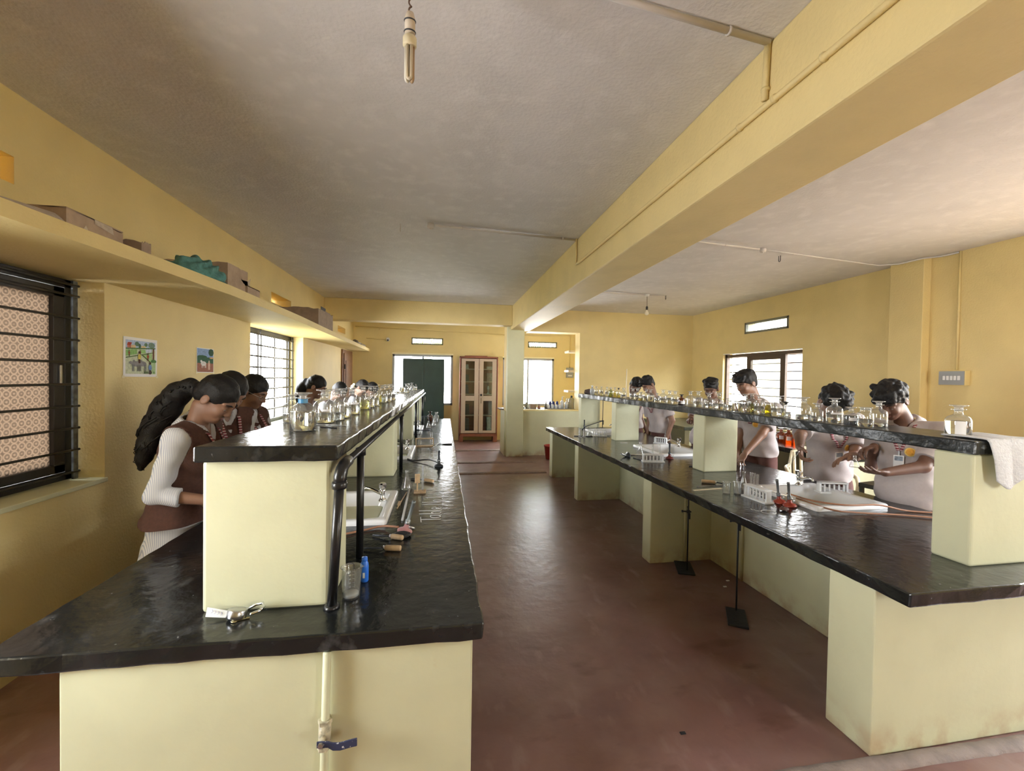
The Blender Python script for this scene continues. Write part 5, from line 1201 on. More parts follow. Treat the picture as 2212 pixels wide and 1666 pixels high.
tag(MB().box(-.28, .25, .05, .25, 0, .02).build('paper_bundle', CABWOOD, loc=(cb.location.x-.05, CY, CZ1)), 'dusty red brown board lying on top of the cabinet', 'board')
# dark green steel cupboard before the back window
gc = thing('steel_cupboard', 'dark green two door steel cupboard standing before the left back window', 'cupboard', (-.455, 10.2, 0))
MB().box(-.475, .475, .02, .30, 0, 1.95).build('carcass', GREENST, gc, bevel=.006)
for s_ in (-1, 1):
    x0, x1 = (-.468, -.003) if s_ < 0 else (.003, .468)
    d = MB().box(x0, x1, 0, .02, .06, 1.935).build('door', GREENST, gc, bevel=.004)
    MB().box(x0+.03, x1-.03, -.003, 0, .12, 1.88).build('door_panel', GREENST, d, bevel=.002)
    MB().tube([(-s_*.0+s_*.04, -.004, .95), (s_*.04, -.03, .96), (s_*.04, -.03, 1.06), (s_*.04, -.004, 1.07)], .006).build('handle', STEEL, d)
# things on the stone counter of the service opening
CZC = .912
def on_counter(u, v=886): p = A(u, v, z=CZC); return Vector((A(u, v, y=8.80).x, 8.80, CZC))
def jar(u, vt, w, label, m, cap=None, shape='jar', y=8.8, name='jar'):
    p = on_counter(u); p.y = y; p.x = A(u, 886, y=y).x; h = A(u, vt, y=y).z-CZC; r = w*mpp(p)/2
    t = thing(name, label, 'bottle', p, group='things on the service counter')
    pr = {'jar': [(0, 0), (r, 0), (r, h*.75), (r*.7, h*.85), (r*.7, h*.9)], 'cone': [(0, 0), (r, 0), (r*.95, h*.25), (r*.25, h*.8), (r*.25, h*.92)], 'can': [(0, 0), (r, 0), (r, h*.68), (r*.75, h*.78), (r*.3, h*.85)], 'wash': [(0, 0), (r, 0), (r, h*.55), (r*.4, h*.68), (r*.3, h*.7)]}[shape]
    MB().lathe(pr+[(0, pr[-1][1])], 16).build('bottle_body', m, t)
    rc = max(.006, pr[-1][0]*1.15); MB().lathe([(rc, h*.86 if shape != 'wash' else h*.68), (rc, h*.97), (rc*.7, h), (0, h)], 12).build('cap', cap or WHITEPL, t)
    if shape == 'wash': MB().tube([(0, 0, h*.95), (r*.5, 0, h*1.02), (r*1.3, 0, h*.98)], .006, 6).build('nozzle', WHITEPL, t)
    return t
MILK = mat('milky_white_plastic', (.62, .66, .72), .4); GREYB = mat('grey_glass_bottle', (.22, .22, .22), .3); SMOKE = thin_glass('smoky_plastic', (.6, .62, .6), 1.5, .1, haze=.3, hcol=(.6, .58, .5))
jar(1131, 878, 5, 'tiny white jar at the left end of the service counter', MILK); jar(1137, 869, 6, 'grey bottle beside the small carton on the service counter', GREYB, GREYB)
jar(1141, 873, 4, 'slim white bottle before the small carton on the service counter', MILK, None, 'jar', 8.72)
p = on_counter(1151); open_carton('cardboard_box', 8.75, 8.9, A(1145, 880, y=8.8).x, A(1158, 880, y=8.8).x, CZC, A(1150, 873, y=8.8).z, CARD, 'small cardboard box on the service counter', 0, 3, 'shut', group='things on the service counter')
jar(1164, 873, 8, 'small pinkish cone shaped bottle right of the small carton', mat('pinkish_glass', (.4, .2, .17), .3), IRON, 'cone'); jar(1179, 866, 7, 'dark cone shaped bottle left of the blue caps, service counter', GREYB, IRON, 'cone')
for k, u in enumerate((1188, 1195, 1203)): jar(u, 867, 6, '%s of three dark blue topped bottles on the service counter' % ['left', 'middle', 'right'][k], mat('navy_plastic', (.02, .035, .20), .35), mat('navy_plastic', (.02, .035, .20), .35), 'jar', 8.92)
for k, u in enumerate((1184, 1193, 1201, 1209)): jar(u, 874, 7, 'small whitish bottle, %s of four before the blue topped bottles' % ['first', 'second', 'third', 'fourth'][k], MILK, None, 'jar', 8.72)
jar(1214, 857, 8, 'white squeeze wash bottle, the taller of two on the service counter', MILK, None, 'wash'); jar(1224, 861, 9, 'white squeeze wash bottle, the shorter of two on the service counter', MILK, None, 'wash')
jar(1234, 855, 14, 'large smoky can with black pointed cap at right end of counter', SMOKE, IRON, 'can')
tag(MB().box(-.012, .012, -.05, .05, 0, .13).build('black_board_edge', BLACKP, loc=(A(1243, 880, y=8.8).x-.01, 8.8, CZC)), 'narrow black board at the right end of the service counter', 'board')
# red bucket behind the far leg of the right bench
p = A(1176, 992, z=0); p = Vector((A(1190, 980, y=8.0).x, 8.0, 0)); hh = A(1180, 962, y=8.0).z
rbk = thing('red_bucket', 'red plastic bucket standing by the half wall behind the right bench', 'bucket', p)
MB().lathe([(0, 0), (.10, 0), (.13, hh), (.138, hh), (.138, hh-.02), (.126, hh-.02), (.097, .01), (0, .01)], 24, cap=False).build('bucket', mat('red_plastic', (.40, .045, .035), .4), rbk)
MB().tube([(.135*cos(a), .02, hh-.01-.08*sin(a)) for a in [pi*k/14 for k in range(15)]], .004, 6).build('handle', STEEL, rbk)
# brown bottles on the side counter under the right window
BAM = thin_glass('brown_bottle_glass', (.62, .20, .03), 1.6, .05, haze=.12, hcol=(.5, .15, .03))
for k, (u, v, h, lab) in enumerate(((1687, 962, .19, 'orange brown reagent bottle on the side counter, left of three'), (1703, 965, .20, 'orange brown reagent bottle on the side counter, middle of three'), (1720, 968, .19, 'orange brown reagent bottle on the side counter, right of three'))):
    p = A(u, v-6, z=.75); p = Vector((4.45, 4.45/p.x*p.y, .75)); bottle(p, h, 'narrow', None, 0, lab, 'brown bottles on the side counter', body_m=BAM, stop_m=WHP, lab=(.2, .45, 0, 1.2), face=-2.7, wide=1.0)
for k, (u, v) in enumerate(((1668, 950), (1676, 953))):
    p = A(u, v, z=.75); p = Vector((4.4, 4.4/p.x*p.y, .75)); bottle(p, .13, 'drop', DARKLIQ, .4, 'small dark bottle on the side counter, %s of two by the brown bottles' % ['farther', 'nearer'][k], 'brown bottles on the side counter')
# black sheet-metal panel edge seen beside the nearest people: a stool with black top
def stool(x, y, label):
    s = thing('lab_stool', label, 'stool', (x, y, 0), .2, group='black stools')
    MB().box(-.16, .16, -.16, .16, .60, .64).build('seat', BLACKP, s, bevel=.006)
    for sx in (-1, 1):
        for sy in (-1, 1): MB().box(sx*.14-.014, sx*.14+.014, sy*.14-.014, sy*.14+.014, 0, .60).build('leg', BLACKP, s)
    MB().box(-.14, .14, -.012, .012, .2, .23).build('stretcher', BLACKP, s)
stool(3.95, 3.25, 'black stool behind the two nearest people by the right wall counter')
# cream plastic armchair behind the tall person
ch = thing('plastic_armchair', 'cream plastic armchair with slatted back behind the tall person', 'chair', (3.72, 3.74, 0), radians(-35))
MB().box(-.22, .22, -.21, .20, .40, .425).build('seat', CREAMPL, ch, bevel=.012)
bk = MB(); 
for k in range(7): 
    x = -.18+.06*k; bk.tube([(x, .20, .42), (x, .25, .62), (x*1.02, .29, .80)], [.014, .016, .014], 6)
bk.tube([(-.22, .20, .43), (-.225, .26, .66), (-.20, .30, .80), (-.1, .31, .845), (.1, .31, .845), (.20, .30, .80), (.225, .26, .66), (.22, .20, .43)], .017, 8).build('backrest', CREAMPL, ch)
for s_ in (-1, 1):
    MB().tube([(s_*.225, .25, .66), (s_*.27, .12, .655), (s_*.28, -.08, .64), (s_*.27, -.17, .60), (s_*.25, -.20, .42)], [.016, .02, .02, .018, .018], 8).build('armrest', CREAMPL, ch)
    for sy in (-1, 1): MB().tube([(s_*.19, sy*.18, .41), (s_*.235, sy*.22+.0, 0)], [.024, .018], 8).build('leg', CREAMPL, ch)

# ================================================================= DRAWINGS ON THE LEFT WALL
def poster(y0, y1, z0, z1, tilt, label, shapes, border=.02):
    r = thing('wall_drawing', label, 'drawing', (LWX+.002, (y0+y1)/2, (z0+z1)/2), rot=(tilt, 0, 0)); hy, hz = (y1-y0)/2, (z1-z0)/2
    MB().box(0, .0015, -hy, hy, -hz, hz).build('paper', WHITE, r)
    mb = MB(); ml = []
    for k, (c, poly) in enumerate(shapes):
        m = mat('crayon_%02x%02x%02x' % tuple(int(255*q) for q in c), tuple(q**2.2 for q in c), .85, noise=.25, nscale=60)
        if m not in ml: ml.append(m)
        mb.cur = ml.index(m); X = .0017+.00012*k
        pl_ = [(-hy+border+(2*hy-2*border)*p_[0], -hz+border+(2*hz-2*border)*p_[1]) for p_ in poly]
        mb.add([(X, a, b) for a, b in pl_], [tuple(range(len(pl_)))])
    mb.build('drawing', ml, r)
    tp_ = mat('tape', (.75, .68, .45), .5)
    for sy, sz in ((-1, -1), (1, -1)): MB().box(.0016, .0022, sy*hy-.012, sy*hy+.012, sz*hz-.008, sz*hz+.008).build('tape_piece', tp_, r)
el = lambda cx, cy, rx, ry, n=14: [(cx+rx*cos(2*pi*k/n), cy+ry*sin(2*pi*k/n)) for k in range(n)]
rc = lambda x0, x1, y0, y1: [(x0, y0), (x1, y0), (x1, y1), (x0, y1)]
bull = lambda x, y, s: [((.55, .55, .56), el(x, y, .13*s, .075*s)), ((.55, .55, .56), el(x-.14*s, y+.03*s, .05*s, .04*s)), ((.5, .5, .5), el(x-.05*s, y+.07*s, .04*s, .04*s))]+[((.45, .45, .46), rc(x+q*s-.012, x+q*s+.012, y-.20*s, y-.03*s)) for q in (-.09, -.05, .07, .11)]
man = lambda x, y, c, s=1: [(c, el(x, y, .035*s, .06*s)), ((.30, .18, .12), el(x, y+.085*s, .018*s, .025*s)), ((.32, .2, .15), rc(x-.02*s, x+.02*s, y-.13*s, y-.05*s))]
sh = [((.80, .84, .74), rc(0, 1, 0, 1)), ((.72, .80, .93), rc(0, 1, .76, 1)), ((.63, .26, .20), [(.04, .84), (.16, .84), (.20, .93), (.07, .93)]), ((.72, .45, .40), rc(.05, .17, .77, .84)), ((.85, .75, .60), rc(.17, .32, .77, .86)), ((.35, .46, .38), el(.36, .90, .07, .07)), ((.30, .42, .34), el(.45, .84, .04, .08)),
      ((.88, .80, .62), rc(.50, .66, .77, .86)), ((.40, .52, .44), el(.66, .9, .06, .06)), ((.45, .55, .5), el(.86, .90, .12, .09)), ((.33, .48, .25), [(0, .72), (1, .80), (1, .83), (0, .76)]), ((.55, .74, .45), [(.0, .52), (.36, .60), (.36, .74), (0, .70)]), ((.62, .80, .52), [(.50, .62), (.66, .65), (.64, .75), (.48, .73)]), ((.82, .86, .95), [(.66, .65), (.88, .69), (.86, .77), (.64, .75)]),
      ((.30, .42, .22), [(0, .46), (.9, .66), (.9, .68), (0, .49)]), ((.66, .80, .56), [(.52, .58), (.86, .64), (.88, .40), (.80, .36)]), ((.32, .40, .22), [(.50, .58), (.80, .36), (.82, .38), (.53, .60)]), ((.42, .26, .18), rc(.90, .95, .40, .80)), ((.30, .48, .28), el(.93, .40, .10, .06)), ((.70, .82, .62), rc(.82, 1, .0, .36))]
sh += man(.10, .62, (.55, .3, .2), .8)+man(.46, .66, (.5, .3, .25), .7)+man(.72, .54, (.60, .28, .18))+bull(.30, .30, 1.1)+bull(.52, .31, 1.1)+man(.42, .52, (.85, .80, .42), 1.5)+man(.79, .20, (.50, .62, .85), 1.6)+[((.35, .3, .28), el(.80, .05, .05, .05))]+[((.25, .42, .22), el(x, .05, .015, .04)) for x in (.60, .65, .70, .92)]
poster(3.225, 3.565, 1.512, 1.782, radians(-.5), 'village farm drawing with two grey bulls taped to the left wall', sh)
sh2 = [((.55, .66, .84), rc(0, 1, 0, 1)), ((.22, .38, .30), rc(0, 1, .38, .64)), ((.20, .36, .26), el(.30, .66, .30, .06)), ((.20, .34, .26), el(.85, .86, .17, .16)), ((.62, .42, .36), rc(0, 1, 0, .38)), ((.90, .90, .90), el(.38, .36, .17, .10)), ((.92, .92, .92), el(.24, .46, .06, .05)), ((.85, .72, .66), rc(.66, .78, .10, .42)), ((.86, .80, .74), el(.72, .46, .04, .05)), ((.80, .66, .5), el(.88, .62, .14, .04))]+[((.88, .88, .88), rc(x, x+.03, .18, .30)) for x in (.26, .33, .45, .50)]+[((.3, .34, .42), [(.3, .90), (.36, .87), (.42, .90), (.36, .885)]), ((.3, .34, .42), [(.4, .86), (.46, .83), (.52, .86), (.46, .845)])]
poster(4.085, 4.36, 1.548, 1.765, 0, 'smaller drawing of a white cow under a blue sky on the left wall', sh2, .006)
# ================================================================= PEOPLE
SKIN = mat('brown_skin', (.225, .118, .076), .5, noise=.12, nscale=12); SKIN2 = mat('deep_brown_skin', (.135, .064, .041), .48, noise=.12, nscale=12)
LIP = mat('lip', (.20, .075, .06), .45); HAIR = mat('black_hair', (.008, .007, .007), .55, noise=.4, nscale=90, bump=.35, bscale=160, spec=.3)
EYEW = mat('eye_white', (.6, .57, .54), .3); IRIS = mat('dark_iris', (.015, .01, .008), .2)
VEST = mat('brown_knit_vest', (.085, .036, .026), .9, noise=.2, nscale=70, bump=.3, bscale=300)
TROUS = mat('maroon_brown_trousers', (.115, .048, .042), .85, noise=.15, nscale=30)
SHOE = mat('dark_shoe', (.02, .016, .014), .5)
def stripes(name, c1, c2, scale, axis, rough=.85, width=(.62, .8)):
    m = mat(name, c1, rough); nt = m.node_tree; b = nt.nodes['Principled BSDF']; tc = nt.nodes.new('ShaderNodeTexCoord'); sx = nt.nodes.new('ShaderNodeSeparateXYZ'); nt.links.new(tc.outputs['Object'], sx.inputs[0])
    mu = nt.nodes.new('ShaderNodeMath'); mu.operation = 'MULTIPLY'; mu.inputs[1].default_value = scale; si = nt.nodes.new('ShaderNodeMath'); si.operation = 'SINE'
    src = sx.outputs[axis] if isinstance(axis, int) else None
    if src is None:
        ad = nt.nodes.new('ShaderNodeMath'); ad.operation = 'ADD'; nt.links.new(sx.outputs[0], ad.inputs[0]); nt.links.new(sx.outputs[1], ad.inputs[1]); src = ad.outputs[0]
    nt.links.new(src, mu.inputs[0]); nt.links.new(mu.outputs[0], si.inputs[0])
    r = nt.nodes.new('ShaderNodeMapRange'); r.inputs[1].default_value = width[0]; r.inputs[2].default_value = width[1]; nt.links.new(si.outputs[0], r.inputs[0])
    mx = nt.nodes.new('ShaderNodeMix'); mx.data_type = 'RGBA'; mx.inputs[6].default_value = (*c1, 1); mx.inputs[7].default_value = (*c2, 1); nt.links.new(r.outputs[0], mx.inputs[0]); nt.links.new(mx.outputs[2], b.inputs['Base Color'])
    return m
KURTA = stripes('white_kurta_blue_stripes', (.60, .60, .61), (.33, .36, .45), 2*pi/.0085, 'xy', width=(.2, .7))
SHIRT = mat('pinkish_white_shirt', (.43, .385, .385), .85, noise=.05, nscale=60)
LANY = stripes('maroon_lanyard', (.20, .035, .05), (.62, .55, .55), 2*pi/.016, 2, width=(.45, .7))
COLLAR = SHIRT
EMBL = mat('orange_emblem', (.72, .36, .05), .7); EMBL2 = mat('yellow_emblem_ring', (.75, .55, .16), .7)
CARDP = mat('photo_card', (.35, .42, .52), .5, noise=.6, nscale=40)

class SDF:
    def __init__(s, lo, hi, h):
        s.lo = np.array(lo, float); s.h = h; s.n = np.maximum(4, np.ceil((np.array(hi)-s.lo)/h).astype(int)+1)
        s.F = np.full(tuple(s.n), 9.0, np.float32)
    def sub(s, mn, mx):
        i0 = np.clip(np.floor((np.array(mn)-s.lo)/s.h).astype(int), 0, s.n-1); i1 = np.clip(np.ceil((np.array(mx)-s.lo)/s.h).astype(int)+1, 1, s.n)
        if np.any(i1 <= i0): return None
        sl = tuple(slice(a, b) for a, b in zip(i0, i1))
        g = [(s.lo[d]+s.h*np.arange(i0[d], i1[d])).astype(np.float32) for d in range(3)]
        return sl, g[0][:, None, None], g[1][None, :, None], g[2][None, None, :]
    def put(s, sl, d, k, neg=False):
        f = s.F[sl]
        if neg:
            d = -d
            if k > 0: hh = np.maximum(k-np.abs(f-d), 0)/k; s.F[sl] = np.maximum(f, d)+hh*hh*k*.25
            else: s.F[sl] = np.maximum(f, d)
        else:
            if k > 0: hh = np.maximum(k-np.abs(f-d), 0)/k; s.F[sl] = np.minimum(f, d)-hh*hh*k*.25
            else: s.F[sl] = np.minimum(f, d)
    def cap(s, a, b, ra, rb, k=.02, l=None, ratio=1.0, cut=False, neg=False, wob=None):
        a, b = np.array(a, float), np.array(b, float); R = max(ra, rb)*max(1, ratio)+k+2.5*s.h
        q = s.sub(np.minimum(a, b)-R, np.maximum(a, b)+R)
        if q is None: return
        sl, X, Y, Z = q; px, py, pz = X-a[0], Y-a[1], Z-a[2]; ab = b-a
        if l is not None and ratio != 1.0:
            l = np.array(l, float); w = (px*l[0]+py*l[1]+pz*l[2])*(1-1/ratio); px, py, pz = px-l[0]*w, py-l[1]*w, pz-l[2]*w
        L2 = float(ab@ab)+1e-12; t0 = (px*ab[0]+py*ab[1]+pz*ab[2])/L2; t = np.clip(t0, 0, 1)
        d = np.sqrt((px-ab[0]*t)**2+(py-ab[1]*t)**2+(pz-ab[2]*t)**2)-(ra+(rb-ra)*t)
        if wob: d = d+wob[0]*np.sin(t0*sqrt(L2)*wob[1]+wob[2]*(px+py))
        if cut: d = np.maximum(d, (t0-1)*sqrt(L2))
        s.put(sl, d.astype(np.float32), k, neg)
    def ell(s, c, r, M=None, k=.02, neg=False, wob=0.0, wf=60.0):
        c = np.array(c, float); r = np.array(r, float); R = float(max(r))+k+2.5*s.h+wob
        q = s.sub(c-R, c+R)
        if q is None: return
        sl, X, Y, Z = q; px, py, pz = X-c[0], Y-c[1], Z-c[2]
        if M is not None: x = px*M[0][0]+py*M[1][0]+pz*M[2][0]; y = px*M[0][1]+py*M[1][1]+pz*M[2][1]; z = px*M[0][2]+py*M[1][2]+pz*M[2][2]
        else: x, y, z = px, py, pz
        k0 = np.sqrt((x/r[0])**2+(y/r[1])**2+(z/r[2])**2)+1e-6; k1 = np.sqrt((x/r[0]**2)**2+(y/r[1]**2)**2+(z/r[2]**2)**2)+1e-6
        d = k0*(k0-1)/k1
        if wob: d = d+wob*(np.sin(x*wf+2*np.sin(z*wf*.7))+np.sin(y*wf*1.1+2*np.sin(x*wf*.6))+np.sin(z*wf*.9+y*wf*.5))/2
        s.put(sl, d.astype(np.float32), k, neg)
    def plane(s, p, n):                                  # keep the side where (x-p).n < 0
        X = (s.lo[0]+s.h*np.arange(s.n[0]))[:, None, None]; Y = (s.lo[1]+s.h*np.arange(s.n[1]))[None, :, None]; Z = (s.lo[2]+s.h*np.arange(s.n[2]))[None, None, :]
        s.F = np.maximum(s.F, ((X-p[0])*n[0]+(Y-p[1])*n[1]+(Z-p[2])*n[2]).astype(np.float32))
    def wobble(s, amp, f, ph=0.0):
        X = (s.lo[0]+s.h*np.arange(s.n[0]))[:, None, None]; Y = (s.lo[1]+s.h*np.arange(s.n[1]))[None, :, None]; Z = (s.lo[2]+s.h*np.arange(s.n[2]))[None, None, :]
        s.F = s.F+(amp*(np.sin(X*f+Z*f*.5+ph)*np.cos(Y*f*.8-Z*f*.3)+.6*np.sin(Z*f*1.4+X*f*.9+Y*f*.7+ph))).astype(np.float32)
    def at(s, p):
        i = np.clip(((np.array(p)-s.lo)/s.h).round().astype(int), 0, s.n-1); return float(s.F[tuple(i)])
    def project(s, p, d, far=.3, off=.009):                        # walk from p+d*far back along -d to the surface
        p, d = np.array(p, float), np.array(d, float)
        for k in range(160):
            q = p+d*(far-k*far*1.6/160)
            if s.at(q) < 0: return Vector(q+d*off)
        return Vector(p+d*.1)
    def mesh(s, name, m, off):
        F = s.F; sg = F < 0
        F[0], F[-1], F[:, 0], F[:, -1], F[:, :, 0], F[:, :, -1] = 9, 9, 9, 9, 9, 9; sg = F < 0
        c = np.zeros(tuple(s.n-1), np.int8); C8 = [(i, j, k) for i in (0, 1) for j in (0, 1) for k in (0, 1)]; N = s.n-1
        for i, j, k in C8: c += sg[i:i+N[0], j:j+N[1], k:k+N[2]]
        idx = np.argwhere((c > 0) & (c < 8)); vid = np.full(tuple(N), -1, np.int32); vid[idx[:, 0], idx[:, 1], idx[:, 2]] = np.arange(len(idx))
        pos = np.zeros((len(idx), 3)); cnt = np.zeros(len(idx))
        for a in C8:
            for ax in range(3):
                if a[ax]: continue
                b = list(a); b[ax] = 1
                fa = F[idx[:, 0]+a[0], idx[:, 1]+a[1], idx[:, 2]+a[2]]; fb = F[idx[:, 0]+b[0], idx[:, 1]+b[1], idx[:, 2]+b[2]]
                mk = (fa < 0) != (fb < 0); t = np.where(mk, fa/np.where(mk, fa-fb, 1), 0)
                for d in range(3): pos[:, d] += mk*(a[d]+(t if d == ax else 0))
                cnt += mk
        V = (idx+pos/np.maximum(cnt, 1)[:, None])*s.h+s.lo-np.array(off)
        Q = []
        for ax in range(3):
            o1, o2 = [(1, 2), (2, 0), (0, 1)][ax]
            sa = [slice(1, -1)]*3; sb = [slice(1, -1)]*3; sa[ax] = slice(0, -1); sb[ax] = slice(1, None)
            A_, B_ = sg[tuple(sa)], sg[tuple(sb)]; e = np.argwhere(A_ != B_)
            if not len(e): continue
            ins = A_[e[:, 0], e[:, 1], e[:, 2]]; add = np.array([1, 1, 1]); add[ax] = 0; e = e+add
            def cell(d1, d2): q = e.copy(); q[:, o1] += d1; q[:, o2] += d2; return vid[q[:, 0], q[:, 1], q[:, 2]]
            q = np.stack([cell(-1, -1), cell(0, -1), cell(0, 0), cell(-1, 0)], 1); q[~ins] = q[~ins][:, ::-1]; Q.append(q)
        Q = np.concatenate(Q); Q = Q[(Q >= 0).all(1)]
        me = bpy.data.meshes.new(name); me.vertices.add(len(V)); me.vertices.foreach_set('co', V.astype(np.float32).ravel())
        me.loops.add(len(Q)*4); me.loops.foreach_set('vertex_index', Q.astype(np.int32).ravel()); me.polygons.add(len(Q))
        me.polygons.foreach_set('loop_start', np.arange(0, len(Q)*4, 4, dtype=np.int32)); me.polygons.foreach_set('use_smooth', np.ones(len(Q), bool))
        me.update(calc_edges=True); me.materials.append(m); return me

def V3(*a): return np.array(a, float)
def unit(v): v = np.array(v, float); return v/(np.linalg.norm(v)+1e-12)
def ik(S_, W_, a, b, pole):
    S_, W_ = np.array(S_, float), np.array(W_, float); d = W_-S_; L_ = np.linalg.norm(d); u = d/L_
    if L_ >= a+b-.002: W_ = S_+u*(a+b-.002); L_ = a+b-.002
    x = (a*a-b*b+L_*L_)/(2*L_); hgt_ = sqrt(max(0, a*a-x*x)); p = np.array(pole, float); p = unit(p-u*(p@u)); return S_+u*x+p*hgt_, W_
def add_hand(B, W_, d, n, s_, curl, k=.004, sc=1.0):
    """palm, four fingers and a thumb; d towards the fingers, n out of the palm, s_ the thumb side"""
    d, n = unit(d), unit(n-np.array(d)*(np.array(n)@unit(d))); s_ = unit(np.cross(d, n)*(1 if np.cross(d, n)@np.array(s_) > 0 else -1)); W_ = np.array(W_)
    M = np.stack([s_, d, n], 1)
    B.ell(W_+d*.048*sc, (.040*sc, .056*sc, .0155*sc), M, .012)
    for q, (o, ln, r) in enumerate(((.031, .066, .0085), (.0105, .076, .0088), (-.0105, .070, .0084), (-.031, .056, .0076))):
        b = W_+d*(.088-abs(q-1.2)*.004)*sc+s_*o*sc; ang = curl*(.55+.1*q); p = b; L3 = (ln*.46*sc, ln*.32*sc, ln*.26*sc)
        spread = s_*o*1.6
        for t in range(3):
            dd = unit(d*cos(ang)+n*sin(ang)+spread*cos(ang)); e = p+dd*L3[t]; B.cap(p, e, r*sc*(1-.07*t), r*sc*(.93-.07*t), k if t else .006); p = e; ang += curl*(.75 if t == 0 else .6)
    b = W_+d*.022*sc+s_*.026*sc; e1 = b+unit(d*.62+s_*.66+n*(.25+.3*curl))*.040*sc; e2 = e1+unit(d*.85+s_*(.35-.35*curl)+n*(.15+.45*curl))*.032*sc
    B.cap(b, e1, .0125*sc, .0105*sc, .008); B.cap(e1, e2, .0102*sc, .0085*sc, k)

def person(label, head, neck, hip, face, heading, wrists, sex='boy', h=.008, group=None, name='person', scale=1.0, skin=None, sw=None, pole=((0, 0, -1), (0, 0, -1)), hem=.74, hairstyle='short', tail=None, hands=None, roll=0.0, lanyard=True, emblem=True, card=True, feet=None, sleeve=.62, seed=0, specs=False, hf=0.0):
    sc = scale; skin = skin or SKIN; head, neck, hip = [np.array(q, float) for q in (head, neck, hip)]
    fx = feet if feet is not None else (hip[0], hip[1]); base = V3(fx[0], fx[1], 0)
    P = thing(name, label, 'person', tuple(base), 0, group)
    f = V3(cos(heading), sin(heading), 0); l = V3(-sin(heading), cos(heading), 0)
    up = unit(neck-hip); ff = unit(f-up*(f@up)); l = unit(np.cross(up, ff))
    sw = (sw or (.175 if sex == 'boy' else .155))*sc
    SL, SR = neck-up*.045*sc+l*sw-ff*.005, neck-up*.045*sc-l*sw-ff*.005
    W0, CH = hip+(neck-hip)*.36, hip+(neck-hip)*.70
    yaw, pit = face; fw = V3(cos(yaw)*cos(pit), sin(yaw)*cos(pit), -sin(pit)); rt = V3(sin(yaw), -cos(yaw), 0); uh = np.cross(rt, fw)
    if roll: rt, uh = rt*cos(roll)+uh*sin(roll), uh*cos(roll)-rt*sin(roll)
    HM = np.stack([rt, fw, uh], 1); hs = .98*sc
    def hp(x, y, z): return head+(rt*x+fw*y+uh*z)*hs
    arms = []
    for S_, W_, pl in ((SL, wrists[0], pole[0]), (SR, wrists[1], pole[1])):
        if W_ is None: W_ = S_+up*-.50*sc+ff*.10
        E_, W2 = ik(S_, W_, .285*sc, .25*sc, pl); arms.append((S_, E_, W2))
    pts = [head+V3(.0, 0, .16), head-.16, head+.16, hip-V3(.18, .18, .06), hip+V3(.18, .18, 0), SL-.09, SL+.09, SR-.09, SR+.09]+[q+e for a in arms for q in a[1:] for e in (-.2, .2)]
    lo, hi = np.min(pts, 0)-.02, np.max(pts, 0)+.02; lo[2] = max(.5, lo[2])
    # ---- body
    B = SDF(lo, hi, h)
    B.cap(hip-up*.02, W0, .098*sc, .086*sc, .03, l, 1.42); B.cap(W0, CH, .086*sc, .098*sc, .03, l, 1.45); B.cap(CH, neck-up*.07*sc, .098*sc, .066*sc, .04, l, 1.5)
    B.cap(SL, SR, .046*sc, .046*sc, .05)
    nk = hp(0, -.028, -.075)
    B.cap(neck-up*.035, nk, .054*sc, .049*sc, .03)
    B.ell(hp(0, -.010, .038), V3(.072, .092, .082)*hs, HM, .02); B.ell(hp(0, .032, -.036), V3(.055, .058, .074)*hs, HM, .035); B.ell(hp(0, .066, -.094), V3(.024, .022, .018)*hs, HM, .03)
    for sx in (-1, 1):
        B.ell(hp(.030*sx, .066, -.030), V3(.024, .022, .026)*hs, HM, .02); B.cap(hp(.012*sx, .083, .026), hp(.046*sx, .068, .024), .011*hs, .009*hs, .012)
        B.ell(hp(.031*sx, .088, .008), V3(.017, .012, .011)*hs, HM, .012, neg=True)
        B.ell(hp(.076*sx, -.012, -.010), V3(.010, .021, .031)*hs, HM, .008); B.ell(hp(.086*sx, -.008, -.010), V3(.006, .010, .016)*hs, HM, .004, neg=True)
        B.ell(hp(.031*sx, .0755, .004), V3(.0155, .0115, .0125)*hs, HM, .004)
        B.ell(hp(.012*sx, .098, -.030), V3(.009, .010, .008)*hs, HM, .008)
    B.cap(hp(0, .086, .014), hp(0, .106, -.026), .0085*hs, .0115*hs, .012)
    B.cap(hp(-.018, .083, -.058), hp(.018, .083, -.058), .008*hs, .008*hs, .010); B.cap(hp(-.015, .083, -.070), hp(.015, .083, -.070), .009*hs, .009*hs, .008)
    for i, (S_, E_, W_) in enumerate(arms):
        fat = 1.0 if sex == 'boy' else .93
        B.cap(S_, E_, .047*sc*fat, .038*sc*fat, .03); B.cap(E_, W_, .038*sc*fat, .026*sc*fat, .015)
        if hands and hands[i]: hd = hands[i]; add_hand(B, W_, hd[0] if hd[0] is not None else W_-E_, hd[1], hd[2], hd[3], sc=sc*.98)
        else: add_hand(B, W_, unit(W_-E_)*.9+V3(0, 0, -.2), V3(0, 0, -1), unit((arms[1-i][0]-S_)), .7, sc=sc*.95)
    bo = link('body', B.mesh('body', skin, base), P)
    # ---- face details
    def mk(nm, mb, m): return mb.build(nm, m, P)
    hv = lambda x, y, z: Vector(hp(x, y, z)-base)
    rotm = Matrix(((HM[0][0], HM[0][1], HM[0][2]), (HM[1][0], HM[1][1], HM[1][2]), (HM[2][0], HM[2][1], HM[2][2]))).to_4x4()
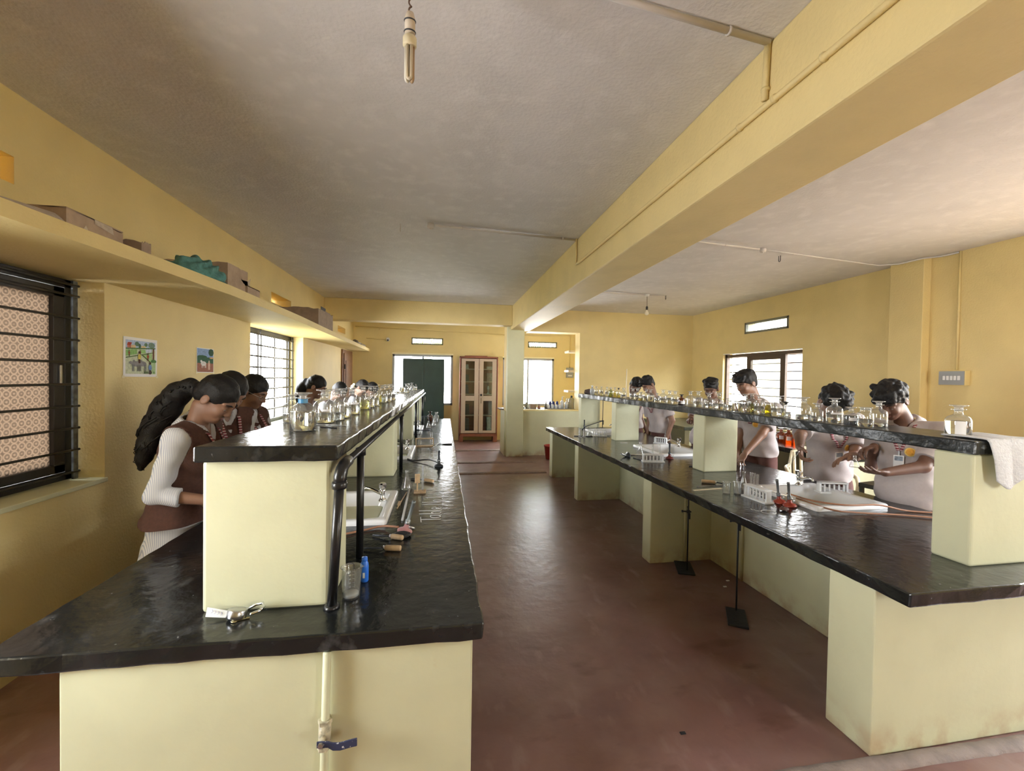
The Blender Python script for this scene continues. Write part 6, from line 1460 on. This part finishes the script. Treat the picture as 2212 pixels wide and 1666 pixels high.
    for sx in (-1, 1):
        mk('eyebrow', MB().tube([hv(.013*sx, .097, .028), hv(.030*sx, .093, .033), hv(.048*sx, .077, .027)], [.0030*hs, .0038*hs, .0018*hs], 6), HAIR)
        m4 = Matrix.Translation(hv(.031*sx, .0745, -.002)) @ rotm
        e = mk('eye', MB().ball((0, 0, 0), (.0125*hs, .0118*hs, .0085*hs), 12, 8, m4), EYEW)
        m5 = Matrix.Translation(hv(.031*sx, .0812, -.005)) @ rotm
        ir = MB().ball((0, 0, 0), (.0058*hs, .0055*hs, .0058*hs), 10, 6, m5).build('iris', IRIS, P); ir.parent = e
    mk('lips', MB().tube([hv(-.021, .083, -.064), hv(-.008, .0935, -.060), hv(.008, .0935, -.060), hv(.021, .083, -.064)], [.003*hs, .0048*hs, .0048*hs, .003*hs], 8).tube([hv(-.018, .083, -.068), hv(0, .0935, -.071), hv(.018, .083, -.068)], [.003*hs, .0052*hs, .003*hs], 8), LIP)
    if specs:
        sp = MB()
        for sx in (-1, 1):
            sp.tube([hv(sx*.033+.020*cos(a), .097-.004*abs(cos(a)), -.001+.016*sin(a)) for a in [2*pi*q/18 for q in range(18)]], .0012, 5, closed=True); sp.tube([hv(sx*.053, .092, .004), hv(sx*.079, .03, .006), hv(sx*.080, -.01, .004)], .0012, 5)
        sp.tube([hv(-.013, .098, .002), hv(.013, .098, .002)], .0012, 5); mk('spectacles', sp, STEEL)
    # ---- hair
    if hairstyle:
        tp = [np.array(t_, float) for t_ in (tail or [])]
        hlo, hhi = np.min([head-.17]+[t_-.12 for t_ in tp], 0), np.max([head+.17]+[t_+.12 for t_ in tp], 0)
        H = SDF(hlo, hhi, max(.0045, h*.75))
        if hairstyle == 'girl':
            H.ell(hp(0, -.016, .042), V3(.083, .101, .090)*hs, HM, .0, wob=.0012, wf=140)
            H.ell(hp(0, -.07, -.01), V3(.06, .045, .06)*hs, HM, .03)
            # cut the face: keep above/behind the hairline
            n_ = unit(fw*.80-uh*.60); H.plane(hp(0, .084, .052), n_)
        else:
            big = {'short': 0, 'tall': .006, 'curly': .010}[hairstyle]
            H.ell(hp(0, -.014, .046+big*.5), V3(.081+big, .100+big, .088+big)*hs, HM, .0, wob=.0028 if hairstyle != 'curly' else .006, wf=120)
            H.ell(hp(0, -.052, -.018), V3(.066, .052, .062)*hs, HM, .02, wob=.002, wf=140)
            n_ = unit(fw*.62-uh*.78); H.plane(hp(0, .082, .050+hf), n_)
            if hairstyle == 'short':
                rr = random.Random(seed)
                for q in range(18):
                    a, y = rr.uniform(-.9, .9), rr.uniform(-.8, .95); H.ell(hp(a*.074, y*.090, .046+.082*sqrt(max(0, 1-a*a*.8-y*y*.8))), V3(.026, .026, .015)*hs, HM, .014, wob=.002, wf=150)
            if hairstyle in ('curly', 'tall'):
                rr = random.Random(seed)
                for q in range(26 if hairstyle == 'curly' else 14):
                    a = rr.uniform(-1, 1); z = rr.uniform(.055, .125) if hairstyle == 'curly' else rr.uniform(.075, .12)
                    y = sqrt(max(0, 1-(a*.9)**2-((z-.045)/.10)**2*.8))*.098*(1 if rr.random() < .75 else -1)
                    H.ell(hp(a*.074, y, z), V3(.022, .022, .018)*hs, HM, .012, wob=.003, wf=150)
                for q in range(7): a = -.6+.2*q; H.ell(hp(a*.08, .092-.02*abs(a), .062), V3(.020, .024, .016)*hs, HM, .012, wob=.003, wf=150)
        if tp:
            for q in range(len(tp)-1):
                r0, r1 = tail_r(hairstyle, q, len(tp)), tail_r(hairstyle, q+1, len(tp)); H.cap(tp[q], tp[q+1], r0, r1, .03, wob=(.003, 45, 30))
            H.wobble(.0014, 80, seed)
        ho = link('hair', H.mesh('hair', HAIR, base), P)
        if tp:
            rr = random.Random(seed+40); st_ = MB()
            for q in range(34 if len(tp) > 5 else 14):
                a0, ph, ln = rr.uniform(0, 6.28), rr.uniform(0, 6), rr.uniform(.6, 1.06); pts_ = []; big = 1.0 if len(tp) > 5 else .6
                for t in range(26):
                    u_ = t/25*ln*(len(tp)-1); i_ = min(len(tp)-2, int(u_)); c_ = tp[i_]+(tp[i_+1]-tp[i_])*(u_-i_)
                    w_ = (tail_r(hairstyle, min(len(tp)-1, int(u_+.5)), len(tp))*(.98+.25*sin(t*.9+ph)))*big; a_ = a0+.5*sin(t*.6+ph)
                    pts_.append(Vector(c_+rt*cos(a_)*w_+(fw*.7+uh*.7)*sin(a_)*w_-base))
                st_.tube(pts_, [.0055*(1-.7*t/25) for t in range(26)], 5)
            st_.build('hair_strands', HAIR, P).parent = ho
    # ---- clothes
    hipd = hip*1.0
    C = SDF(np.minimum(lo, hip-V3(.26, .26, 0))*V3(1, 1, 0)+V3(0, 0, .30), hi+V3(.03, .03, 0)*0+np.array([.03, .03, 0]), h)
    o_ = .013
    def torso(T_, o, low=.02, rl=.0):
        T_.cap(hip-up*low, W0, (.100+rl)*sc+o, .090*sc+o, .03, l, 1.42); T_.cap(W0, CH, .090*sc+o, .100*sc+o, .03, l, 1.45); T_.cap(CH, neck-up*.07*sc, .100*sc+o, .068*sc+o, .04, l, 1.5); T_.cap(SL, SR, .048*sc+o, .048*sc+o, .05)
        if sex == 'girl':
            for sx in (-1, 1): T_.ell(CH+ff*(.062+o)+l*.062*sx-up*.01, V3(.06, .06, .058)+(o-.013), None, .045)
    sleeves = sleeve
    torso(C, o_, .02, .01)
    if sex == 'girl':
        knee = V3(base[0], base[1], .42); C.cap(hip-up*.02, knee, .118, .165, .03, l, 1.22, wob=(.0, 1, 1)); cutz = .40
    else:
        low = hip+V3(0, 0, hem-.05-hip[2]); C.cap(hip, low, .110*sc, .118*sc, .03, l, 1.38); cutz = hem
    for S_, E_, W_ in arms:
        if sleeves <= 1: C.cap(S_, S_+(E_-S_)*sleeves, .058*sc, .064*sc, .03, cut=True)
        else: C.cap(S_, E_, .054*sc, .044*sc, .03); C.cap(E_, E_+(W_-E_)*(sleeves-1), .045*sc, .047*sc, .012, cut=True)
    C.wobble(.0034, 38, seed)
    C.plane((0, 0, cutz), (0, 0, -1))
    C.cap(neck-up*.02+ff*.01, nk+(nk-neck)*1.2, .050*sc, .07*sc, .0, neg=True)
    C.cap(neck-up*.075+ff*.11, neck+up*.06+ff*.05, .022*sc, .04*sc, .0, neg=True)
    top = link('kurta' if sex == 'girl' else 'shirt', C.mesh('shirt', KURTA if sex == 'girl' else SHIRT, base), P)
    # collar
    na = unit(nk-neck); ca = neck-up*.018
    col = MB(); n = 22; Pn = []
    la = unit(np.cross(na, ff)); fa = unit(np.cross(la, na))
    for q in range(n+1):
        a = radians(28+304*q/n); dirv = fa*cos(a)+la*sin(a); drop = .020*(max(0, cos(a))**2)
        for rr, zz in ((.060, .040-drop*.4), (.073, .034-drop), (.094, -.012-drop*1.8)): Pn.append(Vector(ca+dirv*rr*sc+na*zz*sc-fa*.010-base))
    col.grid(Pn, n+1, 3); co = col.build('collar', KURTA if sex == 'girl' else SHIRT, P); sm = co.modifiers.new('thick', 'SOLIDIFY'); sm.thickness = .003
    outer = C
    if sex == 'girl':
        Vv = SDF(C.lo, C.lo+(C.n-1)*C.h, h); torso(Vv, o_+.009, .06, .03)
        Vv.wobble(.0034, 38, seed)
        Vv.plane((0, 0, hem), (0, 0, -1))
        for S_, E_, W_ in arms:
            outw = unit((S_-neck)*V3(1, 1, 1)); Vv.cap(S_+outw*.035, S_+(E_-S_)*1.0+outw*.05, .072*sc, .06*sc, .0, neg=True)
        Vv.cap(neck-up*.02+ff*.01, nk+(nk-neck)*1.2, .078*sc, .09*sc, .0, neg=True); Vv.cap(neck-up*.12+ff*.14, neck+up*.05+ff*.05, .012*sc, .055*sc, .0, neg=True)
        link('vest', Vv.mesh('vest', VEST, base), P); outer = Vv
    # lanyard with identity card, round emblem
    if lanyard:
        low_ = outer.project(CH-up*.06, ff)
        strips = MB()
        for sx in (-1, 1):
            pth = [Vector(neck+la*.066*sx*sc+na*.012-fa*.02), outer.project(neck-up*.055*sc+l*.058*sx*sc, unit(ff+up*.35)), outer.project(neck-up*.12*sc+l*.046*sx*sc, ff), outer.project(CH+l*.028*sx, ff), low_+Vector(l*.006*sx)]
            pn = []
            for q in range(len(pth)-1):
                for t in range(4): pn.append(pth[q].lerp(pth[q+1], t/4))
            pn.append(pth[-1]); Pg = []
            for q in pn: w = Vector(l*.0095); Pg += [q-w-Vector(base), q+w-Vector(base)]
            strips.grid(Pg, len(pn), 2)
        so = strips.build('lanyard', LANY, P); sm = so.modifiers.new('thick', 'SOLIDIFY'); sm.thickness = .002; sm.offset = 0
        if card:
            c0 = low_+Vector(ff*.006); mm = Matrix(((l[0], ff[0], 0, 0), (l[1], ff[1], 0, 0), (l[2], ff[2], 1, 0), (0, 0, 0, 1))); mm = Matrix.Translation(c0-Vector(base)) @ mm
            MB().box(-.004, .004, -.001, .001, -.03, .0, mm).build('card_clip', STEEL, P)
            cd = MB().box(-.028, .028, -.0012, .0012, -.115, -.03, mm).build('id_card', WHITE, P)
            MB().box(-.022, .022, .0012, .0018, -.066, -.036, mm).build('card_photo', CARDP, P).parent = cd
    if emblem:
        e0 = outer.project(hip+(neck-hip)*.56+l*.055*sc, ff, off=.012); mt = Matrix.Translation(e0-Vector(base)) @ Vector(unit(ff+l*.35)).to_track_quat('Z', 'Y').to_matrix().to_4x4()
        em = MB().lathe([(.029, .0), (.029, .002), (0, .0022)], 20, mt).build('emblem', EMBL2, P)
        e2 = MB().lathe([(.022, .002), (.022, .0028), (0, .003)], 18, mt); [e2.box(-.016+.008*q, -.012+.008*q, -.010+.004*(q % 2), .012-.004*(q % 3), .0028, .0036, mt) for q in range(5)]
        e2.build('emblem_centre', EMBL, P).parent = em
    # trousers and shoes (mostly hidden by the benches)
    Tz = SDF(V3(base[0]-.32, base[1]-.32, .05), V3(base[0]+.32, base[1]+.32, hip[2]+.10), max(h, .011))
    lh = V3(-sin(heading), cos(heading), 0)
    for sx in (-1, 1):
        hj = hip+l*.078*sx-ff*.01-V3(0, 0, .04); an = V3(base[0], base[1], .08)+lh*.10*sx; kn = (hj+an)/2+f*.02
        Tz.cap(hj, kn, .084*sc, .072*sc, .04); Tz.cap(kn, an-V3(0, 0, .03), .074*sc, .070*sc, .02)
    if sex == 'girl': Tz.plane((0, 0, .47), (0, 0, 1))
    else: Tz.cap(hip-V3(0, 0, .02), W0-up*.06, .092*sc, .086*sc, .04, l, 1.4); Tz.wobble(.003, 30, seed)
    link('trousers', Tz.mesh('trousers', TROUS if sex == 'boy' else VEST, base), P)
    for sx in (-1, 1):
        s0 = lh*.10*sx; MB().ball((0, 0, 0), (.13, .045, .05), 14, 8, Matrix.Translation((s0[0]+f[0]*.05, s0[1]+f[1]*.05, .036)) @ Rz(heading)).build('shoe', SHOE, P)
        for v_ in P.children[-1].data.vertices: v_.co.z = max(.002, v_.co.z)
    return P
def tail_r(style, q, n):
    if style == 'girl': return [.044, .056, .064, .066, .060, .049, .032, .016][min(7, int(q*7/max(1, n-1)+.5))]
    return .03
def AY(u, v, y): return np.array(A(u, v, y=y))
GG = 'people at the left bench'; BB = 'people at the right bench'
# --- girls (they stand between the left bench and the wall, facing right)
y = 2.50
t_ = [AY(412, 835, 2.52), AY(385, 850, 2.55), AY(360, 880, 2.56), AY(338, 920, 2.56), AY(322, 960, 2.55), AY(310, 990, 2.55), AY(304, 1012, 2.54)]
def thin_tail(pts, rs): return pts
person('person in brown vest and striped sleeves bending over the bench, nearest on the left', AY(468, 862, y), AY(425, 916, y+.02), (-1.385, 2.56, .83), (radians(-4), radians(42)), radians(2),
       [(-1.10, 2.62, .93), AY(462, 1082, 2.38)], 'girl', .006, GG, hem=.76, hairstyle='girl', tail=t_, pole=((-1, .3, -.6), (-1, -.25, -.55)), sleeve=1.42, seed=1, emblem=False, lanyard=True, card=False, feet=(-1.43, 2.56), hands=((None, (0, 0, -1), (0, -1, 0), .7), (None, (0, .3, -1), (0, 1, .2), .7)))
g1 = [o for o in COL.objects if o.get('category') == 'person'][0]
for q, m_ in ((0, STEEL), (.012, BRASS)):
    c_ = Vector(AY(448-q*500, 1080, 2.385))-g1.location; MB().tube([c_+Vector((0, .031*cos(a), .031*sin(a))) for a in [2*pi*k/20 for k in range(20)]], .003, 6, closed=True).build('bracelet', m_, g1)
tx = lambda *p: [AY(*q) for q in p]
person('person in brown vest with round badge, half hidden behind the nearest vest wearer', AY(498, 846, 2.98), AY(480, 890, 3.02), (-1.46, 3.06, .80), (radians(-28), radians(46)), radians(-38), [(-1.10, 3.10, .95), (-1.16, 2.86, .93)], 'girl', .008, GG, hem=.76, hairstyle='girl', tail=tx((478, 838, 3.05), (470, 870, 3.12), (466, 920, 3.16)), sleeve=1.42, seed=2, card=False, feet=(-1.52, 3.06))
person('person in brown vest and thin spectacles, looking down before the bright left window', AY(549, 846, 3.50), AY(527, 893, 3.52), (-1.47, 3.60, .80), (radians(-12), radians(30)), radians(-22), [(-1.10, 3.70, .95), (-1.12, 3.40, .93)], 'girl', .007, GG, hem=.76, hairstyle='girl', tail=tx((522, 838, 3.55), (508, 862, 3.58), (500, 880, 3.60), (490, 905, 3.60)), sleeve=1.42, seed=3, specs=True, card=False, feet=(-1.52, 3.60))
person('person in brown vest facing right in profile, just beyond the bright left window', AY(684, 836, 5.0), AY(664, 872, 5.0), (-1.50, 5.02, .80), (radians(0), radians(28)), radians(-5), [None, None], 'girl', .008, GG, hem=.76, hairstyle='girl', tail=tx((662, 826, 5.03), (654, 840, 5.05), (648, 855, 5.06), (642, 872, 5.06)), sleeve=1.42, seed=4, card=False, emblem=False, feet=(-1.52, 5.02))
person('person with bowed head showing behind the fifth and sixth bottles of the left shelf', AY(733, 846, 5.9), AY(722, 868, 5.95), (-1.48, 6.0, .78), (radians(-35), radians(55)), radians(-30), [None, None], 'girl', .010, GG, hem=.74, hairstyle='girl', sleeve=1.42, seed=5, card=False, emblem=False, feet=(-1.52, 6.0))
person('person wearing white hair flowers, head bowed beside the brown door', AY(782, 838, 6.9), AY(776, 858, 6.95), (-1.46, 7.0, .80), (radians(-20), radians(48)), radians(-15), [None, None], 'girl', .010, GG, hem=.74, hairstyle='girl', sleeve=1.42, seed=6, card=False, emblem=False, feet=(-1.52, 7.0), tail=tx((770, 836, 6.95), (768, 850, 6.98), (768, 866, 7.0)))
fl = tag(MB().ball((0, 0, 0), .03, 10, 6).ball((.02, .01, .03), .022, 10, 6).ball((-.02, 0, -.03), .02, 10, 6).build('hair_flowers', mat('jasmine', (.75, .72, .55), .8), bpy.data.objects[[o.name for o in COL.objects if o.get('category') == 'person'][-1]]))
pp = fl.parent; fl.location = Vector(AY(762, 835, 6.88))-pp.location
person('person farthest along the left bench, head just beyond the hair flower wearer', AY(803, 842, 7.4), AY(799, 862, 7.45), (-1.30, 7.5, .78), (radians(-25), radians(50)), radians(-20), [None, None], 'girl', .010, GG, hem=.74, hairstyle='girl', sleeve=1.42, seed=7, card=False, emblem=False, feet=(-1.45, 7.5))
# --- boys (between the right bench and the right wall, facing left)
y = 2.42
hb1 = AY(1912, 1021, 2.31); hb1r = AY(1888, 965, 2.55)
person('person in pinkish white shirt holding a small glass flask, nearest on the right', AY(1926, 866, 2.46), AY(1962, 914, 2.47), (3.10, 2.44, .84), (radians(196), radians(38)), radians(200),
       [hb1, hb1r], 'boy', .005, BB, hem=.735, hairstyle='curly', skin=SKIN2, pole=((.5, -.3, -.9), (.5, .5, -.8)), seed=11, hands=((V3(-1, .05, .05), (0, .3, 1), (0, .6, .8), .35), (V3(-1, .0, -.25), (0, -.3, -1), (0, -1, .2), .75)), feet=(3.22, 2.44), scale=1.0, hf=.0, sleeve=.80)
hw1 = AY(1727, 966, 2.64); hw2 = AY(1832, 987, 2.66)
person('person in white shirt bowing toward the photographer, holding a slanting test tube', AY(1797, 868, 2.84), AY(1797, 905, 2.93), (3.10, 3.04, .85), (radians(262), radians(56)), radians(252),
       [hw2, hw1], 'boy', .005, BB, hem=.755, hairstyle='curly', pole=((.6, .3, -.8), (-.25, .8, -.15)), seed=12, hands=((V3(-.95, -.05, -.25), (.1, -.5, -.9), (0, -.5, .8), .35), (V3(-.25, -.45, -.75), (.6, -.6, .2), (.4, -.6, .5), .95)), feet=(3.25, 3.05), hf=-.012, sleeve=.72)
person('tall person in white shirt leaning in profile, hand on bench, before the right window', AY(1612, 828, 3.86), AY(1637, 872, 3.88), (3.17, 3.90, .90), (radians(186), radians(26)), radians(195),
       [AY(1596, 1000, 3.62), AY(1590, 985, 3.95)], 'boy', .007, BB, hem=.80, hairstyle='tall', seed=13, pole=((.6, -.4, -.7), (.6, .4, -.7)), feet=(3.24, 3.90), scale=1.03, hf=.0, card=False, sleeve=.75)
person('person in white shirt looking down, between the tall person and the amber bottle', AY(1536, 840, 4.62), AY(1546, 872, 4.68), (3.12, 4.74, .86), (radians(222), radians(26)), radians(228),
       [None, AY(1494, 905, 4.50)], 'boy', .008, BB, hem=.78, hairstyle='short', skin=SKIN2, seed=14, pole=((.6, -.4, -.7), (.2, .8, -.6)), feet=(3.2, 4.74), card=False, sleeve=.75)
person('person in profile whose white shirt shows between the second and third right piers', AY(1400, 831, 5.80), AY(1415, 862, 5.82), (3.10, 5.80, .88), (radians(195), radians(36)), radians(200),
       [None, None], 'boy', .009, BB, hem=.79, hairstyle='short', seed=15, feet=(3.2, 5.80), card=False, emblem=False, pole=((.6, -.4, -.7), (.6, .4, -.7)), sleeve=.75)
person('person farthest away on the right, head bowed beside the far profile person', AY(1373, 833, 6.15), AY(1368, 862, 6.25), (2.95, 6.35, .86), (radians(285), radians(44)), radians(285),
       [None, None], 'boy', .009, BB, hem=.79, hairstyle='short', skin=SKIN2, seed=16, feet=(3.05, 6.4), card=False, emblem=False, sleeve=.75)
# things held by the boys
p = Vector(AY(1701, 1008, 2.575)); q = Vector(AY(1720, 982, 2.60)); d = q-p
tt = thing('test_tube', 'test tube held slanting down in the hand of the bowing person', 'test tube', p)
MB().lathe([(0, 0), (.006, .003), (.008, .01), (.008, .148), (.0095, .15), (.008, .15)], 14, align((0, 0, 0), d), cap=False).build('glass', BOTGL, tt)
p = AY(1846, 1003, 2.38); fl_ = flask(Vector(p)+Vector((0, 0, -.02)), .028, .075, 'small glass flask held between the hands of the nearest person on the right'); fl_['group'] = 'flasks in hand'
p0 = Vector(AY(1853, 1015, 2.50));
